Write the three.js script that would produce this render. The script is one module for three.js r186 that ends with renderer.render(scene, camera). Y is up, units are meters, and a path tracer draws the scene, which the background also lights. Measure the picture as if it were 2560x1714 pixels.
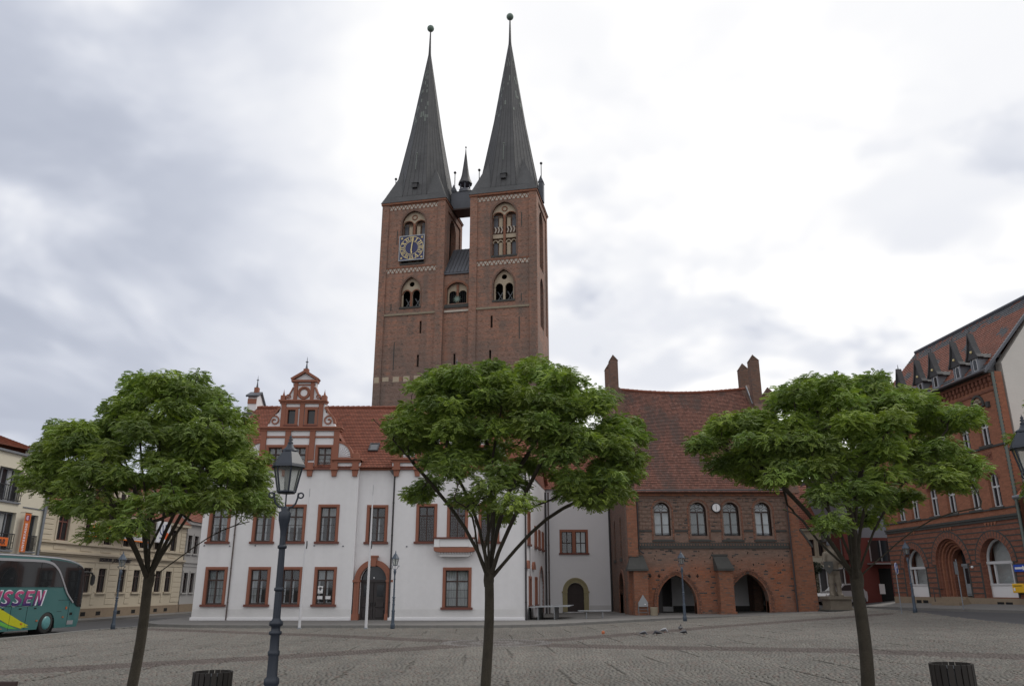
import * as THREE from 'three';
import { MarchingCubes } from 'three/addons/objects/MarchingCubes.js';
import { FontLoader } from 'three/addons/loaders/FontLoader.js';
import { TextGeometry } from 'three/addons/geometries/TextGeometry.js';

// ---------------------------------------------------------------- camera, sky, sun, exposure
const scene = new THREE.Scene();
const camera = new THREE.PerspectiveCamera(47.4, 1024 / 685, 0.1, 1200);
camera.position.set(0, 2, 0);
camera.rotation.x = THREE.MathUtils.degToRad(17.43);
scene.add(camera);
const renderer = new THREE.WebGLRenderer({ antialias: true });
renderer.toneMapping = THREE.LinearToneMapping;
renderer.toneMappingExposure = 1.0;
renderer.shadowMap.enabled = true;

function rng(seed) { let a = seed >>> 0; return () => { a |= 0; a = a + 0x6D2B79F5 | 0; let t = Math.imul(a ^ a >>> 15, 1 | a); t = t + Math.imul(t ^ t >>> 7, 61 | t) ^ t; return ((t ^ t >>> 14) >>> 0) / 4294967296; }; }
function hash3(x, y, z) { let h = Math.imul(x, 374761393) ^ Math.imul(y, 668265263) ^ Math.imul(z, 2147483647 - 1234567); h = Math.imul(h ^ h >>> 13, 1274126177); h = Math.imul(h ^ h >>> 15, 2246822519); return ((h ^ h >>> 16) >>> 0) / 4294967296; }
const sm = t => t * t * (3 - 2 * t);
const clamp = (v, a, b) => v < a ? a : v > b ? b : v;
const step01 = (a, b, v) => sm(clamp((v - a) / (b - a), 0, 1));
const mixf = (a, b, t) => a + (b - a) * t;
function vnoise(x, y, z) {
  const xi = Math.floor(x), yi = Math.floor(y), zi = Math.floor(z), u = sm(x - xi), v = sm(y - yi), w = sm(z - zi);
  const L = (k) => { const a = hash3(xi, yi, zi + k), b = hash3(xi + 1, yi, zi + k), c = hash3(xi, yi + 1, zi + k), d = hash3(xi + 1, yi + 1, zi + k); return a + (b - a) * u + (c - a) * v + (a - b - c + d) * u * v; };
  const p = L(0); return p + (L(1) - p) * w;
}
function fbm(x, y, z, oct = 5) { let s = 0, a = 0.5, n = 0; for (let i = 0; i < oct; i++) { s += a * vnoise(x, y, z); n += a; x = x * 2.03 + 17.1; y = y * 2.03 + 3.7; z = z * 2.03 + 9.2; a *= 0.5; } return s / n; }

// overcast sky with torn bright cloud; brighter towards the right of the view where the sun stands behind it
{
  const W = 2048, H = 1024, d = new Float32Array(W * H * 4);
  for (let j = 0; j < H; j++) for (let i = 0; i < W; i++) {
    const el = ((j + 0.5) / H - 0.5) * Math.PI;
    const ph = ((i + 0.5) / W - 0.5) * 2 * Math.PI;          // three: u = atan2(z, x) / 2pi + 0.5
    const ce = Math.cos(el), x = Math.cos(ph) * ce, z = Math.sin(ph) * ce, y = Math.sin(el);
    const az = Math.atan2(x, -z);                            // 0 = into the picture, + = right
    if (y < -0.13) { const o = (j * W + i) * 4; d[o] = 0.13; d[o + 1] = 0.125; d[o + 2] = 0.12; d[o + 3] = 1; continue; }
    const yy = Math.max(y, 0.0), fine = Math.abs(az) < 0.85 && el < 1.05 ? 3 : 0;
    // cloud sheet coordinates: the layer flattens towards the horizon
    const k = 1 / (yy + 0.32), cx = x * k, cz = z * k;
    const wx = fbm(cx * 1.7 + 4, cz * 1.7, 1.3, 3) - 0.5, wz = fbm(cx * 1.7 + 9, cz * 1.7 + 5, 7.7, 3) - 0.5;
    const n1 = fbm(cx * 2.1 + wx * 1.3, cz * 2.1 + wz * 1.3, 3.1, 3 + fine);
    const n2 = fbm(cx * 5.2 + wx * 2.2, cz * 5.2 + wz * 2.2, 11.4, 2 + fine);
    const n3 = fbm(cx * 3.1 - 8, cz * 3.1 + 2 + wx, 21.4, 2 + fine);
    const side = step01(-0.62, 0.06, az + 0.30 * (n1 - 0.5) + 0.32 * (n2 - 0.5) + 0.14 * (y - 0.35)) * step01(2.6, 1.0, Math.abs(az - 0.5));
    let b = 0.53 + 0.06 * (n1 - 0.5) * 2 + 0.30 * Math.pow(clamp((n2 - 0.44) * 3.0, 0, 1), 1.7) + 0.10 * (n3 - 0.5);
    b += 0.05 * step01(0.2, 0.7, y);
    let br = 1.10 + 0.12 * (n1 - 0.5) - 0.27 * step01(0.47, 0.68, n3) * (0.45 + 0.55 * step01(0.62, 0.2, y)) - 0.25 * step01(0.52, 0.70, n2) * step01(0.75, 0.25, y);
    const back = 0.97 + 0.25 * (n1 - 0.5);
    const bm = step01(1.0, 1.9, Math.abs(az));
    let v = mixf(b, br, side); v = mixf(v, back, bm);
    v *= mixf(0.84, 1, step01(-0.02, 0.20, y + 0.5 * step01(-0.1, 0.35, az)));
    const t = clamp((1.0 - v) / 0.5, 0, 1);                  // greyer cloud is bluer
    const o = (j * W + i) * 4;
    let r = v * mixf(1.0, 0.91, t), g = v * mixf(1.0, 0.985, t), bl = v * mixf(1.01, 1.18, t);
    if (y < 0) { const f = step01(0, -0.12, y); r = mixf(r, 0.13, f); g = mixf(g, 0.125, f); bl = mixf(bl, 0.12, f); }
    d[o] = r; d[o + 1] = g; d[o + 2] = bl; d[o + 3] = 1;
  }
  const tex = new THREE.DataTexture(d, W, H, THREE.RGBAFormat, THREE.FloatType);
  tex.mapping = THREE.EquirectangularReflectionMapping; tex.magFilter = THREE.LinearFilter; tex.minFilter = THREE.LinearFilter; tex.needsUpdate = true;
  scene.background = tex; scene.environment = tex;
}
const sun = new THREE.DirectionalLight(new THREE.Color(1, 0.95, 0.87), 1.3);
sun.position.set(60, 80, -85); sun.target.position.set(0, 0, -40); sun.castShadow = true; sun.shadow.radius = 40;
sun.shadow.mapSize.set(2048, 2048);
Object.assign(sun.shadow.camera, { left: -110, right: 110, top: 110, bottom: -110, near: 1, far: 400 });
scene.add(sun, sun.target);

// ---------------------------------------------------------------- helpers
const V3 = (x, y, z) => new THREE.Vector3(x, y, z);
const V2 = (x, y) => new THREE.Vector2(x, y);
const used = {};
function numbered(n) { const k = used[n] = (used[n] ?? -1) + 1; return k ? n + '_' + String(k).padStart(3, '0') : n; }
function tag(o, label, category, group, kind) { if (label) o.userData.label = label; if (category) o.userData.category = category; if (group) o.userData.group = group; if (kind) o.userData.kind = kind; return o; }
function thing(name, label, category, pos = [0, 0, 0], turn = 0, group) { const o = new THREE.Group(); o.name = numbered(name); o.position.set(...pos); o.rotation.y = turn; scene.add(o); return tag(o, label, category, group); }
function part(parent, name, g, mat, pos, label) {
  const geo = g.isBufferGeometry ? g : g.geo(), m = new THREE.Mesh(geo, mat);
  m.name = name; m.castShadow = m.receiveShadow = true; if (pos) m.position.set(...pos); if (label) m.userData.label = label;
  parent.add(m); return m;
}
function struct(name, g, mat) { const m = part(scene, numbered(name), g, mat); m.userData.kind = 'structure'; return m; }
function dup(root, pos, turn, label) { const r = root.clone(); r.name = numbered(root.name.replace(/_\d+$/, '')); r.userData = { ...root.userData }; if (label) r.userData.label = label; r.position.set(...pos); r.rotation.y = turn; scene.add(r); return r; }

// geometry collector: triangles with normals; uv in metres laid on each face by its own direction
class G {
  constructor(m) { this.p = []; this.n = []; this.u = []; this.c = null; this.m = m || null; }
  v(a, n, uv) { this.p.push(a.x, a.y, a.z); this.n.push(n.x, n.y, n.z); if (uv) this.u.push(uv[0], uv[1]); else this.u.push(NaN, NaN); }
  tri(a, b, c, ua, ub, uc) {
    if (this.m) { a = a.clone().applyMatrix4(this.m); b = b.clone().applyMatrix4(this.m); c = c.clone().applyMatrix4(this.m); }
    const n = b.clone().sub(a).cross(c.clone().sub(a)); if (n.lengthSq() < 1e-14) return this; n.normalize();
    this.v(a, n, ua); this.v(b, n, ub); this.v(c, n, uc); return this;
  }
  quad(a, b, c, d, ua, ub, uc, ud) { this.tri(a, b, c, ua, ub, uc); return this.tri(a, c, d, ua, uc, ud); }
  box(x0, x1, y0, y1, z0, z1) {
    const P = (x, y, z) => V3(x ? x1 : x0, y ? y1 : y0, z ? z1 : z0);
    this.quad(P(0, 0, 1), P(1, 0, 1), P(1, 1, 1), P(0, 1, 1)); this.quad(P(1, 0, 0), P(0, 0, 0), P(0, 1, 0), P(1, 1, 0));
    this.quad(P(1, 0, 1), P(1, 0, 0), P(1, 1, 0), P(1, 1, 1)); this.quad(P(0, 0, 0), P(0, 0, 1), P(0, 1, 1), P(0, 1, 0));
    this.quad(P(0, 1, 1), P(1, 1, 1), P(1, 1, 0), P(0, 1, 0)); this.quad(P(0, 0, 0), P(1, 0, 0), P(1, 0, 1), P(0, 0, 1)); return this;
  }
  // box with chamfered front edges (z1 side)
  cbox(x0, x1, y0, y1, z0, z1, b) {
    const zc = z1 - b, A = [V3(x0, y0, z0), V3(x1, y0, z0), V3(x1, y1, z0), V3(x0, y1, z0)], B = [V3(x0, y0, zc), V3(x1, y0, zc), V3(x1, y1, zc), V3(x0, y1, zc)], C = [V3(x0 + b, y0 + b, z1), V3(x1 - b, y0 + b, z1), V3(x1 - b, y1 - b, z1), V3(x0 + b, y1 - b, z1)];
    for (let i = 0; i < 4; i++) { const j = (i + 1) % 4; this.quad(A[i], A[j], B[j], B[i]); this.quad(B[i], B[j], C[j], C[i]); }
    return this.quad(C[0], C[1], C[2], C[3]);
  }
  add(geo, m) {
    const g = geo.index ? geo.toNonIndexed() : geo; const M = new THREE.Matrix4(); if (this.m) M.copy(this.m); if (m) M.multiply(m);
    const N = new THREE.Matrix3().getNormalMatrix(M), p = g.attributes.position, n = g.attributes.normal, a = V3(), b = V3(), flip = M.determinant() < 0;
    for (let i = 0; i < p.count; i++) { const k = flip ? (i % 3 === 1 ? i + 1 : i % 3 === 2 ? i - 1 : i) : i; a.fromBufferAttribute(p, k).applyMatrix4(M); b.fromBufferAttribute(n, k).applyMatrix3(N).normalize(); this.v(a, b); }
    return this;
  }
  ex(pts, z0, z1, holes) {                                     // extruded outline
    const s = new THREE.Shape(pts); for (const h of holes || []) s.holes.push(new THREE.Path(h));
    const g = new THREE.ExtrudeGeometry(s, { depth: z1 - z0, bevelEnabled: false }); g.translate(0, 0, z0); this.add(g); return this;
  }
  // tube along points with radii; smooth
  tube(pts, r, seg = 8, cap = true) {
    const R = i => Array.isArray(r) ? r[i] : r, rings = []; let up = null;
    for (let i = 0; i < pts.length; i++) {
      const t = pts[Math.min(i + 1, pts.length - 1)].clone().sub(pts[Math.max(i - 1, 0)]).normalize();
      if (!up) up = Math.abs(t.y) < 0.9 ? V3(0, 1, 0) : V3(1, 0, 0);
      const s = up.clone().sub(t.clone().multiplyScalar(up.dot(t))).normalize(), q = t.clone().cross(s); up = s;
      const ring = []; for (let k = 0; k < seg; k++) { const a = k / seg * 2 * Math.PI, d = s.clone().multiplyScalar(Math.cos(a)).add(q.clone().multiplyScalar(Math.sin(a))); ring.push([pts[i].clone().addScaledVector(d, R(i)), d]); }
      rings.push(ring);
    }
    const M = this.m, N = M && new THREE.Matrix3().getNormalMatrix(M);
    const put = ([a, d], uv) => { if (M) { a = a.clone().applyMatrix4(M); d = d.clone().applyMatrix3(N).normalize(); } this.v(a, d, uv); };
    let len = 0;
    for (let i = 0; i + 1 < rings.length; i++) { const l2 = len + pts[i].distanceTo(pts[i + 1]), c = 6.28 * R(i); for (let k = 0; k < seg; k++) { const j = (k + 1) % seg, A = rings[i][k], B = rings[i][j], C = rings[i + 1][j], D = rings[i + 1][k], u0 = k / seg * c, u1 = (k + 1) / seg * c; put(A, [u0, len]); put(B, [u1, len]); put(C, [u1, l2]); put(A, [u0, len]); put(C, [u1, l2]); put(D, [u0, l2]); } len = l2; }
    if (cap) for (const [ring, c, e] of [[rings[0], pts[0], 0], [rings[rings.length - 1], pts[pts.length - 1], 1]]) for (let k = 0; k < seg; k++) { const j = (k + 1) % seg; e ? this.tri(c, ring[k][0], ring[j][0]) : this.tri(c, ring[j][0], ring[k][0]); }
    return this;
  }
  lathe(prof, x = 0, y = 0, z = 0, seg = 16) { const g = new THREE.LatheGeometry(prof.map(p => V2(p[0], p[1])), seg); return this.add(g, new THREE.Matrix4().makeTranslation(x, y, z)); }
  sphere(x, y, z, r, w = 14, h = 10) { return this.add(new THREE.SphereGeometry(r, w, h), new THREE.Matrix4().makeTranslation(x, y, z)); }
  rod(a, b, r, seg = 8) { return this.tube([V3(...a), V3(...b)], r, seg); }
  geo() {
    const g = new THREE.BufferGeometry(), p = this.p, u = this.u, n = this.n, nf = p.length / 9, a = V3(), b = V3(), c = V3(), f = V3(), t = V3(), s = V3();
    for (let i = 0; i < nf; i++) {
      if (u[i * 6] === u[i * 6]) continue;
      a.fromArray(p, i * 9); b.fromArray(p, i * 9 + 3); c.fromArray(p, i * 9 + 6); f.copy(b).sub(a).cross(c.sub(a)).normalize();
      if (Math.abs(f.y) > 0.999) { t.set(1, 0, 0); s.set(0, 0, 1); } else { t.set(f.z, 0, -f.x).normalize(); s.copy(f).cross(t); }
      for (let k = 0; k < 3; k++) { a.fromArray(p, i * 9 + k * 3); u[i * 6 + k * 2] = a.dot(t); u[i * 6 + k * 2 + 1] = a.dot(s); }
    }
    g.setAttribute('position', new THREE.Float32BufferAttribute(p, 3)); g.setAttribute('normal', new THREE.Float32BufferAttribute(n, 3)); g.setAttribute('uv', new THREE.Float32BufferAttribute(u, 2));
    if (this.c) g.setAttribute('color', new THREE.Float32BufferAttribute(this.c, 3));
    return g;
  }
}
// arches: list of points from the left foot over the top to the right foot
function arch(cx, half, y0, spring, rise, type = 'round', n = 14) {
  const o = [V2(cx - half, y0)];
  if (type === 'round') { for (let i = 0; i <= n; i++) { const a = Math.PI - i / n * Math.PI; o.push(V2(cx + Math.cos(a) * half, spring + Math.sin(a) * rise)); } }
  else if (type === 'seg') { const R = (half * half + rise * rise) / (2 * rise), a0 = Math.asin(half / R); for (let i = 0; i <= n; i++) { const a = -a0 + 2 * a0 * i / n; o.push(V2(cx + Math.sin(a) * R, spring + rise - R + Math.cos(a) * R)); } }
  else { const R = (rise * rise + half * half) / (2 * half), c = R - half, a1 = Math.acos(c / R), h = Math.ceil(n / 2); for (let i = 0; i <= h; i++) { const a = a1 * i / h; o.push(V2(cx + c - Math.cos(a) * R, spring + Math.sin(a) * R)); } for (let i = h - 1; i >= 0; i--) { const a = a1 * i / h; o.push(V2(cx - c + Math.cos(a) * R, spring + Math.sin(a) * R)); } }
  o.push(V2(cx + half, y0)); return o;
}
const archRise = (half, rise, d) => { const R = (rise * rise + half * half) / (2 * half), c = R - half; return Math.sqrt((R + d) ** 2 - c * c); };
function archBand(cx, half, y0, spring, rise, type, d0, d1, n = 14) {
  const mk = d => arch(cx, half + d, y0, spring, type === 'point' ? archRise(half, rise, d) : rise + d, type, n);
  const a = mk(d1), b = mk(d0); return a.concat(b.reverse());
}
const rect = (x0, x1, y0, y1) => [V2(x0, y0), V2(x1, y0), V2(x1, y1), V2(x0, y1)];
function ribbon(pts, w) { const L = [], R = []; for (let i = 0; i < pts.length; i++) { const a = pts[Math.max(0, i - 1)], b = pts[Math.min(pts.length - 1, i + 1)], t = b.clone().sub(a).normalize(), n = V2(-t.y, t.x), ww = (Array.isArray(w) ? w[i] : w) / 2; L.push(pts[i].clone().addScaledVector(n, ww)); R.push(pts[i].clone().addScaledVector(n, -ww)); } return L.concat(R.reverse()); }
function frame(ax, ay, az, bx, bz) { const d = V3(bx - ax, 0, bz - az).normalize(), o = V3(-d.z, 0, d.x); return new THREE.Matrix4().makeBasis(d, V3(0, 1, 0), o).setPosition(ax, ay, az); }   // local x runs from a to b, z faces out (to the left of travel turned to the viewer)
// ---------------------------------------------------------------- textures
const enc = v => Math.round(255 * clamp(v <= 0.0031308 ? 12.92 * v : 1.055 * Math.pow(v, 1 / 2.4) - 0.055, 0, 1));
function tex(W, H, fn, repU = 1, repV = 1, srgb = true) {      // fn(x, y, out) fills linear rgb
  const d = new Uint8Array(W * H * 4), o = [0, 0, 0];
  for (let y = 0; y < H; y++) for (let x = 0; x < W; x++) { fn(x, y, o); const k = (y * W + x) * 4; d[k] = srgb ? enc(o[0]) : o[0] * 255; d[k + 1] = srgb ? enc(o[1]) : o[1] * 255; d[k + 2] = srgb ? enc(o[2]) : o[2] * 255; d[k + 3] = 255; }
  const t = new THREE.DataTexture(d, W, H); t.wrapS = t.wrapT = THREE.RepeatWrapping; t.magFilter = THREE.LinearFilter; t.minFilter = THREE.LinearMipmapLinearFilter; t.generateMipmaps = true;
  if (srgb) t.colorSpace = THREE.SRGBColorSpace; t.repeat.set(repU, repV); t.needsUpdate = true; return t;
}
const C = (r, g, b) => new THREE.Color().setRGB(r, g, b);
const std = (c, rough = 0.85, extra) => new THREE.MeshStandardMaterial({ color: C(...c), roughness: rough, ...extra });
// mottled: a base colour with soft and fine variation, tiling over `size` metres
function mottled(c, size, amp, rough = 0.9, bump = 0, seed = 0, streak = 0) {
  const N = 256, pn = (u, v, p, k) => { const x = u * p, y = v * p, xi = Math.floor(x), yi = Math.floor(y), a = sm(x - xi), b = sm(y - yi), H = (i, j) => hash3((xi + i) % p, (yi + j) % p, seed * 13 + k); return mixf(mixf(H(0, 0), H(1, 0), a), mixf(H(0, 1), H(1, 1), a), b); };
  const f = (x, y) => { const u = x / N, v = y / N; return 0.30 * pn(u, v, 4, 1) + 0.2 * pn(u, v, 9, 2) + 0.14 * pn(u, v, 19, 3) + 0.16 * pn(u, v, 37, 4) + 0.12 * pn(u, v, 71, 5) + 0.08 * pn(u, v, 128, 6); };
  const h = new Float32Array(N * N); for (let y = 0; y < N; y++) for (let x = 0; x < N; x++) h[y * N + x] = f(x, y);
  const map = tex(N, N, (x, y, o) => { const k = 1 + amp * (h[y * N + x] - 0.5) * 2 + amp * 0.35 * (hash3(x, y, seed) - 0.5); o[0] = c[0] * k; o[1] = c[1] * k; o[2] = c[2] * k; }, 1 / size, 1 / size);
  const m = new THREE.MeshStandardMaterial({ map, roughness: rough });
  if (bump) { m.bumpMap = tex(N, N, (x, y, o) => { o[0] = o[1] = o[2] = clamp(h[y * N + x] * 0.8 + 0.2 * hash3(x, y, 5), 0, 1); }, 1 / size, 1 / size, false); m.bumpScale = bump; }
  return m;
}
// brickwork: W x H metres over PW x PH pixels; shade(x, y, rnd) gives the colour of the brick whose middle is at x, y
function brick(Wm, Hm, PW, PH, len, crs, mort, mcol, shade, bump = 0.006) {
  const B = new Float32Array(PW * PH), rows = Math.round(Hm / crs), cols = Math.round(Wm / len), cr = Hm / rows, cl = Wm / cols, cache = {};
  const map = tex(PW, PH, (px, py, o) => {
    const x = (px + 0.5) / PW * Wm, y = (py + 0.5) / PH * Hm, r = Math.floor(y / cr), off = (r % 2) * 0.5 * cl + (r % 3) * 0.11 * cl, c = Math.floor((x + off) / cl), fx = (x + off) / cl - c, fy = y / cr - r;
    const mx = mort / cl / 2, my = mort / cr / 2, m = fx < mx || fx > 1 - mx || fy < my || fy > 1 - my;
    const head = (c + r) % 3 === 0 && Math.abs(fx - 0.5) < mx;       // a pair of headers instead of a stretcher
    const key = r * 10007 + c * 2 + (head || fx > 0.5 && (c + r) % 3 === 0 ? 1 : 0);
    let col = cache[key]; if (!col) { const h = hash3(((c % cols) + cols) % cols, r, key & 1), h2 = hash3(c, r, 77); col = cache[key] = shade((c + 0.5) * cl - off, (r + 0.5) * cr, h, h2); }
    const cover = m || head ? 1 : 0, px1 = PW / Wm, soft = Math.min(1, mort * px1), w = cover * Math.max(0.45, soft), g = 1 + 0.10 * (hash3(px, py, 9) - 0.5);
    const k = m || head ? 1 : 0; B[py * PW + px] = k ? 0.2 : 0.7 + 0.3 * hash3(c, r, 3);
    for (let i = 0; i < 3; i++) o[i] = mixf(col[i], mcol[i], w) * g;
  }, 1 / Wm, 1 / Hm);
  const m = new THREE.MeshStandardMaterial({ map, roughness: 0.92 });
  if (bump) { m.bumpMap = tex(PW, PH, (x, y, o) => { o[0] = o[1] = o[2] = B[y * PW + x]; }, 1 / Wm, 1 / Hm, false); m.bumpScale = bump; }
  return m;
}
// one texel block per roof tile: cols x rows tiles of `px` texels
function tileTex(cols, rows, px, shade, joint = 0.55) {
  const cache = {};
  return tex(cols * px, rows * px, (x, y, o) => { const c = Math.floor(x / px), r = Math.floor(y / px), k = r * cols + c, col = cache[k] || (cache[k] = shade(c, r)); const fx = (x % px + 0.5) / px, j = fx < 1 / px || fx > 1 - 0.6 / px ? joint : 1, n = 1 + 0.12 * (hash3(x, y, 4) - 0.5); for (let i = 0; i < 3; i++) o[i] = col[i] * j * n; });
}
// stepped tile courses over the patch (a b c d) = bottom left, bottom right, top right, top left; sag lowers the middle of the top edge
function courses(g, a, b, c, d, n, cols, rowsT, tileW, opt = {}) {
  const lift = opt.lift ?? 0.03, seg = opt.seg ?? 1, P = (u, v) => { const p = a.clone().lerp(b, u).lerp(d.clone().lerp(c, u), v); if (opt.sag) p.y -= opt.sag * Math.sin(Math.PI * u) * v; return p; };
  const nn = b.clone().sub(a).cross(d.clone().sub(a)).normalize();
  for (let r = 0; r < n; r++) for (let s = 0; s < seg; s++) {
    const u0 = s / seg, u1 = (s + 1) / seg, v0 = r / n, v1 = (r + 1) / n;
    const A = P(u0, v0), B = P(u1, v0), Cc = P(u1, v1), D = P(u0, v1), A2 = A.clone().addScaledVector(nn, lift), B2 = B.clone().addScaledVector(nn, lift);
    const L0 = mixf(0, a.distanceTo(b), u0) / tileW / cols, L1 = mixf(0, a.distanceTo(b), u1) / tileW / cols, t0 = (r + 0.02) / rowsT, t1 = (r + 0.98) / rowsT, off = (r % 2) * 0.5 / cols;
    g.quad(A2, B2, Cc, D, [L0 + off, t0], [L1 + off, t0], [L1 + off, t1], [L0 + off, t1]);
    g.quad(A, B, B2, A2, [L0 + off, t0], [L1 + off, t0], [L1 + off, t0], [L0 + off, t0]);
  }
  return g;
}

// ---------------------------------------------------------------- materials
const font = await new FontLoader().loadAsync('fonts/droid/droid_sans_bold.typeface.json');
const fontS = await new FontLoader().loadAsync('fonts/droid/droid_serif_bold.typeface.json');
function text(str, size, depth, f = font, opt = {}) { const g = new TextGeometry(str, { font: f, size, depth, curveSegments: 4, bevelEnabled: false, ...opt }); g.computeBoundingBox(); return g; }
const M = {
  plaster: mottled([0.70, 0.69, 0.705], 3.1, 0.035, 0.92, 0.004, 3),
  plasterGrey: mottled([0.56, 0.55, 0.55], 2.3, 0.05, 0.92, 0.004, 8),
  terra: mottled([0.265, 0.106, 0.068], 1.3, 0.10, 0.85, 0.002, 4),
  terraDark: mottled([0.15, 0.055, 0.04], 0.9, 0.12, 0.8, 0, 5),
  cream: mottled([0.50, 0.44, 0.34], 3.3, 0.05, 0.92, 0.003, 6),
  creamTrim: mottled([0.46, 0.40, 0.31], 1.7, 0.06, 0.9, 0, 7),
  creamNew: mottled([0.58, 0.54, 0.44], 3.7, 0.03, 0.92, 0, 9),
  greyHouse: mottled([0.38, 0.37, 0.36], 2.9, 0.05, 0.92, 0, 10),
  plinthStone: mottled([0.24, 0.185, 0.13], 1.1, 0.18, 0.9, 0.006, 11),
  stone: mottled([0.26, 0.22, 0.16], 1.1, 0.20, 0.9, 0.008, 12),
  stoneArch: mottled([0.30, 0.26, 0.15], 0.7, 0.18, 0.9, 0.006, 13),
  plasterBeige: mottled([0.40, 0.335, 0.25], 1.9, 0.18, 0.92, 0.004, 14),
  lime: mottled([0.47, 0.425, 0.37], 1.3, 0.22, 0.92, 0.004, 15),
  lead: mottled([0.085, 0.092, 0.11], 2.1, 0.22, 0.55, 0, 16),
  copper: mottled([0.066, 0.067, 0.070], 7.0, 0.50, 0.6, 0.003, 17),
  copperSeam: std([0.05, 0.05, 0.053], 0.6),
  copperPale: mottled([0.16, 0.18, 0.165], 1.3, 0.25, 0.7, 0, 18),
  verdigris: std([0.15, 0.21, 0.175], 0.6), pipePatina: std([0.12, 0.145, 0.13], 0.6),
  darkStone: mottled([0.055, 0.055, 0.052], 1.1, 0.25, 0.85, 0.006, 19),
  woodDark: std([0.045, 0.026, 0.022], 0.6), door: std([0.030, 0.024, 0.025], 0.55), doorOld: mottled([0.035, 0.024, 0.022], 0.5, 0.25, 0.7, 0.004, 20),
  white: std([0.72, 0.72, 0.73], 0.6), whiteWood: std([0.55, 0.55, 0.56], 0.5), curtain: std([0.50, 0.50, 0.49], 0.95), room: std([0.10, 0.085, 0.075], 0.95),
  glass: new THREE.MeshPhysicalMaterial({ color: C(0.92, 0.94, 0.95), roughness: 0.03, transmission: 1, thickness: 0, ior: 1.5 }),
  darkGlass: std([0.022, 0.024, 0.028], 0.07), greyGlass: std([0.10, 0.105, 0.11], 0.10), blinds: std([0.30, 0.31, 0.31], 0.6), black: std([0.006, 0.006, 0.006], 0.95),
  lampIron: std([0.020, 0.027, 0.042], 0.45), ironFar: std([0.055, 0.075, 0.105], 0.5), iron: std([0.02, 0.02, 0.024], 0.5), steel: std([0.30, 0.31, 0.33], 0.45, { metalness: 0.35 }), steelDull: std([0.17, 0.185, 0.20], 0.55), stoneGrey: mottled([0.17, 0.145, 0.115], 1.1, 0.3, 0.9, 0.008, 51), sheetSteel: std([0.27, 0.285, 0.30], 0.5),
  pipe: std([0.10, 0.075, 0.07], 0.5), pipeGrey: std([0.22, 0.235, 0.26], 0.45, { metalness: 0.4 }), pipeDark: std([0.035, 0.03, 0.033], 0.5), pole: std([0.62, 0.62, 0.64], 0.4),
  rubber: std([0.018, 0.018, 0.018], 0.8), blue: std([0.02, 0.07, 0.42], 0.45), gold: std([0.78, 0.64, 0.32], 0.5), navy: std([0.020, 0.025, 0.105], 0.5), orange: std([0.62, 0.13, 0.02], 0.6), yellow: std([0.72, 0.42, 0.02], 0.5),
  asphalt: mottled([0.062, 0.061, 0.064], 2.7, 0.16, 0.85, 0.004, 21), pave: mottled([0.155, 0.148, 0.14], 1.9, 0.14, 0.92, 0.006, 22), kerb: mottled([0.19, 0.185, 0.175], 0.9, 0.16, 0.9, 0.004, 23), joint: mottled([0.092, 0.084, 0.072], 0.8, 0.2, 0.95, 0, 24),
};

// ---------------------------------------------------------------- ground: nearly level on the left, rising gently to the right
const sp = (x, e = 0.6) => (x + Math.sqrt(x * x + e)) / 2;
const hgt = (x, z) => { x = clamp(x, -200, 30); return 0.03 * sp(x - 1.5) + 0.1 * sp(x - 21) * mixf(0.55, 1, step01(-62, -50, z)) * step01(-8, -30, z) - 0.006; };
function sheet(rows, nx, yo, name, mat, kind = 'structure') {       // rows of [z, xLeft, xRight]
  const g = new G(), R = [];
  for (let i = 0; i + 1 < rows.length; i++) { const n = Math.max(1, Math.ceil(Math.abs(rows[i + 1][0] - rows[i][0]) / 3)); for (let k = 0; k < n; k++) R.push([0, 1, 2].map(c => mixf(rows[i][c], rows[i + 1][c], k / n))); }
  R.push(rows[rows.length - 1]);
  const P = (r, u) => { const x = mixf(r[1], r[2], u); return V3(x, hgt(x, r[0]) + yo, r[0]); };
  for (let i = 0; i + 1 < R.length; i++) for (let k = 0; k < nx; k++) g.quad(P(R[i], k / nx), P(R[i], (k + 1) / nx), P(R[i + 1], (k + 1) / nx), P(R[i + 1], k / nx));
  const m = struct(name, g, mat); return m;
}
sheet([[60, -260, 260], [-20, -260, 260], [-320, -260, 260]], 160, -0.06, 'ground', M.asphalt);
const plazaRows = [[14, -21.2, 20.4], [-33, -21.1, 20.6], [-41, -20.9, 21.6], [-46, -19.5, 22.4], [-52, -12, 22.6], [-57, 4, 22.8]];
const plaza = sheet(plazaRows, 44, -0.012, 'plaza', M.joint);
sheet([[20, -28.0, -21.2], [-34, -28.0, -21.25], [-46, -27.4, -19.6], [-50, -27.3, -21.6], [-110, -24.0, -17]], 8, -0.052, 'road', M.asphalt);
sheet([[20, 20.5, 24.2], [-33, 20.7, 24.1], [-46, 22.5, 23.6], [-57, 22.9, 24.0], [-75, 21, 24.6]], 6, -0.054, 'road', M.asphalt);
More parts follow.
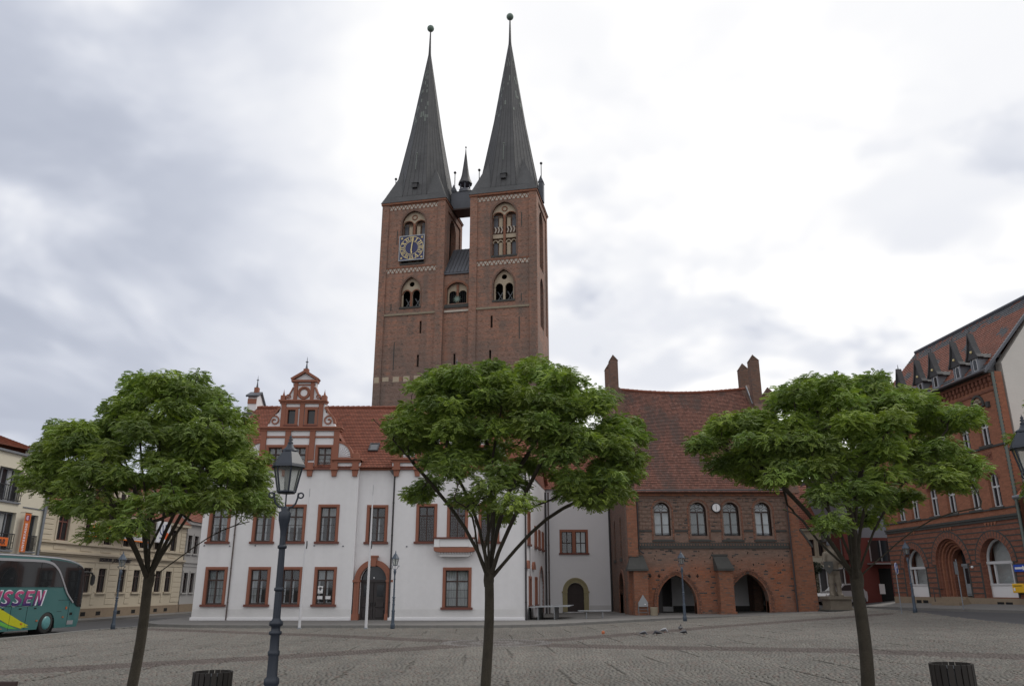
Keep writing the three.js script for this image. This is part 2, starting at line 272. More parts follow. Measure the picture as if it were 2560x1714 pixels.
// pavement in front of the town hall and the brick hall, with kerb stones
const kerbLine = [[-21.9, -52], [-21.5, -49.4], [-20.8, -46.9], [-19.2, -45.0], [-17, -44.0], [-14, -43.6], [-8, -43.55], [-1, -43.6], [3, -44.9], [8, -47.4], [13, -49.6], [17, -50.6], [20.2, -51.0]];
function kerbZ(x) { for (let i = 0; i + 1 < kerbLine.length; i++) { const a = kerbLine[i], b = kerbLine[i + 1]; if (x >= a[0] && x <= b[0]) return mixf(a[1], b[1], (x - a[0]) / (b[0] - a[0])); } return -52; }
const kerbH = x => 0.12 * step01(16, 8, x) + 0.02;
{
  const g = new G(), n = 60;
  for (let k = 0; k < n; k++) { const x0 = mixf(-21.9, 20.2, k / n), x1 = mixf(-21.9, 20.2, (k + 1) / n); let p = null; for (let j = 0; j <= 8; j++) { const q = [x0, x1].map(x => { const z = mixf(kerbZ(x) - 0.13, -70, j / 8); return V3(x, hgt(x, z) + kerbH(x), z); }); if (p) g.quad(p[0], p[1], q[1], q[0]); p = q; } }
  const pv = struct('pavement', g, M.pave);
  const r = rng(5); let acc = 0;
  for (let i = 0; i + 1 < kerbLine.length; i++) { const a = V3(kerbLine[i][0], 0, kerbLine[i][1]), b = V3(kerbLine[i + 1][0], 0, kerbLine[i + 1][1]), L = a.distanceTo(b), n = Math.max(1, Math.round(L / 1.05));
    for (let k = 0; k < n; k++) { const p = a.clone().lerp(b, k / n), q = a.clone().lerp(b, (k + 1) / n), h = hgt(p.x, p.z), H = kerbH(p.x) + 0.012; const kg = new G(frame(p.x, 0, p.z, q.x, q.z)); kg.box(0.006, L / n - 0.006, h - 0.1, h + H + r() * 0.006, -0.15, 0); part(pv, 'kerb_stone', kg, M.kerb); } }
}
// pavement of the street on the left and in front of the red brick office
function sidePave(pts, w, name) { const g = new G(); for (let i = 0; i + 1 < pts.length; i++) { const a = pts[i], b = pts[i + 1], n = 6; for (let k = 0; k < n; k++) { const A = [mixf(a[0], b[0], k / n), mixf(a[1], b[1], k / n)], B = [mixf(a[0], b[0], (k + 1) / n), mixf(a[1], b[1], (k + 1) / n)], h = (p, d) => V3(p[0] + d, hgt(p[0] + d, p[1]) + 0.07, p[1]), lo = p => V3(p[0], hgt(p[0], p[1]) - 0.08, p[1]); if (w < 0) { g.quad(h(A, 0), h(B, 0), h(B, w), h(A, w)); g.quad(lo(A), lo(B), h(B, 0), h(A, 0)); } else { g.quad(h(B, 0), h(A, 0), h(A, w), h(B, w)); g.quad(lo(B), lo(A), h(A, 0), h(B, 0)); } } } struct(name, g, M.pave); }
sidePave([[-27.6, 0], [-27.5, -50], [-26.3, -75], [-25.2, -100]], -3.5, 'pavement');
sidePave([[24.0, -20], [23.9, -36], [23.2, -46], [22.9, -54]], 4, 'pavement');
// light border stones along the left edge of the plaza
{ const g = new G(), r = rng(8); for (let z = -12; z > -45; z -= 0.62) { const x = z > -41 ? mixf(-21.2, -20.95, clamp((z + 12) / -29, 0, 1)) : mixf(-20.95, -20.2, (z + 41) / -4), h = hgt(x, z); g.box(x - 0.14, x + 0.14, h - 0.1, h + 0.035 + r() * 0.01, z - 0.6, z); } struct('kerb_strip', g, M.kerb); }

// cobbles: arcs of small stones, darker bands that cross in a round of paler stones
const node = [-0.6, -32.0], arms = [[[-13.5, -20.3], [-7.5, -25.1], [-2.8, -29.4], node], [node, [3.7, -28.7], [9.9, -24.4], [12.8, -21.2], [17, -16.8]], [node, [-3.2, -33.2], [-8.1, -36.6], [-18.6, -42.4]], [node, [2.9, -34.0], [9.9, -39.5], [20.6, -46.2]]];
arms[0].unshift([-18, -17.2]);
function bandAt(x, z) { let d = 1e9; for (const a of arms) for (let i = 0; i + 1 < a.length; i++) { const [x0, z0] = a[i], [x1, z1] = a[i + 1], t = clamp(((x - x0) * (x1 - x0) + (z - z0) * (z1 - z0)) / ((x1 - x0) ** 2 + (z1 - z0) ** 2), 0, 1); d = Math.min(d, Math.hypot(x - x0 - t * (x1 - x0), z - z0 - t * (z1 - z0))); } return d; }
{
  const st = new G(); { const b = 0.022, s = 0.047, A = [V3(-s, -0.05, s), V3(s, -0.05, s), V3(s, -0.05, -s), V3(-s, -0.05, -s)], B = A.map(p => V3(p.x, -0.006, p.z)), T = A.map(p => V3(p.x * (1 - b / s), 0.012, p.z * (1 - b / s))); for (let i = 0; i < 4; i++) { const j = (i + 1) % 4; st.quad(A[i], A[j], B[j], B[i]); st.quad(B[i], B[j], T[j], T[i]); } st.quad(T[0], T[1], T[2], T[3]); }
  const geo = st.geo(), mat = std([1, 1, 1], 0.8); mat.roughness = 0.82;
  const r = rng(77), list = [], w = 1.35, inside = (x, z) => { for (let i = 0; i + 1 < plazaRows.length; i++) { const a = plazaRows[i], b = plazaRows[i + 1]; if (z <= a[0] && z >= b[0]) { const t = (z - a[0]) / (b[0] - a[0]); return x > mixf(a[1], b[1], t) + 0.25 && x < mixf(a[2], b[2], t); } } return false; };
  for (let xc = -21; xc < 23; xc += w) for (let z0 = -15.5; z0 > -53; z0 -= 0.108) for (let k = 0, sh = (r() - 0.5) * 0.9; k < 12; k++) {
    const f = clamp((k + 0.5 + sh) / 12 * 2 - 1, -1, 1), x = xc + f * w / 2 + 0.10 * Math.sin(z0 * 0.7 + xc) + (r() - 0.5) * 0.028, z = z0 + (1 - f * f) * 0.34 + 0.05 * Math.sin(xc * 3.7) + (r() - 0.5) * 0.026;
    if (Math.abs(x) > -z * 0.71 + 1.0 || !inside(x, z) || (x > -22 && x < 20.2 && z < kerbZ(x) + 0.06)) continue;
    list.push([x, z, f, r(), r()]);
  }
  list.sort((a, b) => b[1] - a[1]);
  const m4 = new THREE.Matrix4(), q = new THREE.Quaternion(), e = new THREE.Euler(), col = new THREE.Color();
  const place = ([x, z, f, a, b]) => {
    const bd = bandAt(x, z), inBand = bd < 0.78, rad = Math.hypot(x - node[0], z - node[1]);
    const big = fbm(x * 0.16 + 40, z * 0.16 + 12, 2, 3), mid = fbm(x * 0.9, z * 0.9, 6, 3), k = 0.86 + 0.26 * a + 0.34 * (mid - 0.5) + 0.40 * (big - 0.5);
    let c = inBand ? [0.105, 0.084, 0.074] : b < 0.55 ? [0.168, 0.158, 0.136] : b < 0.85 ? [0.150, 0.140, 0.124] : [0.165, 0.135, 0.115];
    if (rad < 2.15) c = rad > 1.75 || (rad > 0.7 && rad < 1.05) ? [0.165, 0.155, 0.145] : [0.12, 0.105, 0.096];
    col.setRGB(c[0] * k * 0.82, c[1] * k * 0.82, c[2] * k * 0.83);
    e.set((a - 0.5) * 0.10, (inBand ? 0 : Math.atan(f * 0.85)) + (b - 0.5) * 0.25, (b - 0.5) * 0.10); q.setFromEuler(e);
    return m4.compose(V3(x, hgt(x, z) + 0.004 + a * 0.010 - (inBand ? 0.006 : 0), z), q, V3(0.92 + 0.16 * b, 1, 0.92 + 0.16 * a));
  };
  const near = list.filter(p => Math.abs(p[0]) < -p[1] * 0.655 && p[1] < -16.75).slice(0, 300), set = new Set(near), rest = list.filter(p => !set.has(p));
  const im = new THREE.InstancedMesh(geo, mat, rest.length); im.name = 'cobblestones'; im.userData.kind = 'stuff'; im.castShadow = im.receiveShadow = true;
  rest.forEach((p, i) => { im.setMatrixAt(i, place(p)); im.setColorAt(i, col); });
  plaza.add(im);
  const nm = [0.13, 0.16, 0.19].map(k => std([k, k * 0.93, k * 0.82], 0.82));
  near.forEach(p => { const m = new THREE.Mesh(geo, nm[Math.floor(p[3] * 3)]); m.name = 'cobblestone'; m.castShadow = m.receiveShadow = true; place(p).decompose(m.position, m.quaternion, m.scale); plaza.add(m); });
  console.log('cobbles', list.length);
}

// ---------------------------------------------------------------- windows
const geoCache = {};
const cached = (k, f) => geoCache[k] || (geoCache[k] = f().geo());
// a casement window centred at x with its sill at y: stone surround, sash, panes, white inner strips
function casement(parent, x, y, w, h, o = {}) {
  const key = `cas${w.toFixed(2)}_${h.toFixed(2)}_${o.style || ''}`, s = o.sur ?? 0.18, tr = o.transom ?? 0.68, iw = w - 2 * s, y1 = h - s, M0 = o.surround || M.terra;
  const zp = o.proud ?? 0.05, zb = o.back ?? -0.20;
  const win = part(parent, 'window', cached(key + 's', () => { const g = new G(); g.box(-w / 2, -w / 2 + s, 0, h, zb, zp); g.box(w / 2 - s, w / 2, 0, h, zb, zp); g.box(-w / 2 + s, w / 2 - s, h - s, h, zb, zp); g.box(-w / 2 + 0.04, -w / 2 + s - 0.05, 0.02, h - 0.06, zp, zp + 0.025); g.box(w / 2 - s + 0.05, w / 2 - 0.04, 0.02, h - 0.06, zp, zp + 0.025); g.box(-w / 2 + 0.04, w / 2 - 0.04, h - 0.13, h - 0.05, zp + 0.001, zp + 0.026); return g; }), M0, [x, y, 0]);
  if (o.m) { win.applyMatrix4(o.m); }
  part(win, 'sill', cached(key + 'l', () => { const g = new G(); g.box(-w / 2 - 0.09, w / 2 + 0.09, -0.13, 0, zb, zp + 0.10); return g; }), o.sillMat || M.terraDark);
  part(win, 'sash', cached(key + 'f', () => { const g = new G(), z0 = zb + 0.02, z1 = zb + 0.10, f = 0.055; g.box(-iw / 2, -iw / 2 + f, 0, y1, z0, z1); g.box(iw / 2 - f, iw / 2, 0, y1, z0, z1); g.box(-iw / 2 + f, iw / 2 - f, y1 - f, y1, z0, z1); g.box(-iw / 2 + f, iw / 2 - f, 0, f + 0.03, z0, z1); g.box(-0.045, 0.045, f + 0.03, y1 - f, z0, z1 + 0.02); g.box(-iw / 2 + f, -0.045, y1 * tr - 0.045, y1 * tr + 0.045, z0, z1 + 0.012); g.box(0.045, iw / 2 - f, y1 * tr - 0.045, y1 * tr + 0.045, z0, z1 + 0.012);
    const bars = o.style === 'lattice' ? 9 : 3, n = o.style === 'lattice' ? 3 : 0, t = o.style === 'lattice' ? 0.011 : 0.013; for (let i = 1; i < bars; i++) for (const q of [-1, 1]) { const yy = mixf(f + 0.03, y1 * tr - 0.045, i / bars), xa = q < 0 ? -iw / 2 + f : 0.045; g.box(xa, xa + iw / 2 - f - 0.045, yy - t, yy + t, z0 + 0.02, z1 - 0.02); }
    for (let i = 1; i <= n; i++) for (const q of [-1, 1]) { const xx = q * mixf(0.045, iw / 2 - f, i / (n + 1)); g.box(xx - t, xx + t, f, y1 * tr - 0.045, z0 + 0.021, z1 - 0.021); } return g; }), o.sash || M.woodDark);
  const pane = (n, xa, xb, ya, yb) => part(win, 'pane', cached(key + 'p' + n, () => { const g = new G(); g.box(xa, xb, ya, yb, zb + 0.045, zb + 0.053); return g; }), o.glass || M.glass);
  pane(0, -iw / 2 + 0.04, -0.03, 0.05, y1 * tr); pane(1, 0.03, iw / 2 - 0.04, 0.05, y1 * tr); pane(2, -iw / 2 + 0.04, -0.03, y1 * tr, y1 - 0.03); pane(3, 0.03, iw / 2 - 0.04, y1 * tr, y1 - 0.03);
  if (o.strips !== false) for (const q of [0, 1]) part(win, 'inner_frame', cached(key + 'w' + q, () => { const g = new G(), xa = q ? 0.055 : -iw / 2 + 0.06; g.box(xa, xa + 0.09, 0.07, y1 * tr - 0.05, zb - 0.13, zb - 0.10); g.box(xa + 0.09, xa + iw / 2 - 0.17, 0.07, 0.11, zb - 0.13, zb - 0.10); return g; }), M.whiteWood);
  if (o.curtain) part(win, 'curtain', cached(key + 'c' + o.curtain, () => { const g = new G(), y0 = o.curtain === 'half' ? y1 * 0.42 : o.curtain === 'top' ? y1 * 0.72 : 0; const n = o.curtain === 'left' ? 8 : 26; for (let i = 0; i < n; i++) { const iw = w - 2 * s, N = 26; const a = -iw / 2 + iw * i / N, b = -iw / 2 + iw * (i + 1) / N, za = zb - 0.2 + 0.03 * Math.sin(i * 1.9), zc = zb - 0.2 + 0.03 * Math.sin((i + 1) * 1.9); g.quad(V3(a, y0, za), V3(b, y0, zc), V3(b, y1, zc), V3(a, y1, za)); } return g; }), M.curtain);
  return win;
}
const hole = (x, y, w, h) => rect(x - w / 2, x + w / 2, y, y + h);

// ---------------------------------------------------------------- roof tile materials
const rt = rng(31);
const roofRed = new THREE.MeshStandardMaterial({ roughness: 0.85, map: tileTex(64, 64, 8, (c, r) => { const k = 0.8 + 0.35 * hash3(c, r, 1), d = hash3(c, r, 2) > 0.93 ? 0.7 : 1; return [0.235 * k * d, 0.080 * k * d, 0.048 * k * d]; }) });
const roofOrange = new THREE.MeshStandardMaterial({ roughness: 0.85, map: tileTex(48, 48, 8, (c, r) => { const k = 0.85 + 0.3 * hash3(c, r, 3); return [0.34 * k, 0.10 * k, 0.05 * k]; }) });
const roofOld = new THREE.MeshStandardMaterial({ roughness: 0.9, map: tileTex(76, 68, 12, (c, r) => { const n = fbm(c * 0.11 + 3, r * 0.07, 2, 4), n2 = fbm(c * 0.3, r * 0.10 + 9, 5, 3), k = 0.62 + 0.66 * hash3(c, r, 1), dk = 0.8 * step01(0.44, 0.64, n * 0.6 + n2 * 0.4), gr = hash3(c, r, 9) > 0.9 ? 1 : 0; const a = [0.165 * k, 0.070 * k, 0.050 * k], b = [0.070, 0.050, 0.044]; const t = clamp(dk * (0.55 + 0.5 * hash3(c, r, 5)), 0, 1); return [0, 1, 2].map(i => mixf(a[i], b[i], t) + gr * 0.02); }, 0.45) });
const roofPost = new THREE.MeshStandardMaterial({ roughness: 0.75, map: tileTex(64, 28, 8, (c, r) => { const k = 0.8 + 0.4 * hash3(c, r, 1), bandr = r > 22 || r < 3, dark = bandr ? hash3(c, r, 2) > 0.25 : (Math.abs(((c + r) % 16) - 8) + Math.abs((r % 10) - 5) < 2.2); return dark ? [0.085 * k, 0.088 * k, 0.098 * k] : [0.22 * k, 0.075 * k, 0.046 * k]; }, 0.6) });

// ---------------------------------------------------------------- town hall: white plaster, red stone trim, two scrolled gables
const hallPlaster = (() => { const W = 1024, H = 512; const m = new THREE.MeshStandardMaterial({ roughness: 0.92, map: tex(W, H, (x, y, o) => { const X = x / W * 21, Y = y / H * 10, st = fbm(X * 2.2, Y * 0.16, 3, 4), bl = fbm(X * 0.5, Y * 0.6, 8, 4), fi = fbm(X * 5, Y * 5, 2, 3), low = step01(1.1, 0.2, Y) * (0.4 + fbm(X * 0.9, Y * 2, 5, 3)); const k = 1 + 0.10 * (st - 0.5) + 0.09 * (bl - 0.5) + 0.06 * (fi - 0.5) - 0.10 * low - 0.05 * step01(0.60, 0.75, st) * step01(3, 9, Y); o[0] = 0.70 * k; o[1] = 0.69 * k * (1 - 0.01 * low); o[2] = 0.70 * k * (1 - 0.04 * low); }, 1 / 21, 1 / 10) }); m.map.offset.set(19.8 / 21, 0); m.bumpMap = M.plaster.bumpMap; m.bumpScale = 0.006; return m; })();
{
  const T = thing('town_hall', 'long white town hall with red stone windows and scrolled red and white gables', 'town hall', [0, 0, -50.5]);
  const lowY = 1.05, lowH = 2.22, upY = 4.79, upH = 2.30;
  const wins = [[-18.35, lowY, 1.38, lowH, 'full'], [-15.68, lowY, 1.38, lowH, 'left'], [-13.69, lowY, 1.38, lowH, 0], [-11.57, lowY, 1.38, lowH, 'top'], [-18.5, upY, 1.36, upH, 'half'], [-15.71, upY, 1.36, upH, 'left'], [-13.74, upY, 1.36, upH, 'half'], [-11.64, upY, 1.36, upH, 'top']];
  const gc = [-13.83, -3.72], gw = [[-1.55, 1.22], [0, 1.22], [1.66, 1.22]];     // gable window middles and widths
  const gable = (s, c) => { for (let i = 0; i < s.length; i++) s[i] = V2(s[i].x + c, s[i].y); return s; };
  const half = [[4.02, 9.5], [4.02, 9.98], [3.5, 10.02]]; for (let i = 0; i <= 8; i++) { const a = i / 8 * Math.PI / 2; half.push([2.42 + 1.06 * Math.cos(a), 10.12 + 1.06 * Math.sin(a)]); }
  half.push([2.42, 11.85], [2.62, 12.1]); for (const p of [[2.22, 12.14], [2.10, 12.5], [1.86, 12.85], [1.56, 13.05], [1.48, 13.3], [1.5, 13.85], [1.12, 13.9], [1.02, 14.15], [0.82, 14.4], [0.74, 14.7], [0.80, 15.2], [0, 15.72]]) half.push(p);
  const outline = () => half.map(p => V2(p[0], p[1])).concat(half.slice(0, -1).reverse().map(p => V2(-p[0], p[1])));
  // walls
  const wl = new G();
  wl.ex(rect(-19.6, -9.85, 0.3, 9.5), -0.5, 0, wins.map(w => hole(w[0], w[1], w[2], w[3])));
  part(T, 'wall', wl, hallPlaster);
  const wm = new G(); wm.m = new THREE.Matrix4().makeTranslation(0, 0, -0.35);
  wm.ex([V2(-9.85, 0.1), V2(-9.43, 0.1)].concat(arch(-8.6, 0.83, 0.1, 2.43, 0.92).slice(0), [V2(-7.6, 0.1), V2(-7.6, 9.5), V2(-9.85, 9.5)]), -0.5, 0, [hole(-8.6, upY, 1.36, upH)]); part(T, 'wall', wm, hallPlaster);
  const wr = new G(), rw = [[-5.41, upY, 1.33, 2.34], [-3.45, upY, 1.33, 2.34], [-1.46, upY, 1.33, 2.34], [-3.4, 0.88, 1.78, 2.36]];
  wr.ex(rect(-7.6, 0.8, 0.3, 9.5), -0.5, 0, rw.map(w => hole(w[0], w[1], w[2], w[3]))); part(T, 'wall', wr, hallPlaster);
  const base = new G(); base.cbox(-19.68, -9.85, 0, 0.3, -0.5, 0.09, 0.03); base.cbox(-7.6, 0.88, 0, 0.3, -0.5, 0.09, 0.03); part(T, 'plinth', base, M.plaster); const bb = new G(); bb.box(-19.6, -9.85, 0.3, 0.78, -0.1, 0.012); bb.box(-7.6, 0.8, 0.3, 0.78, -0.1, 0.012); part(T, 'base_band', bb, mottled([0.63, 0.62, 0.62], 2.7, 0.09, 0.92, 0.004, 61));
  // side wall on the right turned a little away, back and left walls
  const S = frame(0.8, 0, 0, 2.65, -12.5), sg = new G(S), sideWin = [[2.4, 0.95, 1.15, 1.8], [5.7, 0.95, 1.15, 1.8], [1.9, 4.75, 1.3, 2.1], [5.7, 4.75, 1.2, 1.4], [7.95, 4.75, 1.1, 1.3], [10.2, 4.75, 1.1, 1.3]];
  sg.ex(rect(0, 12.6, 0.05, 9.5), -0.5, 0, sideWin.map(w => hole(w[0], w[1], w[2], w[3])).concat([arch(9.2, 1.25, 0.35, 2.2, 1.25)])); part(T, 'wall', sg, M.plaster);
  const bk = new G(); bk.box(-19.6, -19.1, 0, 9.5, -12.5, -0.5); bk.box(-19.6, 2.4, 0, 9.5, -13, -12.5); part(T, 'wall', bk, M.plaster);
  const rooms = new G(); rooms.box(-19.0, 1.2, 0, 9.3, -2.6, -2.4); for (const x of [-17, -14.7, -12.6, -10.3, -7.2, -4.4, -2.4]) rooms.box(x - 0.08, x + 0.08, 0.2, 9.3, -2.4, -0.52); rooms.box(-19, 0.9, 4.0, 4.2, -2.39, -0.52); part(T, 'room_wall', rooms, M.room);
  // windows
  wins.forEach((w, i) => casement(T, w[0], w[1], w[2], w[3], { curtain: w[4] || undefined, transom: i < 4 ? 0.70 : 0.72 }));
  { const w = casement(T, -8.6, upY, 1.36, upH, { transom: 0.72 }); w.position.z = -0.35; }
  for (let i = 0; i < 3; i++) casement(T, rw[i][0], rw[i][1], rw[i][2], rw[i][3], { style: 'lattice', strips: false, transom: 0.74 });
  casement(T, ...rw[3].slice(0, 4), { curtain: 'full', strips: false, transom: 0.70 });
  for (const w of sideWin) casement(T, w[0], w[1], w[2], w[3], { m: S, strips: false, glass: M.darkGlass });
  { const g = new G(S); g.ex(archBand(9.2, 1.25, 0.3, 2.2, 1.25, 'round', 0, 0.12), -0.1, 0.03); part(T, 'arch_surround', g, M.terra); const l = new G(S); for (const x of [1.0, 4.1]) { const l2 = new G(S); l2.ex(arch(x, 0.62, 3.2, 3.2, 0.5), 0, 0.14); part(T, 'lunette', l2, M.terra); } }
  // posters in a ground floor window
  { const cv = document.createElement('canvas'); cv.width = 128; cv.height = 176; const x = cv.getContext('2d'); x.fillStyle = '#e9e9ea'; x.fillRect(0, 0, 128, 176); x.fillStyle = '#20242a'; x.beginPath(); x.moveTo(36, 28); x.lineTo(92, 28); x.lineTo(92, 78); x.quadraticCurveTo(90, 104, 64, 116); x.quadraticCurveTo(38, 104, 36, 78); x.fill(); x.fillStyle = '#8d97a0'; x.fillRect(46, 40, 14, 26); x.fillRect(68, 62, 14, 30); x.fillStyle = '#888'; for (let i = 0; i < 3; i++) x.fillRect(26, 132 + i * 12, 76, 4);
    const t = new THREE.CanvasTexture(cv); t.colorSpace = THREE.SRGBColorSpace; const pm = new THREE.MeshStandardMaterial({ map: t, roughness: 0.7 }), pl = new THREE.PlaneGeometry(0.31, 0.43), p = part(T, 'poster', pl, pm, [-11.86, 1.92, -0.135]); p.userData.label = 'white poster with a dark shield';
    const sh = new G(); sh.box(-0.16, 0.16, -0.1, 0.1, 0, 0.004); part(T, 'notice', sh, M.white, [-11.86, 1.46, -0.135]); part(T, 'notice', sh, M.white, [-11.36, 1.46, -0.135]); }
  // door with round arch, imposts and keystone
  { const z = -0.35, g = new G(new THREE.Matrix4().makeTranslation(-8.62, 0, z)); g.ex(archBand(0, 0.83, 0.12, 2.43, 0.92, 'round', 0, 0.34, 20), -0.1, 0.30); g.ex(archBand(0, 0.83, 0.12, 2.43, 0.92, 'round', 0.02, 0.12, 20), 0.30, 0.34); g.box(-1.25, -0.80, 2.36, 2.5, -0.1, 0.37); g.box(0.80, 1.25, 2.36, 2.5, -0.1, 0.37); g.ex([V2(-0.13, 3.3), V2(0.13, 3.3), V2(0.19, 3.86), V2(-0.19, 3.86)], 0, 0.42); g.box(-0.24, 0.24, 3.86, 3.95, 0, 0.45); g.box(-1.22, -0.8, 0.1, 0.5, -0.1, 0.36); g.box(0.8, 1.22, 0.1, 0.5, -0.1, 0.36); part(T, 'door_surround', g, M.terra);
    for (const s of [-1, 1]) { const d = new G(), xa = s < 0 ? -0.82 : 0.015, xb = s < 0 ? -0.015 : 0.82; d.box(xa, xb, 0.14, 2.36, -0.22, -0.15); for (const [ya, yb] of [[0.25, 0.75], [0.85, 1.2]]) d.cbox(xa + 0.13, xb - 0.13, ya, yb, -0.16, -0.11, 0.03); d.box(xa + 0.12, xb - 0.12, 1.34, 1.38, -0.15, -0.12); const m = part(T, 'door', d, M.door, [-8.62, 0, z]); const p = new G(); p.box(xa + 0.2, xb - 0.2, 1.5, 2.2, -0.148, -0.14); part(m, 'pane', p, M.darkGlass); const h = new G(); h.box(s * 0.09 - 0.02, s * 0.09 + 0.02, 1.0, 1.16, -0.15, -0.07); part(m, 'handle', h, M.iron); }
    const f = new G(); f.box(-0.83, 0.83, 2.36, 2.5, -0.24, -0.10); part(T, 'door_frame', f, M.door, [-8.62, 0, z]); const fl = new G(); fl.ex(arch(0, 0.82, 2.5, 2.5, 0.82, 'round', 20), -0.22, -0.2); part(T, 'fanlight', fl, M.darkGlass, [-8.62, 0, z]); const lb = new G(); lb.sphere(0, 2.62, -0.1, 0.055); part(T, 'door_lamp', lb, M.white, [-8.62, 0, z]); const st = new G(); st.box(-1.1, 1.1, 0, 0.14, -0.2, 0.5); part(T, 'doorstep', st, M.kerb, [-8.62, 0, z]); }
  // balcony under the middle lattice window
  { const g = new G(); g.box(-4.7, -2.45, 4.45, 4.93, 0, 0.62); g.cbox(-4.83, -4.5, 4.42, 4.93, 0.0, 0.69, 0.02); g.cbox(-2.65, -2.32, 4.42, 4.93, 0, 0.69, 0.02); part(T, 'balcony', g, M.white); const c = new G(); c.box(-4.9, -2.25, 4.93, 5.02, 0, 0.76); part(T, 'balcony_coping', c, M.terraDark); const b = new G(); b.ex([V2(-4.85, 4.42), V2(-4.82, 4.2), V2(-4.45, 4.12), V2(-2.7, 4.12), V2(-2.33, 4.2), V2(-2.30, 4.42)], 0, 0.70); part(T, 'balcony_moulding', b, M.terra); const d = new G(); for (let i = 0; i < 22; i++) { const x = -4.6 + i * 0.098; d.box(x, x + 0.055, 4.02, 4.12, 0, 0.62); } part(T, 'dentils', d, M.plaster); const u = new G(); u.ex([V2(-4.62, 4.02), V2(-2.5, 4.02), V2(-2.7, 3.86), V2(-4.42, 3.86)], 0, 0.55); part(T, 'balcony_base', u, M.plasterGrey); }
  // gables
  gc.forEach((c, gi) => {
    const at = new THREE.Matrix4().makeTranslation(c, 0, 0), N = () => new G(at);
    const wy = 9.40, wh = 1.50, up = [[-0.70, 12.16, 0.86, 1.24], [0.60, 12.16, 0.86, 1.24]];
    const wgl = N(); wgl.ex(outline(), -0.45, 0, gw.map(w => hole(w[0], wy + 0.12, w[1], wh - 0.12)).concat(up.map(w => hole(w[0], w[1], w[2], w[3])))); part(T, 'gable', wgl, M.plaster);
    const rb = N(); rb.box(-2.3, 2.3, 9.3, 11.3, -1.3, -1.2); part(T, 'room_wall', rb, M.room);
    for (const w of gw) casement(T, c + w[0], wy, w[1], wh, { strips: false, transom: 0.66, curtain: 'full', proud: 0.07 });
    for (const w of up) { const W = part(T, 'window', (() => { const g = new G(); g.box(-0.43, -0.25, 0, 1.24, -0.15, 0.07); g.box(0.25, 0.43, 0, 1.24, -0.15, 0.07); g.box(-0.25, 0.25, 1.06, 1.24, -0.15, 0.07); g.box(-0.25, 0.25, 0, 0.12, -0.15, 0.07); return g; })(), M.terra, [c + w[0], w[1], 0]); const p = new G(); p.box(-0.25, 0.25, 0.12, 1.06, -0.18, -0.14); part(W, 'pane', p, M.darkGlass); const s = new G(); s.box(-0.47, 0.47, -0.03, 0.05, -0.1, 0.12); part(W, 'sill', s, M.terraDark); }
    const corn = (x, y0, y1, z) => { const g = N(); g.box(-x, x, y0 + (y1 - y0) * 0.55, y1, -0.5, z); g.box(-x + 0.06, x - 0.06, y0, y0 + (y1 - y0) * 0.55, -0.46, z * 0.55); part(T, 'cornice', g, M.terra); };
    { const g = N(); for (const s of [-1, 1]) { g.box(Math.min(s * 4.1, s * 2.2), Math.max(s * 4.1, s * 2.2), 9.9, 10.04, -0.5, 0.26); g.box(Math.min(s * 4.02, s * 2.3), Math.max(s * 4.02, s * 2.3), 9.74, 9.9, -0.45, 0.14); } part(T, 'cornice', g, M.terra); }
    { const g = N(); g.box(-3.95, 3.95, 9.28, 9.38, -0.1, 0.16); part(T, 'sill_course', g, M.terraDark); }
    corn(2.72, 11.82, 12.08, 0.26); corn(1.58, 13.64, 13.88, 0.24);
    { const g = N(); g.box(-2.3, 2.3, 11.36, 11.48, 0, 0.07); g.box(-1.35, 1.35, 13.34, 13.42, 0, 0.06); g.box(-0.72, 0.72, 14.88, 14.96, 0, 0.06); part(T, 'string_course', g, M.terra); }
    for (const x of [-2.38, -0.80, 0.80, 2.38]) { const g = N(); g.cbox(x - 0.18, x + 0.18, 9.9, 11.82, 0, 0.11, 0.015); part(T, 'pilaster', g, M.terra); }
    for (const x of [-1.24, -0.02, 1.22]) { const g = N(); g.cbox(x - 0.15, x + 0.15, 12.08, 13.64, 0, 0.10, 0.015); part(T, 'pilaster', g, M.terra); }
    for (const x of [-0.55, 0.55]) { const g = N(); g.cbox(x - 0.12, x + 0.12, 13.88, 15.15, 0, 0.10, 0.015); part(T, 'pilaster', g, M.terra); }
    for (const x of [-3.72, -2.38, -0.80, 0.80, 2.38, 3.72]) { const g = N(), y0 = 8.86; g.ex([V2(-0.2, 9.74), V2(-0.2, 9.3), V2(-0.15, 8.95), V2(-0.15, y0), V2(0.15, y0), V2(0.15, 8.95), V2(0.2, 9.3), V2(0.2, 9.74)].map(p => V2(p.x + x, p.y)), 0, 0.17); g.box(x - 0.26, x + 0.26, 9.26, 9.4, 0, 0.27); part(T, 'bracket', g, M.terra); }
    for (const s of [-1, 1]) {
      // shell fan in the shoulder
      const f = N(); for (let i = 0; i < 7; i++) { const a0 = i / 7 * Math.PI / 2 + 0.02, a1 = (i + 1) / 7 * Math.PI / 2 - 0.02, am = (a0 + a1) / 2, o = V3(s * 2.56, 10.1, 0.02), p = (a, r, z) => V3(s * (2.56 + Math.cos(a) * r), 10.1 + Math.sin(a) * r, z); const q = [p(a0, 0.72, 0.01), p(am, 0.80, 0.10), p(a1, 0.72, 0.01)]; if (s > 0) { f.tri(o, q[0], q[1]); f.tri(o, q[1], q[2]); } else { f.tri(o, q[1], q[0]); f.tri(o, q[2], q[1]); } } part(T, 'shell', f, M.plaster);
      const e = N(), pts = []; for (let i = 0; i <= 10; i++) { const a = i / 10 * Math.PI / 2; pts.push(V2(s * (2.44 + 1.0 * Math.cos(a)), 10.1 + 1.0 * Math.sin(a))); } e.ex(ribbon(pts, 0.15), -0.47, 0.08); part(T, 'scroll', e, M.terra);
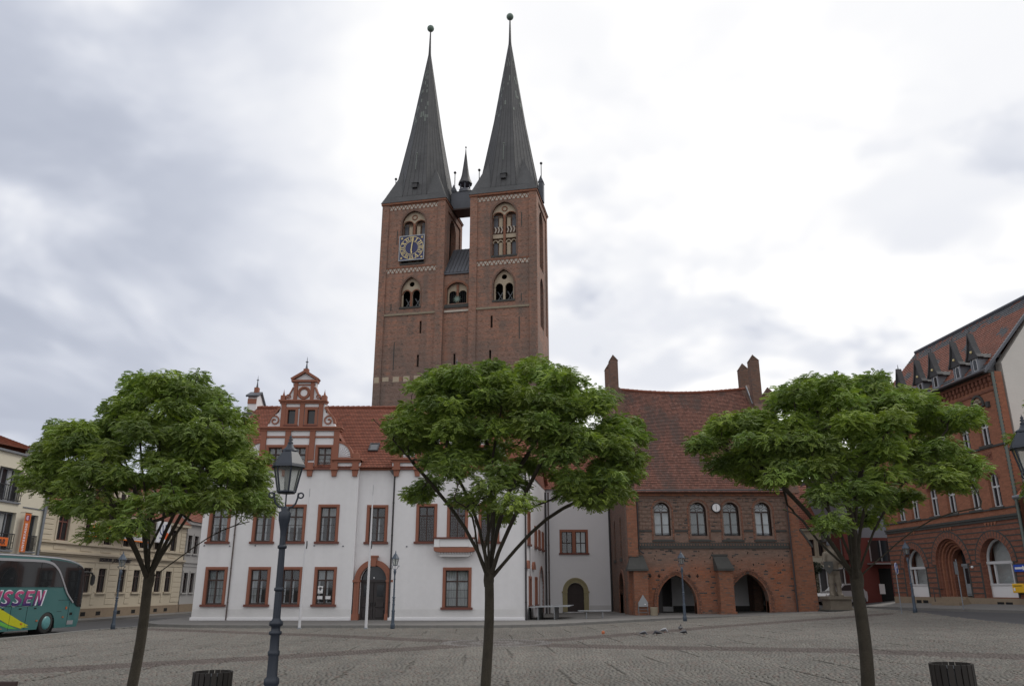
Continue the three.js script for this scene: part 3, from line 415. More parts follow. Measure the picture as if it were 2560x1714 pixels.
      const b = N(); b.cbox(s * 3.72 - 0.2, s * 3.72 + 0.2, 10.04, 10.34, -0.35, 0.1, 0.02); b.lathe([[0.0, 10.9], [0.03, 10.6], [0.08, 10.4], [0.1, 10.34]].reverse(), s * 3.72, 0, -0.1, 8); part(T, 'finial', b, M.terra);
      // volute
      const v = N(), sp1 = []; for (let i = 0; i <= 34; i++) { const t = i / 34, a = -0.5 + t * 9.2, r = 0.40 * (1 - t * 0.86); sp1.push(V2(s * (1.78 + Math.cos(a) * r), 12.5 + Math.sin(a) * r)); } v.ex(ribbon(sp1, 0.085), 0, 0.08); const sp2 = []; for (let i = 0; i <= 12; i++) { const t = i / 12; sp2.push(V2(s * mixf(2.16, 1.5, t * t * 0.4 + t * 0.6), mixf(12.36, 13.4, t) + 0.06 * Math.sin(t * Math.PI * 2))); } v.ex(ribbon(sp2, 0.12), -0.46, 0.09); const sp3 = []; for (let i = 0; i <= 12; i++) { const a = i / 12 * 4.4; sp3.push(V2(s * (1.55 + Math.cos(a) * 0.13 * (1 - i / 20)), 13.32 + Math.sin(a) * 0.13 * (1 - i / 20))); } v.ex(ribbon(sp3, 0.05), 0, 0.085); part(T, 'scroll', v, M.terra);
      const w = N(), q1 = []; for (let i = 0; i <= 24; i++) { const t = i / 24, a = -0.4 + t * 8, r = 0.19 * (1 - t * 0.85); q1.push(V2(s * (0.98 + Math.cos(a) * r), 14.10 + Math.sin(a) * r)); } w.ex(ribbon(q1, 0.055), 0, 0.07); const q2 = []; for (let i = 0; i <= 8; i++) { const t = i / 8; q2.push(V2(s * mixf(1.14, 0.72, Math.pow(t, 0.7)), mixf(14.02, 14.75, t))); } w.ex(ribbon(q2, 0.09), -0.46, 0.08); part(T, 'scroll', w, M.terra);
      const k = N(); k.cbox(s * 1.36 - 0.15, s * 1.36 + 0.15, 13.88, 14.2, -0.35, 0.1, 0.02); k.lathe([[0.1, 14.2], [0.07, 14.28], [0.02, 14.5], [0, 14.68]], s * 1.36, 0, -0.1, 8); part(T, 'finial', k, M.terra);
    }
    { const g = N(); g.add(new THREE.TorusGeometry(0.37, 0.075, 8, 28), new THREE.Matrix4().makeTranslation(0, 14.38, 0.02)); g.add(new THREE.TorusGeometry(0.27, 0.04, 6, 24), new THREE.Matrix4().makeTranslation(0, 14.38, 0.02)); part(T, 'ring_moulding', g, M.terra); }
    { const g = N(); g.ex([V2(-0.86, 15.1), V2(0.86, 15.1), V2(0.86, 15.24), V2(-0.86, 15.24)], -0.46, 0.2); for (const s of [-1, 1]) g.ex(ribbon([V2(s * 0.9, 15.28), V2(0, 15.84)], 0.16), -0.47, 0.21 + 0.004 * s); part(T, 'pediment', g, M.terra); const k = N(); k.box(-0.16, 0.16, 15.8, 16.05, -0.3, 0.02); part(T, 'finial_base', k, M.terra); const f = N(); f.lathe([[0.1, 16.05], [0.05, 16.3], [0.03, 16.5], [0.11, 16.55], [0.03, 16.6], [0.02, 16.75], [0, 16.95]], 0, 0, -0.14, 8); part(T, 'finial', f, M.lead); }
    { const g = N(), zr = -6.5; courses(g, V3(-4.25, 9.35, -0.4).setX(-4.1), V3(-4.1, 9.35, zr - 0.5), V3(0, 14.75, zr - 0.5), V3(0, 14.75, -0.4), 32, 64, 64, 0.2); g.p.length; part(T, 'gable_roof', g, roofRed); const g2 = N(); courses(g2, V3(4.1, 9.35, zr - 0.5), V3(4.1, 9.35, -0.4), V3(0, 14.75, -0.4), V3(0, 14.75, zr - 0.5), 32, 64, 64, 0.2); part(T, 'gable_roof', g2, roofRed); }
  });
  // eaves of the middle bay
  { const g = new G(); g.box(-9.85, -7.6, 9.40, 9.52, -0.4, -0.05); g.box(-9.85, -7.6, 9.3, 9.4, -0.35, -0.18); part(T, 'cornice', g, M.terra); const d = new G(); d.box(-19.75, -17.7, 9.35, 9.5, -0.4, 0.15); part(T, 'cornice', d, M.terra); }
  // main roof
  { const g = new G(); courses(g, V3(-19.9, 9.42, 0.1), V3(1.0, 9.42, 0.1), V3(1.6, 14.8, -6.5), V3(-19.0, 14.8, -6.5), 40, 64, 64, 0.2, { lift: 0.04 }); part(T, 'roof', g, roofRed); const b = new G(); courses(b, V3(3.0, 9.42, -13.1), V3(-19.9, 9.42, -13.1), V3(-19.0, 14.8, -6.5), V3(1.6, 14.8, -6.5), 20, 64, 64, 0.2); courses(b, V3(-19.9, 9.42, -13.1), V3(-19.9, 9.42, 0.1), V3(-19.0, 14.8, -6.5), V3(-19.0, 14.8, -6.5), 30, 64, 64, 0.2); b.tri(V3(0.9, 9.4, 0), V3(2.7, 9.4, -12.8), V3(1.5, 14.75, -6.5)); part(T, 'roof', b, roofRed);
    const r = rng(3), rg = new G(); for (let x = -19; x < 1.5; x += 0.38) rg.tube([V3(x, 14.84, -6.5), V3(x + 0.4, 14.86 + r() * 0.02, -6.5)], [0.11, 0.13], 8, true); part(T, 'ridge_tiles', rg, roofRed);
    const nn = V3(0, 6.6, 5.38).normalize(); const sk = new G(); const c0 = V3(-9.3, 11.0, -1.85), u = V3(1, 0, 0), up = V3(0, 5.38, -6.6).normalize(); const Q = (a, b, o) => c0.clone().addScaledVector(u, a).addScaledVector(up, b).addScaledVector(nn, o); const bar = (a0, a1, b0, b1, G0) => { const z0 = 0.02, z1 = 0.14; const P = [Q(a0, b0, z1), Q(a1, b0, z1), Q(a1, b1, z1), Q(a0, b1, z1)], B = [Q(a0, b0, z0), Q(a1, b0, z0), Q(a1, b1, z0), Q(a0, b1, z0)]; G0.quad(...P); for (let i = 0; i < 4; i++) { const j = (i + 1) % 4; G0.quad(B[i], B[j], P[j], P[i]); } };
    bar(-0.33, -0.25, -0.5, 0.5, sk); bar(0.25, 0.33, -0.5, 0.5, sk); bar(-0.25, 0.25, -0.5, -0.42, sk); bar(-0.25, 0.25, 0.42, 0.5, sk); const S1 = part(T, 'skylight', sk, M.pipeDark); const gl = new G(); gl.quad(Q(-0.25, -0.42, 0.1), Q(0.25, -0.42, 0.1), Q(0.25, 0.42, 0.1), Q(-0.25, 0.42, 0.1)); part(S1, 'pane', gl, M.greyGlass); }
  // downpipes
  const pipe = (x, y0, y1, z, m, r = 0.055) => { const g = new G(); g.rod([x, y0, z], [x, y1, z], r); for (let y = y0 + 1; y < y1; y += 2) g.tube([V3(x, y, z), V3(x, y + 0.06, z)], r + 0.012, 8); part(T, 'downpipe', g, m); };
  pipe(-17.45, 0.15, 9.3, 0.09, M.pipe, 0.045); pipe(-7.55, 0.15, 8.95, 0.02, M.pipeDark, 0.055); pipe(0.86, 0.15, 9.3, 0.1, M.pipeDark, 0.06); pipe(2.62, 0.15, 9.2, -11.9, M.pipeDark, 0.08); pipe(2.85, 0.15, 9.2, -11.95, M.pipe, 0.06);
  { const g = new G(); g.ex([V2(-7.9, 9.25), V2(-7.36, 9.25), V2(-7.44, 8.95), V2(-7.66, 8.95)], -0.1, 0.13); part(T, 'rain_head', g, M.pipeDark); }
  { const g = new G(); for (const [x, y] of [[-19.3, 4.55], [-17.7, 4.52], [-16.1, 4.55], [-12.4, 4.55], [-10.6, 4.52], [-6.6, 4.5]]) { g.sphere(x, y, 0.02, 0.05, 8, 6); } part(T, 'wall_anchor', g, M.pipeGrey); }
  // rear gable seen over the roof on the left
  { const R = new THREE.Matrix4().makeBasis(V3(0, 0, -1), V3(0, 1, 0), V3(1, 0, 0)).setPosition(-21.5, 0, 0), g = new G(R); g.ex([V2(10.2, 11), V2(10.2, 14.5), V2(10.9, 14.5), V2(10.9, 15.3), V2(11.5, 15.3), V2(11.5, 16.9), V2(12.3, 17.3), V2(14.3, 16.0), V2(14.6, 15.0), V2(14.6, 11)], 0, 0.72); part(T, 'rear_gable', g, M.plaster); const c = new G(R); for (const q of [[V2(10.0, 14.56), V2(10.9, 14.56)], [V2(10.75, 15.36), V2(11.5, 15.36)], [V2(11.3, 16.9), V2(12.4, 17.42)], [V2(12.3, 17.40), V2(14.5, 15.92)]]) c.ex(ribbon(q, 0.15), -0.14, 0.86); part(T, 'coping', c, M.lead); const t = new G(); t.box(-21.5, -20.78, 16.3, 16.7, -11.5, -11.44); t.box(-21.44, -20.84, 15.4, 15.7, -11.5, -11.45); part(T, 'rear_gable_trim', t, M.terra); const k = new G(); k.box(-21.32, -20.98, 17.3, 17.85, -12.6, -12.2); part(T, 'finial_base', k, M.terra); const f = new G(); f.lathe([[0.1, 17.85], [0.05, 18.2], [0.03, 18.45], [0.12, 18.5], [0.03, 18.56], [0, 18.95]], -21.15, 0, -12.4, 8); part(T, 'finial', f, M.lead); }
}
// ---------------------------------------------------------------- white connecting wing with the arched door
{
  const T = thing('connecting_wing', 'set back white wing with an arched stone doorway between town hall and brick hall', 'building', [0, 0, -63]);
  const g = new G(); g.ex(rect(2.0, 7.9, 0, 9.6), -0.5, 0, [rect(3.73, 5.96, 4.62, 6.4), arch(4.89, 0.65, 0.28, 1.72, 0.68)]); g.box(2, 7.9, 0, 9.6, -8, -7.5); part(T, 'wall', g, M.plaster);
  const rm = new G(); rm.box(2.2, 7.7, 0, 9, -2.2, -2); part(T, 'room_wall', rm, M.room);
  const r = new G(); courses(r, V3(1.5, 9.5, 0.3), V3(8.2, 9.5, 0.3), V3(8.2, 13.5, -4), V3(1.5, 13.5, -4), 24, 64, 64, 0.2); courses(r, V3(8.2, 9.5, -8.3), V3(1.5, 9.5, -8.3), V3(1.5, 13.5, -4), V3(8.2, 13.5, -4), 12, 64, 64, 0.2); part(T, 'roof', r, roofRed);
  const a = new G(new THREE.Matrix4().makeTranslation(4.89, 0, 0)); a.ex(archBand(0, 0.64, 0.28, 1.72, 0.70, 'round', 0, 0.36, 18), -0.2, 0.06); a.ex(archBand(0, 0.64, 0.28, 1.72, 0.70, 'round', 0.24, 0.36, 18), 0.06, 0.12); a.box(-1.06, -0.62, 1.66, 1.78, -0.1, 0.11); a.box(0.62, 1.06, 1.66, 1.78, -0.1, 0.11); part(T, 'door_surround', a, M.stoneArch);
  const d = new G(); d.ex(arch(4.89, 0.66, 0.28, 1.72, 0.70, 'round', 16), -0.26, -0.2); for (let i = 0; i < 7; i++) { const x = 4.27 + i * 0.18; d.box(x, x + 0.165, 0.3, 1.9, -0.2, -0.18); } d.box(4.3, 5.5, 1.55, 1.68, -0.18, -0.15); const dm = part(T, 'door', d, M.doorOld); const h = new G(); h.box(5.3, 5.36, 1.0, 1.12, -0.2, -0.12); part(dm, 'handle', h, M.iron);
  const w = new G(); w.box(3.73, 3.9, 4.62, 6.4, -0.2, 0.05); w.box(5.79, 5.96, 4.62, 6.4, -0.2, 0.05); w.box(3.9, 5.79, 6.22, 6.4, -0.2, 0.05); w.box(4.72, 4.98, 4.62, 6.22, -0.2, 0.05); const W = part(T, 'window', w, M.terra); const s = new G(); s.box(3.66, 6.03, 4.5, 4.62, -0.2, 0.13); part(W, 'sill', s, M.terraDark);
  const sh = new G(); for (const [x0, x1] of [[3.9, 4.72], [4.98, 5.79]]) { sh.box(x0, x0 + 0.06, 4.62, 6.22, -0.18, -0.1); sh.box(x1 - 0.06, x1, 4.62, 6.22, -0.18, -0.1); const xm = (x0 + x1) / 2; sh.box(xm - 0.035, xm + 0.035, 4.62, 6.22, -0.18, -0.09); sh.box(x0 + 0.06, xm - 0.035, 5.34, 5.41, -0.18, -0.1); sh.box(xm + 0.035, x1 - 0.06, 5.34, 5.41, -0.18, -0.1); } part(W, 'sash', sh, M.woodDark);
  for (const [x0, x1] of [[3.93, 4.3], [4.32, 4.7], [5.0, 5.37], [5.39, 5.77]]) { const p = new G(); p.box(x0, x1, 4.64, 6.2, -0.15, -0.142); part(W, 'pane', p, M.glass); }
  const c = new G(); c.box(5.0, 5.77, 4.7, 6.2, -0.35, -0.34); part(W, 'curtain', c, M.curtain);
  const p = new G(); p.rod([7.66, 0.2, 0.1], [7.66, 9.4, 0.1], 0.07); part(T, 'downpipe', p, M.pipeDark); const b = new G(); b.box(2.4, 3.9, 0, 0.75, 0, 0.03); b.box(5.95, 7.7, 0, 0.75, 0, 0.03); part(T, 'plinth', b, M.plasterGrey);
}

// ---------------------------------------------------------------- brick court hall with pointed arcade
const brickHall = brick(12.6, 8.7, 1792, 1240, 0.27, 0.092, 0.014, [0.155, 0.130, 0.112], (x, y, a, b) => {
  const n = fbm(x * 0.55 + 3, y * 0.6, 1, 4), n2 = fbm(x * 1.6, y * 1.3, 8, 3), low = step01(4.3, 2.6, y + 1.4 * (n - 0.5)), k = 0.80 + 0.32 * a;
  const up = [0.205, 0.130, 0.100], lo = [0.29, 0.098, 0.046]; const t = clamp(low * (0.25 + 1.2 * n2), 0, 1); let c = [0, 1, 2].map(i => mixf(up[i], lo[i], t) * k);
  const soot = step01(0.9, 0.2, y) * 0.55 + step01(0.60, 0.72, n) * 0.45; c = c.map((v, i) => mixf(v, [0.075, 0.062, 0.055][i], clamp(soot * (0.65 + 0.5 * b), 0, 0.8)));
  if (b > 0.95) c = [0.06, 0.052, 0.05]; return c;
});
const brickDark = brick(4, 4, 768, 768, 0.27, 0.092, 0.014, [0.12, 0.105, 0.09], (x, y, a, b) => { const k = 0.78 + 0.36 * a, d = b > 0.9; return d ? [0.12 * k, 0.085 * k, 0.072 * k] : [0.175 * k, 0.098 * k, 0.071 * k]; });
const brickRed = brick(4, 4, 768, 768, 0.27, 0.092, 0.014, [0.14, 0.115, 0.095], (x, y, a, b) => { const k = 0.8 + 0.32 * a; return b > 0.93 ? [0.15 * k, 0.085 * k, 0.065 * k] : [0.255 * k, 0.100 * k, 0.055 * k]; });
const brickMould = brick(2, 2, 256, 256, 0.14, 0.1, 0.02, [0.08, 0.06, 0.05], (x, y, a) => [0.23 * (0.6 + 0.7 * a), 0.098 * (0.6 + 0.7 * a), 0.062 * (0.6 + 0.7 * a)]);
{
  const T = thing('brick_hall', 'gothic brick hall with two pointed arches, stained tile roof and stepped gable pillars', 'brick hall', [0, 0, -54]);
  const X0 = 7.75, X1 = 19.25, H = 8.25, A1 = [10.88, 1.27, 0.2, 1.08, 1.76], A2 = [15.66, 1.25, 0.2, 1.2, 1.74], wx = [10.18, 12.63, 14.86, 17.02], D = 15;
  const g = new G(); g.ex(rect(X0, X1, 0.1, H), -0.75, 0, [arch(...A1, 'point'), arch(...A2, 'point')].concat(wx.map(x => arch(x, 0.535, 5.36, 7.06, 0.53)))); part(T, 'wall', g, brickHall);
  // left side wall, with its own arch and windows
  const L = frame(X0, -D, 0, 0, 0); L.makeBasis(V3(0, 0, 1), V3(0, 1, 0), V3(-1, 0, 0)).setPosition(X0, 0, -D);
  const l = new G(L); l.ex(rect(0, D - 0.75, 0.1, H), -0.7, 0, [arch(D - 3.4, 1.3, 0.2, 1.6, 1.5, 'point'), arch(D - 3.2, 0.4, 4.0, 6.3, 0.6, 'point'), arch(D - 6.5, 0.4, 4.0, 6.3, 0.6, 'point')]); l.ex([V2(0, H), V2(D, H), V2(D / 2, 17.4)], -0.66, 0.0); part(T, 'wall', l, brickDark);
  const w3 = new G(L); for (const c of [D - 3.2, D - 6.5]) { w3.ex(arch(c, 0.4, 4.0, 6.3, 0.6, 'point'), -0.3, -0.26); } part(T, 'pane', w3, M.greyGlass);
  { const s = new G(L); s.box(D - 3.65, D - 2.75, 3.8, 4.0, -0.2, 0.08); s.box(D - 6.95, D - 6.05, 3.8, 4.0, -0.2, 0.08); part(T, 'sill', s, M.darkStone); const b = new G(L); b.ex(archBand(D - 3.4, 1.3, 0.2, 1.6, 1.5, 'point', 0, 0.18), -0.2, 0.07); part(T, 'arch_moulding', b, brickMould); }
  const r = new G(); r.box(X1 - 0.7, X1, 0.1, H, -D, -0.75); r.box(X0, X1, 0.1, H, -D - 0.5, -D); const R = new THREE.Matrix4().makeBasis(V3(0, 0, -1), V3(0, 1, 0), V3(1, 0, 0)).setPosition(X1, 0, 0); const rg = new G(R); rg.ex([V2(0, H), V2(D, H), V2(D / 2, 17.4)], -0.66, 0); part(T, 'wall', r, brickDark); part(T, 'gable_wall', rg, brickDark);
  // arcade inside
  const fl = new G(); fl.box(X0 + 0.7, X1 - 0.7, 0.3, 0.42, -5, -0.75); part(T, 'arcade_floor', fl, M.pave);
  const bw = new G(); bw.ex(rect(X0 + 0.7, X1 - 0.7, 0.42, 3.7), -5.3, -5, [rect(10.72, 11.52, 0.75, 2.75)]); part(T, 'arcade_wall', bw, M.white); const pl = new G(); pl.box(X0 + 0.7, 10.7, 0.42, 0.85, -5, -4.97); pl.box(11.55, X1 - 0.7, 0.42, 0.8, -5, -4.97); part(T, 'arcade_plinth', pl, M.darkStone);
  const dd = new G(); dd.box(10.72, 11.52, 0.75, 2.75, -5.28, -5.2); part(T, 'arcade_door', dd, M.door); const pr = new G(); pr.box(9.3, 10.38, 0.42, 3.5, -4.97, -2.6); part(T, 'arcade_pier', pr, M.door); const ce = new G(); ce.box(X0 + 0.7, X1 - 0.7, 3.3, 3.6, -5, -0.75); part(T, 'arcade_ceiling', ce, M.plasterGrey); const up = new G(); up.box(X0 + 0.7, X1 - 0.7, 3.7, 8.2, -2.8, -2.6); part(T, 'room_wall', up, M.room); const sd = new G(); sd.box(17.0, 17.6, 0.42, 3.3, -4.9, -3.6); part(T, 'arcade_pier', sd, brickDark);
  for (const A of [A1, A2]) { let i = 0; for (const [d0, d1, z] of [[0, 0.10, -0.18], [0.10, 0.2, 0.05], [0.2, 0.30, 0.10]]) { const b = new G(); b.ex(archBand(A[0], A[1], A[2], A[3], A[4], 'point', d0, d1 - 0.004, 18), i === 0 ? -0.6 : -0.02, z); part(T, 'arch_moulding', b, brickMould); i++; } }
  // upper windows
  wx.forEach((x, i) => {
    const a = new G(); a.ex(archBand(x, 0.535, 5.1, 7.06, 0.53, 'round', 0, 0.11), -0.5, -0.10); const W = part(T, 'window', a, brickMould);
    const b = new G(); b.ex(archBand(x, 0.535, 5.1, 7.06, 0.53, 'round', 0.11, 0.22), -0.1, 0.035); part(W, 'window_moulding', b, brickMould);
    const s = new G(); s.box(x - 0.74, x + 0.74, 4.98, 5.1, -0.2, 0.10); s.quad(V3(x - 0.66, 5.1, 0.06), V3(x + 0.66, 5.1, 0.06), V3(x + 0.53, 5.36, -0.3), V3(x - 0.53, 5.36, -0.3)); part(W, 'sill', s, M.darkStone);
    const f = new G(), z0 = -0.38, z1 = -0.30; f.ex(archBand(x, 0.475, 5.36, 7.06, 0.47, 'round', 0, 0.06), z0, z1); f.box(x - 0.04, x + 0.04, 5.36, 6.95, z0, z1 + 0.02); f.box(x - 0.475, x - 0.04, 6.90, 7.0, z0, z1 + 0.01); f.box(x + 0.04, x + 0.475, 6.90, 7.0, z0, z1 + 0.01); f.box(x - 0.48, x + 0.48, 5.3, 5.44, z0, z1 + 0.03); f.box(x - 0.475, x - 0.04, 6.1, 6.13, z0 + 0.02, z1 - 0.02); f.box(x + 0.04, x + 0.475, 6.1, 6.13, z0 + 0.02, z1 - 0.02);
    f.add(new THREE.TorusGeometry(0.14, 0.018, 6, 20), new THREE.Matrix4().makeTranslation(x, 7.36, -0.34)); for (const q of [-1, 1]) f.add(new THREE.TorusGeometry(0.2, 0.018, 6, 16, Math.PI), new THREE.Matrix4().makeTranslation(x + q * 0.25, 7.0, -0.34)); part(W, 'sash', f, M.woodDark);
    for (const q of [0, 1]) { const p = new G(), xa = q ? x + 0.02 : x - 0.475; p.box(xa, xa + 0.455, 5.4, 6.95, -0.352, -0.345); part(W, 'pane', p, M.glass); } const p2 = new G(); p2.ex(arch(x, 0.47, 6.97, 7.06, 0.46, 'round', 14), -0.352, -0.345); part(W, 'pane', p2, M.glass);
    const bl = new G(); for (let k = 0; k < 12; k++) { const xx = x - 0.47 + k * 0.08; bl.quad(V3(xx, 5.45, -0.55), V3(xx + 0.07, 5.45, -0.51), V3(xx + 0.07, 7.4, -0.51), V3(xx, 7.4, -0.55)); } part(W, 'blind', bl, i === 0 || i === 3 ? M.white : M.blinds); const gr = new G(); for (let k = 0; k < 14; k++) gr.box(x - 0.5 + k * 0.073, x - 0.48 + k * 0.073, 5.3, 5.52, -0.14, -0.12); gr.box(x - 0.5, x + 0.5, 5.5, 5.53, -0.15, -0.11); part(W, 'window_guard', gr, M.iron);
  });
  // relief of raised bricks between the windows, bands and eaves
  { const f = new G(), gaps = [[8.5, 9.42], [10.96, 11.86], [13.40, 14.1], [15.62, 16.26], [17.78, 18.5]]; const rr = rng(12); for (let row = 0; row < 9; row++) { const y = 5.78 + row * 0.26; for (const [a, b] of row > 6 ? [[8.5, 9.8], [10.6, 12.25], [13.0, 13.6], [14.1, 14.5], [15.2, 16.65], [17.4, 18.5]] : gaps) { f.box(a, b, y, y + 0.035, 0, 0.03); for (let x = a + (row % 2 ? 0.12 : 0.3); x < b - 0.05; x += 0.38 + rr() * 0.02) f.box(x, x + 0.035, y + 0.035, y + 0.26, 0, 0.028); } } const p = part(T, 'relief_bricks', f, brickDark); p.userData.kind = 'stuff'; }
  { const s = new G(); for (const [a, b] of [[8.5, 9.42], [10.96, 11.86], [13.40, 14.1], [15.62, 16.26], [17.78, 18.5]]) s.box(a, b, 5.64, 5.74, 0, 0.07); part(T, 'string_course', s, M.darkStone); }
  { const b = new G(); b.box(8.45, 18.6, 4.60, 4.90, -0.1, 0.05); b.box(8.45, 18.6, 4.54, 4.6, -0.1, 0.09); part(T, 'string_course', b, M.darkStone); const d = new G(); for (let x = 8.5; x < 18.5; x += 0.19) d.box(x, x + 0.1, 4.9, 4.97, 0, 0.05); for (let x = 8.55; x < 18.5; x += 0.19) d.box(x, x + 0.09, 4.72, 4.82, 0.05, 0.075); const p = part(T, 'dentil_bricks', d, brickDark); p.userData.kind = 'stuff'; }
  { const e = new G(); e.box(8.45, X1 - 0.6, 8.0, 8.25, -0.1, 0.08); part(T, 'eaves_course', e, brickRed); const gt = new G(); gt.tube([V3(8.5, 8.32, 0.28), V3(18.6, 8.36, 0.28)], 0.09, 8); part(T, 'gutter', gt, M.pipeDark); }
  { const h = new G(), r2 = rng(4); for (let i = 0; i < 46; i++) { const x = 8.9 + r2() * 9.3, y = 3.0 + r2() * 1.35; h.box(x, x + 0.07, y, y + 0.07, 0.0, 0.006); } for (const x of [9.15, 9.75, 11.75, 12.3]) { h.box(x - 0.03, x + 0.03, 2.66, 2.9, 0, 0.03); h.box(x - 0.1, x + 0.1, 2.75, 2.81, 0.001, 0.029); } const p = part(T, 'glazed_headers', h, M.black); p.userData.kind = 'stuff'; }
  // buttresses
  { const b = new G(); b.box(7.93, 8.84, 0.1, 3.1, 0, 0.95); part(T, 'buttress', b, brickRed); const c = new G(); c.quad(V3(7.55, 3.2, 1.1), V3(8.9, 3.2, 1.1), V3(8.75, 4.1, 0.02), V3(7.9, 4.12, 0.02)); c.box(7.55, 8.9, 3.08, 3.2, 0, 1.1); c.quad(V3(8.9, 3.2, 1.1), V3(8.9, 3.2, 0), V3(8.75, 4.1, 0.0), V3(8.75, 4.1, 0.02)); c.quad(V3(7.55, 3.2, 0), V3(7.55, 3.2, 1.1), V3(7.9, 4.12, 0.02), V3(7.9, 4.12, 0)); part(T, 'buttress_cap', c, M.darkStone);
    const m = new G(); m.box(13.5, 14.42, 0.2, 3.12, 0, 0.9); m.box(13.42, 14.5, 0.2, 0.55, 0, 0.96); part(T, 'buttress', m, brickRed); const mc = new G(); mc.quad(V3(13.42, 3.24, 1.05), V3(14.5, 3.24, 1.05), V3(14.35, 4.05, 0.02), V3(13.4, 4.05, 0.02)); mc.box(13.42, 14.5, 3.1, 3.24, 0, 1.05); mc.quad(V3(14.5, 3.24, 1.05), V3(14.5, 3.24, 0), V3(14.35, 4.05, 0.0), V3(14.35, 4.05, 0.02)); mc.quad(V3(13.42, 3.24, 0), V3(13.42, 3.24, 1.05), V3(13.4, 4.05, 0.02), V3(13.4, 4.05, 0)); mc.box(13.3, 14.4, 4.05, 4.17, 0, 0.06); part(T, 'buttress_cap', mc, M.darkStone);
    const q = new G(); q.ex([V2(18.65, 0.2), V2(20.05, 0.2), V2(19.95, 4.6), V2(19.35, 5.7), V2(19.25, 8.2), V2(18.65, 8.2)], -1.6, 0.28); part(T, 'buttress', q, brickRed); const qc = new G(); qc.ex(ribbon([V2(20.05, 4.62), V2(19.3, 5.78)], 0.12), -1.65, 0.34); part(T, 'buttress_cap', qc, M.darkStone);
    const fo = new G(); fo.box(8.84, 13.42, 0.1, 0.5, 0, 0.05); const k = fo; k.p.length = 0; k.n.length = 0; k.u.length = 0; for (const [a, b2] of [[8.84, 9.35], [12.42, 13.42], [14.5, 14.15], [17.2, 18.65]]) if (b2 > a) k.box(a, b2, 0.1, 0.55, 0, 0.06); part(T, 'plinth', k, brickDark);
    const lc = new G(); lc.box(7.75, 8.42, 4.0, 8.2, 0, 0.22); part(T, 'corner_pier', lc, brickRed); }
  // roof with a sagging ridge
  { const n = 66, e = new G(); courses(e, V3(8.35, 8.22, 0.42), V3(18.75, 8.22, 0.42), V3(18.75, 17.35, -D / 2), V3(8.35, 17.35, -D / 2), n, 76, 68, 0.145, { sag: 0.32, seg: 14, lift: 0.035 }); part(T, 'roof', e, roofOld); const b = new G(); courses(b, V3(18.75, 8.22, -D - 0.4), V3(8.35, 8.22, -D - 0.4), V3(8.35, 17.35, -D / 2), V3(18.75, 17.35, -D / 2), 30, 76, 68, 0.145, { sag: 0.32, seg: 8 }); part(T, 'roof', b, roofOld); const rd = new G(), r3 = rng(6); for (let x = 8.4; x < 18.7; x += 0.36) { const s = u => 17.38 - 0.32 * Math.sin(Math.PI * clamp((u - 8.35) / 10.4, 0, 1)); rd.tube([V3(x, s(x), -D / 2), V3(x + 0.37, s(x + 0.37) + r3() * 0.02, -D / 2)], [0.12, 0.14], 8); } part(T, 'ridge_tiles', rd, roofRed); }
  // stepped gable parapets and pillars
  const pillar = (x0, x1, z, y0, y1, w) => { const p = new G(); p.box(x0, x1, y0, y1, z - w / 2, z + w / 2); const xm = (x0 + x1) / 2, h = 0.6, o = 0.04; p.quad(V3(x0 - o, y1, z + w / 2), V3(x1 + o, y1, z + w / 2), V3(xm, y1 + h, z), V3(xm, y1 + h, z)); for (const [a, b] of [[V3(x0 - o, y1, z + w / 2), V3(x1 + o, y1, z + w / 2)], [V3(x1 + o, y1, z + w / 2), V3(x1 + o, y1, z - w / 2)], [V3(x1 + o, y1, z - w / 2), V3(x0 - o, y1, z - w / 2)], [V3(x0 - o, y1, z - w / 2), V3(x0 - o, y1, z + w / 2)]]) p.tri(a, b, V3(xm, y1 + h, z)); part(T, 'gable_pillar', p, brickDark); };
  for (const [x0, x1] of [[7.78, 8.42], [18.95, 19.66]]) { for (const [z, y] of [[-3.3, 15.9], [-6.1, 19.3], [-9.0, 19.4], [-11.8, 15.9]]) pillar(x0, x1, z, 9, y, 0.75);
    const pr2 = new G(new THREE.Matrix4().makeBasis(V3(0, 0, -1), V3(0, 1, 0), V3(1, 0, 0)).setPosition(x0, 0, 0)); pr2.ex([V2(-0.1, 8.2), V2(0.2, 8.9), V2(3, 12.35), V2(5.8, 15.9), V2(7.5, 17.75), V2(9.2, 15.9), V2(12, 12.35), V2(14.8, 8.9), V2(15.1, 8.2)], 0.02, x1 - x0 - 0.02); part(T, 'gable_parapet', pr2, brickDark); }
  { const f = new G(); f.tube([V3(18.9, 17.55, -7.2), V3(18.9, 15.8, -5.9)], 0.05, 6); part(T, 'flashing', f, M.pipeGrey); }
  { const p = new G(); p.tube([V3(8.5, 8.2, 0.12), V3(8.5, 4.6, 0.12), V3(8.55, 4.35, 0.2), V3(8.8, 4.2, 0.25)], 0.05, 8); part(T, 'downpipe', p, M.pipeDark); const q = new G(); q.rod([18.6, 0.5, 0.36], [18.6, 8.2, 0.36], 0.055); part(T, 'downpipe', q, M.pipeDark); const s = new G(); s.rod([7.75, 0, -0.7], [7.75, 0.1, -0.7], 0.01); }
}
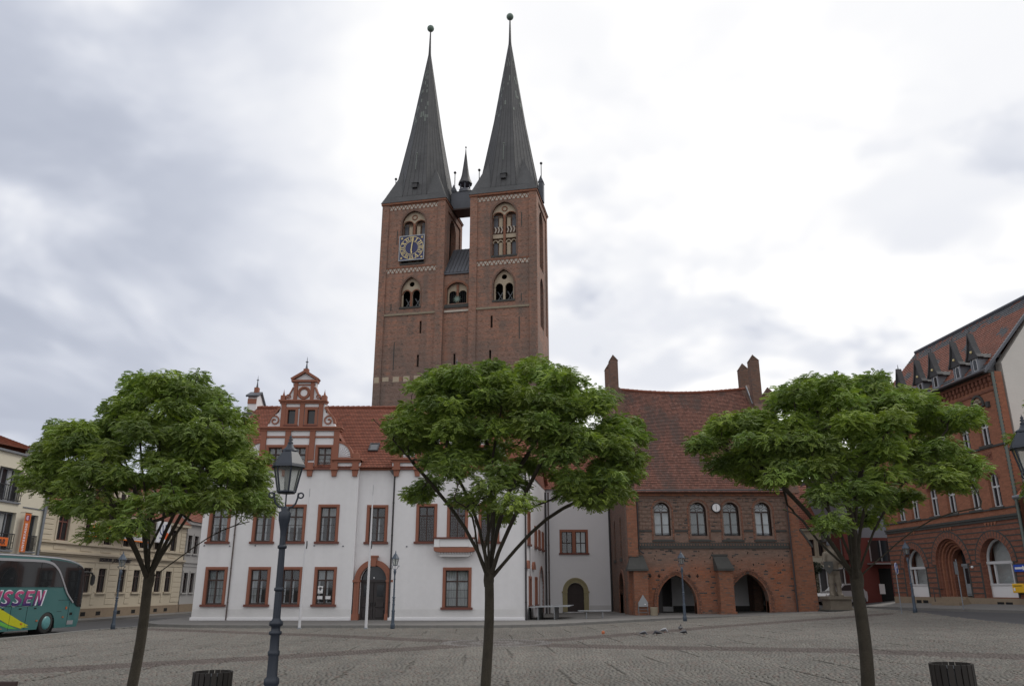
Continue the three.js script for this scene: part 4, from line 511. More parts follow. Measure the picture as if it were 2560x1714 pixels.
{
  const T = thing('wall_clock', 'small round white clock on the brick hall between two arched windows', 'clock', [13.86, 7.21, -53.96]); const g = new G(); const cyl = new THREE.CylinderGeometry(0.29, 0.29, 0.1, 32); cyl.rotateX(Math.PI / 2); g.add(cyl, new THREE.Matrix4().makeTranslation(0, 0, 0.05)); part(T, 'dial', g, M.white); const rm = new G(); rm.add(new THREE.TorusGeometry(0.3, 0.035, 8, 32), new THREE.Matrix4().makeTranslation(0, 0, 0.09)); part(T, 'rim', rm, M.iron);
  const t = new G(); for (let i = 0; i < 12; i++) t.add(new THREE.BoxGeometry(0.02, i % 3 ? 0.03 : 0.06, 0.004), new THREE.Matrix4().makeRotationZ(-i * Math.PI / 6).multiply(new THREE.Matrix4().makeTranslation(0, 0.225, 0.102))); part(T, 'hour_marks', t, M.iron); const h = new G(); h.box(-0.014, 0.014, -0.15, 0.02, 0.104, 0.108); part(T, 'hour_hand', h, M.iron); const m = new G(); m.box(-0.01, 0.01, -0.02, 0.21, 0.11, 0.114); part(T, 'minute_hand', m, M.iron);
}

// ---------------------------------------------------------------- twin towered church
const churchBrick = brick(22, 42, 1900, 2046, 0.28, 0.12, 0.030, [0.23, 0.178, 0.148], (x, y, a, b) => {
  // x from the middle of the front, y height above 14
  const h = y, n = fbm(x * 0.22 + 5, y * 0.16, 1, 4), n2 = fbm(x * 0.8, y * 0.35, 6, 4), n3 = fbm(x * 0.5, y * 1.1, 13, 3), k = 0.7 + 0.55 * a;
  const upT = step01(12, 21, h + 6 * (n - 0.5)); const lo = [0.172, 0.106, 0.085], up = [0.35, 0.152, 0.092]; let c = [0, 1, 2].map(i => mixf(lo[i], up[i], upT * (0.45 + 0.75 * n2)) * k);
  const grime = clamp(step01(0.50, 0.64, n2) * 0.62 + step01(0.55, 0.7, n3) * 0.35, 0, 0.7); c = c.map((v, i) => mixf(v, [0.10, 0.080, 0.070][i], grime * (0.5 + 0.7 * b)));
  const red = step01(0.60, 0.70, n3) * step01(0.5, 0.3, n2); c = c.map((v, i) => mixf(v, [0.36, 0.15, 0.09][i], red * 0.7)); const n4 = fbm(x * 1.3 + 2, y * 0.07, 21, 4), run = step01(0.50, 0.68, n4) * 0.45 + step01(0.58, 0.70, fbm(x * 0.35, y * 0.3, 31, 4)) * 0.25; c = c.map((v, i) => mixf(v, [0.085, 0.068, 0.060][i], run)); if (b > 0.96) c = c.map(v => v * 0.5); return c;
});
{
  const T = thing('church', 'twin towered brick church with two tall dark copper spires and a blue clock', 'church', [-5, 0, -95], -THREE.MathUtils.degToRad(12));
  const D = 8.4, E = 52.8;
  for (const [x0, x1, isL] of [[-13.2, -4.12, 1], [-0.62, 8.46, 0]]) {
    const a = x0 + 1.0, b = x1 - 1.05, c = (isL ? -8.65 : 4.0), uc = isL ? -8.6 : 4.02;
    const slits = isL ? [[-7.1, 33.6, 35.3], [-7.3, 29.1, 30.7]] : [[2.43, 33.7, 35.35], [2.28, 29.35, 30.75]];
    const f = new G(); f.ex(rect(a, b, 0, E), -1.0, 0, [arch(c, 1.36, 37.4, 39.5, 2.15, 'point'), arch(uc, 1.64, 43.65, 49.5, 1.9, 'point')].concat(slits.map(s => rect(s[0] - 0.14, s[0] + 0.14, s[1], s[2])))); part(T, 'tower_wall', f, churchBrick);
    for (const [p, q] of [[x0, a], [b, x1]]) { const s = new G(); s.box(p, q, 0, E, -1.0, 0.16); part(T, 'corner_strip', s, churchBrick); }
    // side and back walls with blind arches
    const R = new THREE.Matrix4().makeBasis(V3(0, 0, -1), V3(0, 1, 0), V3(1, 0, 0)).setPosition(x1, 0, -1.0), rs = new G(R); rs.ex(rect(0, D - 1, 0, E), -0.9, -0.16, [arch(3.2, 1.5, 42.8, 49.6, 1.8, 'point'), arch(3.2, 1.3, 34.5, 40, 1.6, 'point')]); rs.box(0, 0.3, 0, E, -0.16, 0); rs.box(D - 1.9, D - 1.0, 0, E, -0.16, 0); rs.box(0.3, D - 1.9, 0, 34.2, -0.16, 0); rs.box(0.3, D - 1.9, 51.6, E, -0.16, 0); part(T, 'tower_wall', rs, churchBrick);
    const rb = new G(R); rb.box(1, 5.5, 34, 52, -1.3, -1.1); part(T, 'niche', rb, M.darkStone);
    const o = new G(); o.box(x0, x0 + 0.9, 0, E, -D, -1.0); o.box(x0 + 0.9, x1 - 0.9, 0, E, -D, -D + 0.8); part(T, 'tower_wall', o, churchBrick);
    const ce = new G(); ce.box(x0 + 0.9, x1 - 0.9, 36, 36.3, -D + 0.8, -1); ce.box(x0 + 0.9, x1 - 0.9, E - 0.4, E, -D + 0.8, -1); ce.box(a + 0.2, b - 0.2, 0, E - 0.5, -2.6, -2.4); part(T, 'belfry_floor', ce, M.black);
    for (const s of slits) { const g = new G(); g.box(s[0] - 0.14, s[0] + 0.14, s[1], s[2], -0.8, -0.6); part(T, 'slit_window', g, M.black); }
    const os = new G(); for (const [xx, y0, y1] of isL ? [[-10.6, 28.8, 32.6], [-11.3, 37, 38], [-10.9, 46.5, 48.6]] : [[6.05, 32.0, 35], [6.35, 37.1, 38.1], [6.4, 47.6, 49.6]]) os.box(xx - 0.06, xx + 0.06, y0, y1, 0, 0.02); part(T, 'wall_anchor', os, M.darkStone);
    // zigzag friezes: pale plaster strip under a lattice of brick
    for (const y of [42.35, 51.72]) { const g = new G(); g.box(a, b, y, y + 0.62, 0, 0.03); part(T, 'frieze', g, M.lime); const z = new G(), n = 12, w = (b - a) / n; for (let i = 0; i < n; i++) { const q0 = a + i * w; z.ex(ribbon([V2(q0, y), V2(q0 + w / 2, y + 0.62), V2(q0 + w, y)], 0.12), 0.03, 0.07);  } z.box(a, b, y + 0.62, y + 0.8, 0, 0.1); part(T, 'frieze_bricks', z, brickRed); }
    { const g = new G(); g.box(a, b, 36.25, 36.5, 0, 0.12); part(T, 'string_course', g, M.stone); const h = new G(); h.box(x0 - 0.12, x1 + 0.12, 52.5, E, -D, 0.28); part(T, 'cornice', h, brickRed); }
    for (let i = 0; i < 5; i++) { const g = new G(), q = a + 0.2 + i * 1.42; g.box(q, q + 0.85, 27.2 + (hash3(i, 2, isL) * 0.2), 27.95, 0, 0.015); if (q + 0.85 < b) part(T, 'plaster_patch', g, M.plasterBeige); }
    for (const [p, q] of [[x0, a], [b, x1]]) { const g = new G(); g.box(p + 0.15, q - 0.2, 27.2, 27.95, 0.16, 0.175); part(T, 'plaster_patch', g, M.plasterBeige); }
    // lower window: two dark lancets under a round hole
    { const m = new G(); m.ex(archBand(c, 1.36, 37.4, 39.5, 2.15, 'point', 0, 0.22), -0.3, 0.03); const W = part(T, 'window', m, brickDark); const pl = new G(); pl.ex(arch(c, 1.36, 37.4, 39.5, 2.15, 'point'), -0.62, -0.45, [arch(c - 0.66, 0.50, 37.41, 39.3, 0.55), arch(c + 0.66, 0.50, 37.41, 39.3, 0.55), [...Array(16)].map((_, i) => V2(c + 0.36 * Math.cos(i / 16 * 6.283), 40.75 + 0.36 * Math.sin(i / 16 * 6.283)))]); part(W, 'tracery', pl, M.plasterBeige); const ar = new G(); for (const q of [-1, 1]) ar.ex(archBand(c + q * 0.66, 0.50, 39.3, 39.3, 0.55, 'round', 0, 0.14), -0.45, -0.36); ar.box(c - 0.13, c + 0.13, 37.4, 39.6, -0.45, -0.3); part(W, 'mullion', ar, isL ? brickRed : M.plasterBeige); const cr = new G(); for (const q of [-1, 1]) { cr.rod([c + q * 0.66 - 0.4, 37.6, -1.2], [c + q * 0.66 + 0.4, 39.0, -1.2], 0.09, 6); cr.rod([c + q * 0.66 + 0.4, 37.6, -1.3], [c + q * 0.66 - 0.4, 39.0, -1.3], 0.09, 6); } part(W, 'beam', cr, M.steelDull); const s = new G(); s.box(c - 1.5, c + 1.5, 37.15, 37.4, -0.6, 0.10); part(W, 'sill', s, M.darkStone); }
    // upper tall window in tiers
    { const m = new G(); m.ex(archBand(uc, 1.64, 43.65, 49.5, 1.9, 'point', 0, 0.24), -0.3, 0.03); const W = part(T, 'window', m, brickDark); const pl = new G(); pl.ex(arch(uc, 1.64, 49.35, 49.5, 1.9, 'point'), -0.6, -0.4, [arch(uc - 0.86, 0.70, 49.36, 49.45, 0.62), arch(uc + 0.86, 0.70, 49.36, 49.45, 0.62)]); part(W, 'tracery', pl, M.plasterBeige);
      const bk = new G(); bk.ex(arch(uc, 1.64, 43.65, 49.5, 1.9, 'point'), -0.95, -0.8); part(W, 'niche', bk, brickDark); const ring = new G(); ring.add(new THREE.TorusGeometry(0.33, 0.08, 6, 20), new THREE.Matrix4().makeTranslation(uc, 50.55, -0.38)); for (const q of [-1, 1]) ring.ex(archBand(uc + q * 0.86, 0.70, 49.4, 49.4, 0.62, 'round', 0, 0.1), -0.4, -0.33); ring.box(uc - 0.15, uc + 0.15, 43.65, 49.6, -0.6, -0.3); part(W, 'mullion', ring, brickRed);
      const pa = new G(); for (const q of [-1, 1]) { for (const [y0, y1] of [[43.7, 45.7], [48.0, 49.45]]) pa.box(Math.min(uc + q * 0.30, uc + q * 0.78), Math.max(uc + q * 0.30, uc + q * 0.78), y0, y1, -0.8, -0.55); pa.box(Math.min(uc + q * 0.18, uc + q * 1.6), Math.max(uc + q * 0.18, uc + q * 1.6), 46.3, 46.85, -0.8, -0.42); pa.ex(archBand(uc + q * 0.54, 0.27, 45.6, 45.6, 0.35, 'round', 0, 0.12), -0.8, -0.45); pa.ex(archBand(uc + q * 1.24, 0.27, 45.6, 45.6, 0.35, 'round', 0, 0.12), -0.8, -0.452); } part(W, 'blind_panel', pa, M.plasterBeige); const dk = new G(); for (const q of [-1, 1]) for (const [y0, y1] of [[43.7, 45.75], [48.0, 49.7]]) dk.box(Math.min(uc + q * 0.98, uc + q * 1.5), Math.max(uc + q * 0.98, uc + q * 1.5), y0, y1, -0.8, -0.74); part(W, 'louvre', dk, M.lead);
      const de = new G(); for (const q of [-1, 1]) for (let i = 0; i < 3; i++) { const xx = uc + q * (0.42 + i * 0.42); de.ex([V2(xx - 0.16, 47.1), V2(xx, 47.55), V2(xx - 0.16, 48), V2(xx + 0.02, 48), V2(xx + 0.18, 47.55), V2(xx + 0.02, 47.1)], -0.6, -0.5); } part(W, 'ornament', de, M.lime); const s = new G(); s.box(uc - 1.75, uc + 1.75, 43.4, 43.65, -0.6, 0.08); part(W, 'sill', s, M.darkStone); }
    // spire: square skirt turning into a tall octagon with standing seams
    const cx = (x0 + x1) / 2, cz = -D / 2 + 0.05, P = (x, y, z) => V3(cx + x, y, cz + z), S = 4.74, o1 = 3.72, t = o1 * Math.tan(Math.PI / 8), Y0 = 52.8, Y1 = 57.7, YT = 80.4;
    const oct = (r, y) => { const k = r * Math.tan(Math.PI / 8); return [P(-k, y, r), P(k, y, r), P(r, y, k), P(r, y, -k), P(k, y, -r), P(-k, y, -r), P(-r, y, -k), P(-r, y, k)]; };
    const sp0 = new G(), yb = 53.75, ob = 4.24, q = [P(-S, Y0, S - 0.25), P(S, Y0, S - 0.25), P(S, Y0, -S + 0.25), P(-S, Y0, -S + 0.25)], q2 = [P(-ob - 0.02, yb, ob - 0.02), P(ob + 0.02, yb, ob - 0.02), P(ob + 0.02, yb, -ob), P(-ob - 0.02, yb, -ob)], O = oct(ob, yb), rA = ob - (58.6 - yb) * (ob - 2.14) / (66 - yb) + 0.03, kA = rA / Math.SQRT2 * 1.0; for (let i = 0; i < 4; i++) { const j = (i + 1) % 4; sp0.quad(q[i], q[j], q2[j], q2[i]); }
    for (const [i, sx, sz, va, vb] of [[0, -1, 1, 7, 0], [1, 1, 1, 1, 2], [2, 1, -1, 3, 4], [3, -1, -1, 5, 6]]) { const ap = P(sx * kA, 58.6, sz * kA), c = q2[i]; sp0.tri(O[va], c, ap); sp0.tri(c, O[vb], ap); }
    part(T, 'spire_skirt', sp0, M.copper);
    const O2 = oct(0.10, YT), Om = oct(2.14, 66), sp1 = new G(); for (let i = 0; i < 8; i++) { const j = (i + 1) % 8; sp1.quad(O[i], O[j], Om[j], Om[i]); sp1.quad(Om[i], Om[j], O2[j], O2[i]); } part(T, 'spire', sp1, M.copper);
    const sm1 = new G(); for (let i = 0; i < 8; i++) { const j = (i + 1) % 8; for (let k = 0; k < 5; k++) { const u = k / 5, aP = O[i].clone().lerp(O[j], u), top = O2[i].clone().lerp(O2[j], u), e = k === 0 ? 1 : 0.92 - 0.06 * ((k * 7) % 5); const mid = Om[i].clone().lerp(Om[j], u); sm1.tube([aP, mid, mid.clone().lerp(top, e)], [k ? 0.035 : 0.06, k ? 0.03 : 0.05, 0.02], 4, false); } } part(T, 'spire_seams', sm1, M.copperSeam);
    { const g = new G(), rr = rng(isL ? 5 : 9); const fi = isL ? [0, 7] : [0, 1, 7]; for (let k = 0; k < 34; k++) { const i = fi[Math.floor(rr() * fi.length)], j = (i + 1) % 8, v0 = isL ? 0.05 + rr() * 0.65 : rr() * 0.75, u0 = Math.floor(rr() * 5) / 5 + 0.02, dv = 0.03 + rr() * 0.03, c = (u, v) => Om[i].clone().lerp(Om[j], u).lerp(O2[i].clone().lerp(O2[j], u), v), nn = Om[j].clone().sub(Om[i]).cross(O2[i].clone().sub(Om[i])).normalize().multiplyScalar(0.012 + 0.001 * k); const A = [c(u0, v0), c(u0 + 0.17, v0), c(u0 + 0.17, v0 + dv), c(u0, v0 + dv)].map(p => p.add(nn)); g.quad(...A); } part(T, 'patched_sheets', g, M.copperPale); }
    const rd = new G(); rd.tube([V3(cx, YT - 1, cz), V3(cx, YT, cz), V3(cx, 84.3, cz)], [0.26, 0.2, 0.1], 8); part(T, 'spire_rod', rd, M.iron); const ba = new G(); ba.sphere(cx, 84.7, cz, 0.54, 20, 14); part(T, 'spire_ball', ba, M.verdigris);
    const dm = new G(); dm.box(cx - 0.35, cx + 0.35, 54.9, 55.6, 3.2 + cz, 4.4 + cz); dm.quad(P(-0.5, 55.55, 4.5), P(0.5, 55.55, 4.5), P(0.5, 55.95, 3.5), P(-0.5, 55.95, 3.5)); part(T, 'roof_hatch', dm, M.copperSeam); const dr = new G(); dr.rod([cx - 0.1, 57.9, cz + 3.95], [cx - 0.1, 60.6, cz + 3.55], 0.06); dr.sphere(cx - 0.1, 60.7, cz + 3.5, 0.16); part(T, 'spire_hook', dr, M.copperPale);
    // small gabled turrets on the side faces, each with a rod and ball
    for (const [xx, q] of [[x0 + 0.05, -1], [x1 - 0.05, 1]]) { const zz = -4.2, g = new G(); g.box(xx - 0.32, xx + 0.32, 53, 55.9, zz - 0.5, zz + 0.5); g.ex([V2(xx - 0.4, 55.9), V2(xx + 0.4, 55.9), V2(xx, 56.9)], zz - 0.55, zz + 0.55); part(T, 'side_turret', g, M.lead); const d = new G(); d.rod([xx, 56.7, zz], [xx, 58.95, zz], 0.06); part(T, 'turret_rod', d, M.iron); const bb = new G(); bb.sphere(xx, 59.08, zz, 0.2); part(T, 'turret_ball', bb, M.iron); }
  }
  // middle part between the towers
  { const g = new G(); g.ex(rect(-4.12, -0.62, 0, 41.7), -1.2, -0.32, [arch(-2.36, 1.36, 37.5, 39.6, 0.85, 'seg'), rect(-2.64, -2.36, 29.2, 30.65)]); part(T, 'middle_wall', g, churchBrick); const s = new G(); s.box(-2.64, -2.36, 29.2, 30.65, -1, -0.9); part(T, 'slit_window', s, M.black);
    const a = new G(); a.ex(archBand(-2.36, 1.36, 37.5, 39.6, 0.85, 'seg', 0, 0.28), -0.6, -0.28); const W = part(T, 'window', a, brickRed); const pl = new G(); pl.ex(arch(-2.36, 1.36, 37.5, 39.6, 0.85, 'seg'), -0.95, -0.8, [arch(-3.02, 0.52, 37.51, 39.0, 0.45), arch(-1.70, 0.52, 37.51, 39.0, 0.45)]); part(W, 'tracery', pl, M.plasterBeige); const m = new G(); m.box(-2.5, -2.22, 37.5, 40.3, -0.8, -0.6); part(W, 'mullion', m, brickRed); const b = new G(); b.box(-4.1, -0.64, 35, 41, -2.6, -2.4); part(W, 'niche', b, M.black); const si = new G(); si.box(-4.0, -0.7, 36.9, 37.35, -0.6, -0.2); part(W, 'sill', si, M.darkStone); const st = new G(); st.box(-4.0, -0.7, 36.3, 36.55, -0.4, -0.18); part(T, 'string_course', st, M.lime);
    const star = new G(), sp = []; for (let i = 0; i < 24; i++) { const an = i / 24 * 6.283, r = i % 2 ? 0.22 : 0.62; sp.push(V2(-2.36 + Math.cos(an) * r, 38.15 + Math.sin(an) * r)); } star.ex(sp, -0.5, -0.42); part(T, 'star_ornament', star, M.verdigris);
    const bars = new G(); for (const x of [-3.3, -3.02, -2.74, -1.98, -1.7, -1.42]) bars.box(x - 0.02, x + 0.02, 37.5, 39.3, -0.9, -0.86); part(W, 'window_bars', bars, M.iron);
    const e = new G(); e.box(-4.12, -0.62, 41.6, 41.85, -1, -0.1); part(T, 'cornice', e, M.lead); const r = new G(); r.quad(V3(-4.12, 41.85, -0.05), V3(-0.62, 41.85, -0.05), V3(-0.62, 47.0, -4.3), V3(-4.12, 47.0, -4.3)); r.quad(V3(-0.62, 41.85, -8.4), V3(-4.12, 41.85, -8.4), V3(-4.12, 47.0, -4.3), V3(-0.62, 47.0, -4.3)); part(T, 'middle_roof', r, M.lead); const sm = new G(); for (let x = -3.9; x < -0.6; x += 0.5) sm.rod([x, 41.9, -0.05], [x, 47.0, -4.28], 0.035, 5); part(T, 'roof_seams', sm, M.copperSeam); const bw = new G(); bw.box(-4.12, -0.62, 0, 41.8, -8.4, -7.8); part(T, 'middle_wall', bw, churchBrick); }
  // covered bridge and lantern turret
  { const g = new G(); g.box(-4.3, -0.4, 52.7, 55.4, -5.4, -3.2); part(T, 'bridge', g, M.lead); const f = new G(); f.box(-4.3, -0.4, 52.5, 52.7, -5.6, -3.0); part(T, 'bridge_beam', f, M.woodDark); const r = new G(); r.quad(V3(-4.3, 55.4, -3.1), V3(-0.4, 55.4, -3.1), V3(-0.4, 56.0, -4.3), V3(-4.3, 56.0, -4.3)); r.quad(V3(-0.4, 55.4, -5.5), V3(-4.3, 55.4, -5.5), V3(-4.3, 56, -4.3), V3(-0.4, 56, -4.3)); part(T, 'bridge_roof', r, M.lead);
    const L = new G(); for (let i = 0; i < 6; i++) { const a = i / 6 * 6.283 + 0.3, x = -2.65 + 0.72 * Math.cos(a), z = -4.3 + 0.72 * Math.sin(a); L.rod([x, 55.6, z], [x, 57.2, z], 0.11, 6); } L.lathe([[0.95, 57.0], [0.85, 57.2], [0, 57.2]], -2.65, 0, -4.3, 12); L.lathe([[0.9, 55.6], [0.9, 56.1], [0, 56.1]], -2.65, 0, -4.3, 12); part(T, 'lantern_turret', L, M.lead); const s = new G(); s.lathe([[1.05, 57.1], [0.75, 57.8], [0.55, 58.6], [0.36, 60], [0.12, 62], [0.04, 62.9], [0, 63]], -2.65, 0, -4.3, 8); part(T, 'lantern_spire', s, M.copper); const b = new G(); b.sphere(-2.65, 63.1, -4.3, 0.13); part(T, 'lantern_ball', b, M.iron); }
  // nave behind the towers
  { const n = new G(); n.box(-13, 8.3, 0, 22, -60, -8.4); part(T, 'nave_wall', n, brickRed); const r = new G(); courses(r, V3(8.8, 22, -8.4), V3(8.8, 22, -60), V3(-2.4, 39, -60), V3(-2.4, 39, -8.4), 40, 64, 64, 0.25); courses(r, V3(-13.6, 22, -60), V3(-13.6, 22, -8.4), V3(-2.4, 39, -8.4), V3(-2.4, 39, -60), 40, 64, 64, 0.25); part(T, 'nave_roof', r, roofRed); }
  // tower clock with gilded numerals, a part of the church front
  { const K = part(T, 'clock', (() => { const g = new G(); g.box(-1.72, 1.72, -1.76, 1.76, 0, 0.16); return g; })(), M.navy, [-8.66, 45.74, 0.12]); const fr = new G(); for (const [x0, x1, y0, y1] of [[-1.8, 1.8, 1.7, 1.84], [-1.8, 1.8, -1.84, -1.7], [-1.8, -1.68, -1.7, 1.7], [1.68, 1.8, -1.7, 1.7]]) fr.box(x0, x1, y0, y1, 0, 0.22); part(K, 'clock_frame', fr, M.steel);
    const ring = new G(); for (const [r0, r1] of [[0.92, 0.97], [1.60, 1.66]]) { const s = []; for (let i = 0; i <= 48; i++) s.push(V2(Math.cos(i / 48 * 6.2832) * r1, Math.sin(i / 48 * 6.2832) * r1)); const h = []; for (let i = 0; i < 48; i++) h.push(V2(Math.cos(-i / 48 * 6.2832) * r0, Math.sin(-i / 48 * 6.2832) * r0)); ring.ex(s.slice(0, 48), 0.16, 0.18, [h]); } part(K, 'clock_ring', ring, M.gold);
    const num = ['XII', 'I', 'II', 'III', 'IV', 'V', 'VI', 'VII', 'VIII', 'IX', 'X', 'XI']; num.forEach((s, i) => { const g = text(s, 0.52, 0.03, fontS), bb = g.boundingBox, w = bb.max.x - bb.min.x; g.translate(-(bb.min.x + bb.max.x) / 2, 0, 0.16); g.scale(Math.min(1.0, 0.54 / w), 1, 1); g.translate(0, 1.04, 0); g.rotateZ(-i * Math.PI / 6); const q = new G(); q.add(g); part(K, 'numeral', q, M.gold); });
    const hd = new G(); hd.ex([V2(-0.05, 0.5), V2(-0.05, -0.5), V2(-0.13, -0.62), V2(0, -0.88), V2(0.13, -0.62), V2(0.05, -0.5), V2(0.05, 0.5)], 0.2, 0.23); part(K, 'hour_hand', hd, M.gold); const mh = new G(new THREE.Matrix4().makeRotationZ(-0.13)); mh.ex([V2(-0.07, -0.5), V2(0.07, -0.5), V2(0.055, 1.0), V2(0, 1.5), V2(-0.055, 1.0)], 0.24, 0.27); part(K, 'minute_hand', mh, M.gold);
    for (const [x, y] of [[-1.42, 1.44], [1.42, 1.44], [-1.42, -1.44], [1.42, -1.44]]) { const g = new G(); for (const [dx, dy] of [[0.09, 0], [-0.09, 0], [0, 0.09], [0, -0.09]]) g.sphere(x + dx, y + dy, 0.16, 0.08, 8, 6); part(K, 'corner_ornament', g, M.gold); } }
}
for (const t of [churchBrick.map, churchBrick.bumpMap]) t.offset.set(13.5 / 22, -14 / 42);
for (const t of [brickHall.map, brickHall.bumpMap]) t.offset.set(-7.5 / 12.6, 0);

// ---------------------------------------------------------------- red brick office building on the right
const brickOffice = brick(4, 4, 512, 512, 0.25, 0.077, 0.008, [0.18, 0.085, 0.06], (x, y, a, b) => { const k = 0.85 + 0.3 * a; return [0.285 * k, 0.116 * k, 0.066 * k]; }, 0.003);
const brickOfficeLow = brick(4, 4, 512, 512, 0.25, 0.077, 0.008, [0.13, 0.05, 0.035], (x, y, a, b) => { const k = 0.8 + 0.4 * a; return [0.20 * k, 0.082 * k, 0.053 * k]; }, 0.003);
{
  const turn = -THREE.MathUtils.degToRad(85.95);
  const T = thing('brick_office', 'orange red brick office with round arched shop windows and six spiky roof dormers', 'office building', [25.5, 0, -40], turn);
  const B = 1.12, holesG = [arch(-10.0, 1.12, 1.5, 3.2, 1.2), arch(-6.25, 1.42, 1.5, 3.3, 1.45), arch(-2.37, 1.22, 1.55, 3.3, 1.26)];
  const w1 = [-10.6, -9.05, -7.0, -5.3, -3.2, -1.48].map(x => [x, 6.05, 0.84, 1.45]), w2 = [-10.6, -9.05, -7.0, -5.2, -3.16, -1.48].map(x => [x, 9.28, 0.78, 1.35]);
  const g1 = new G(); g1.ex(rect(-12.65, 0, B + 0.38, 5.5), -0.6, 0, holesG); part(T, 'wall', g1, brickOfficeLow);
  const g2 = new G(); g2.ex(rect(-12.65, 0, 5.5, 13), -0.5, 0, w1.map(w => arch(w[0], w[2] / 2, w[1], w[1] + w[3], 0.32, 'seg')).concat(w2.map(w => arch(w[0], w[2] / 2, w[1], w[1] + w[3], 0.39)))); part(T, 'wall', g2, brickOffice);
  const pl = new G(); pl.box(-12.7, 0.02, 0, B + 0.38, -0.6, 0.06); const P = part(T, 'plinth', pl, M.plinthStone);
  for (const x of [-9.95, -9.25, -2.5, -1.85]) { const g = new G(); g.box(x - 0.26, x + 0.26, B + 0.03, B + 0.2, 0.06, 0.068); part(P, 'cellar_grate', g, M.black); }
  // dark glazed joints on the ground floor, voussoirs round the arches
  const bl = new G(), inArch = (x, y, pad) => holesG.some((h, i) => { const c = [-10.0, -6.25, -2.37][i], hw = [1.12, 1.42, 1.22][i] + pad, sp0 = [3.2, 3.3, 3.3][i]; return Math.abs(x - c) < hw && (y < sp0 || Math.hypot(x - c, y - sp0) < hw); });
  for (let y = B + 0.62; y < 5.3; y += 0.285) { let a = null; for (let x = -12.65; x <= 0.001; x += 0.05) { const inn = inArch(x, y, y > 3.3 ? 0.38 : 0.1); if (!inn && a === null) a = x; if ((inn || x > -0.04) && a !== null) { if (x - a > 0.12) bl.box(a, x, y - 0.03, y + 0.03, 0, 0.016); a = null; } } }
  for (const [i, c, hw, s0] of [[0, -10.0, 1.12, 3.2], [1, -6.25, 1.42, 3.3], [2, -2.37, 1.22, 3.3]]) { for (let k = 0; k <= 20; k++) { const a = k / 20 * Math.PI, r0 = hw + 0.06, r1 = hw + 0.36; bl.ex(ribbon([V2(c + Math.cos(a) * r0, s0 + Math.sin(a) * r0), V2(c + Math.cos(a) * r1, s0 + Math.sin(a) * r1)], 0.04), 0, 0.04); } bl.ex(archBand(c, hw, s0, s0, hw, 'round', 0.36, 0.42, 22), 0, 0.045); for (const q of [-1, 1]) bl.box(c + q * (hw + 0.1) - 0.05, c + q * (hw + 0.1) + 0.05, B + 0.4, s0, 0, 0.03); }
  for (let y = B + 0.5; y < 13; y += 0.2) bl.box(-0.14, 0.03, y, y + 0.1, -0.1, 0.03);
  { const p = part(T, 'glazed_bricks', bl, M.darkStone); p.userData.kind = 'stuff'; }
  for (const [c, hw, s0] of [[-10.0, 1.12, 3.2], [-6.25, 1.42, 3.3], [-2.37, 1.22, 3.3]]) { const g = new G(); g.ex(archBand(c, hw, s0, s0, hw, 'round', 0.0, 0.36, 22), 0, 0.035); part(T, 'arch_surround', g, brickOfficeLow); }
  // shop windows in the outer arches
  for (const [c, hw, s0] of [[-10.0, 1.12, 3.2], [-2.37, 1.22, 3.3]]) { const f = new G(), z0 = -0.42, z1 = -0.32; f.ex(archBand(c, hw - 0.09, 1.55, s0, hw - 0.09, 'round', 0, 0.09, 20), z0, z1); f.box(c - hw, c + hw, s0 - 0.08, s0 + 0.06, z0, z1 + 0.04); for (const q of [-0.55, 0.55]) f.box(c + q * hw - 0.045, c + q * hw + 0.045, 2.2, s0 - 0.08, z0, z1); f.box(c - hw, c + hw, 2.14, 2.24, z0, z1 + 0.02); const W = part(T, 'shop_window', f, M.whiteWood); const lo = new G(); lo.box(c - hw + 0.05, c + hw - 0.05, 1.5, 2.14, z0 + 0.02, z1 - 0.02); part(W, 'panel', lo, M.white); const gl = (pts) => { const p = new G(); p.ex(pts, -0.385, -0.375); part(W, 'pane', p, M.glass); }; gl(arch(c, hw - 0.08, s0 + 0.06, s0 + 0.06, hw - 0.1, 'round', 16)); gl(rect(c - hw + 0.09, c - 0.56 * hw, 2.24, s0 - 0.08)); gl(rect(c - 0.5 * hw, c + 0.5 * hw, 2.24, s0 - 0.08)); gl(rect(c + 0.56 * hw, c + hw - 0.09, 2.24, s0 - 0.08)); const cu = new G(); for (let i = 0; i < 22; i++) { const a = c - hw + 2 * hw * i / 22, b = a + 2 * hw / 22; cu.quad(V3(a, 2.0, -0.8 - 0.05 * Math.sin(i * 2.1)), V3(b, 2.0, -0.8 - 0.05 * Math.sin((i + 1) * 2.1)), V3(b, 4.6, -0.8 - 0.05 * Math.sin((i + 1) * 2.1)), V3(a, 4.6, -0.8 - 0.05 * Math.sin(i * 2.1))); } part(W, 'curtain', cu, M.curtain); }
  // recessed entrance
  { const c = -6.25; let k = 0; for (const [d, z] of [[0.0, -0.12], [0.12, -0.24], [0.24, -0.36], [0.36, -0.48], [0.48, -0.6]]) { const g = new G(); g.ex(archBand(c, 1.42 - d - 0.12, B + 0.4, 3.3, 1.45 - d - 0.12, 'round', 0, 0.12, 20), -0.9, z); part(T, 'entrance_arch', g, k++ % 2 ? brickOffice : brickOfficeLow); } const bk = new G(); bk.box(c - 0.85, c + 0.85, B + 0.2, 4.4, -1.3, -1.2); part(T, 'entrance_wall', bk, M.darkStone); const sd = new G(); sd.box(c - 1.0, c - 0.8, B, 4.2, -1.2, -0.85); sd.box(c + 0.8, c + 1.0, B, 4.2, -1.2, -0.85); part(T, 'entrance_wall', sd, brickOffice);
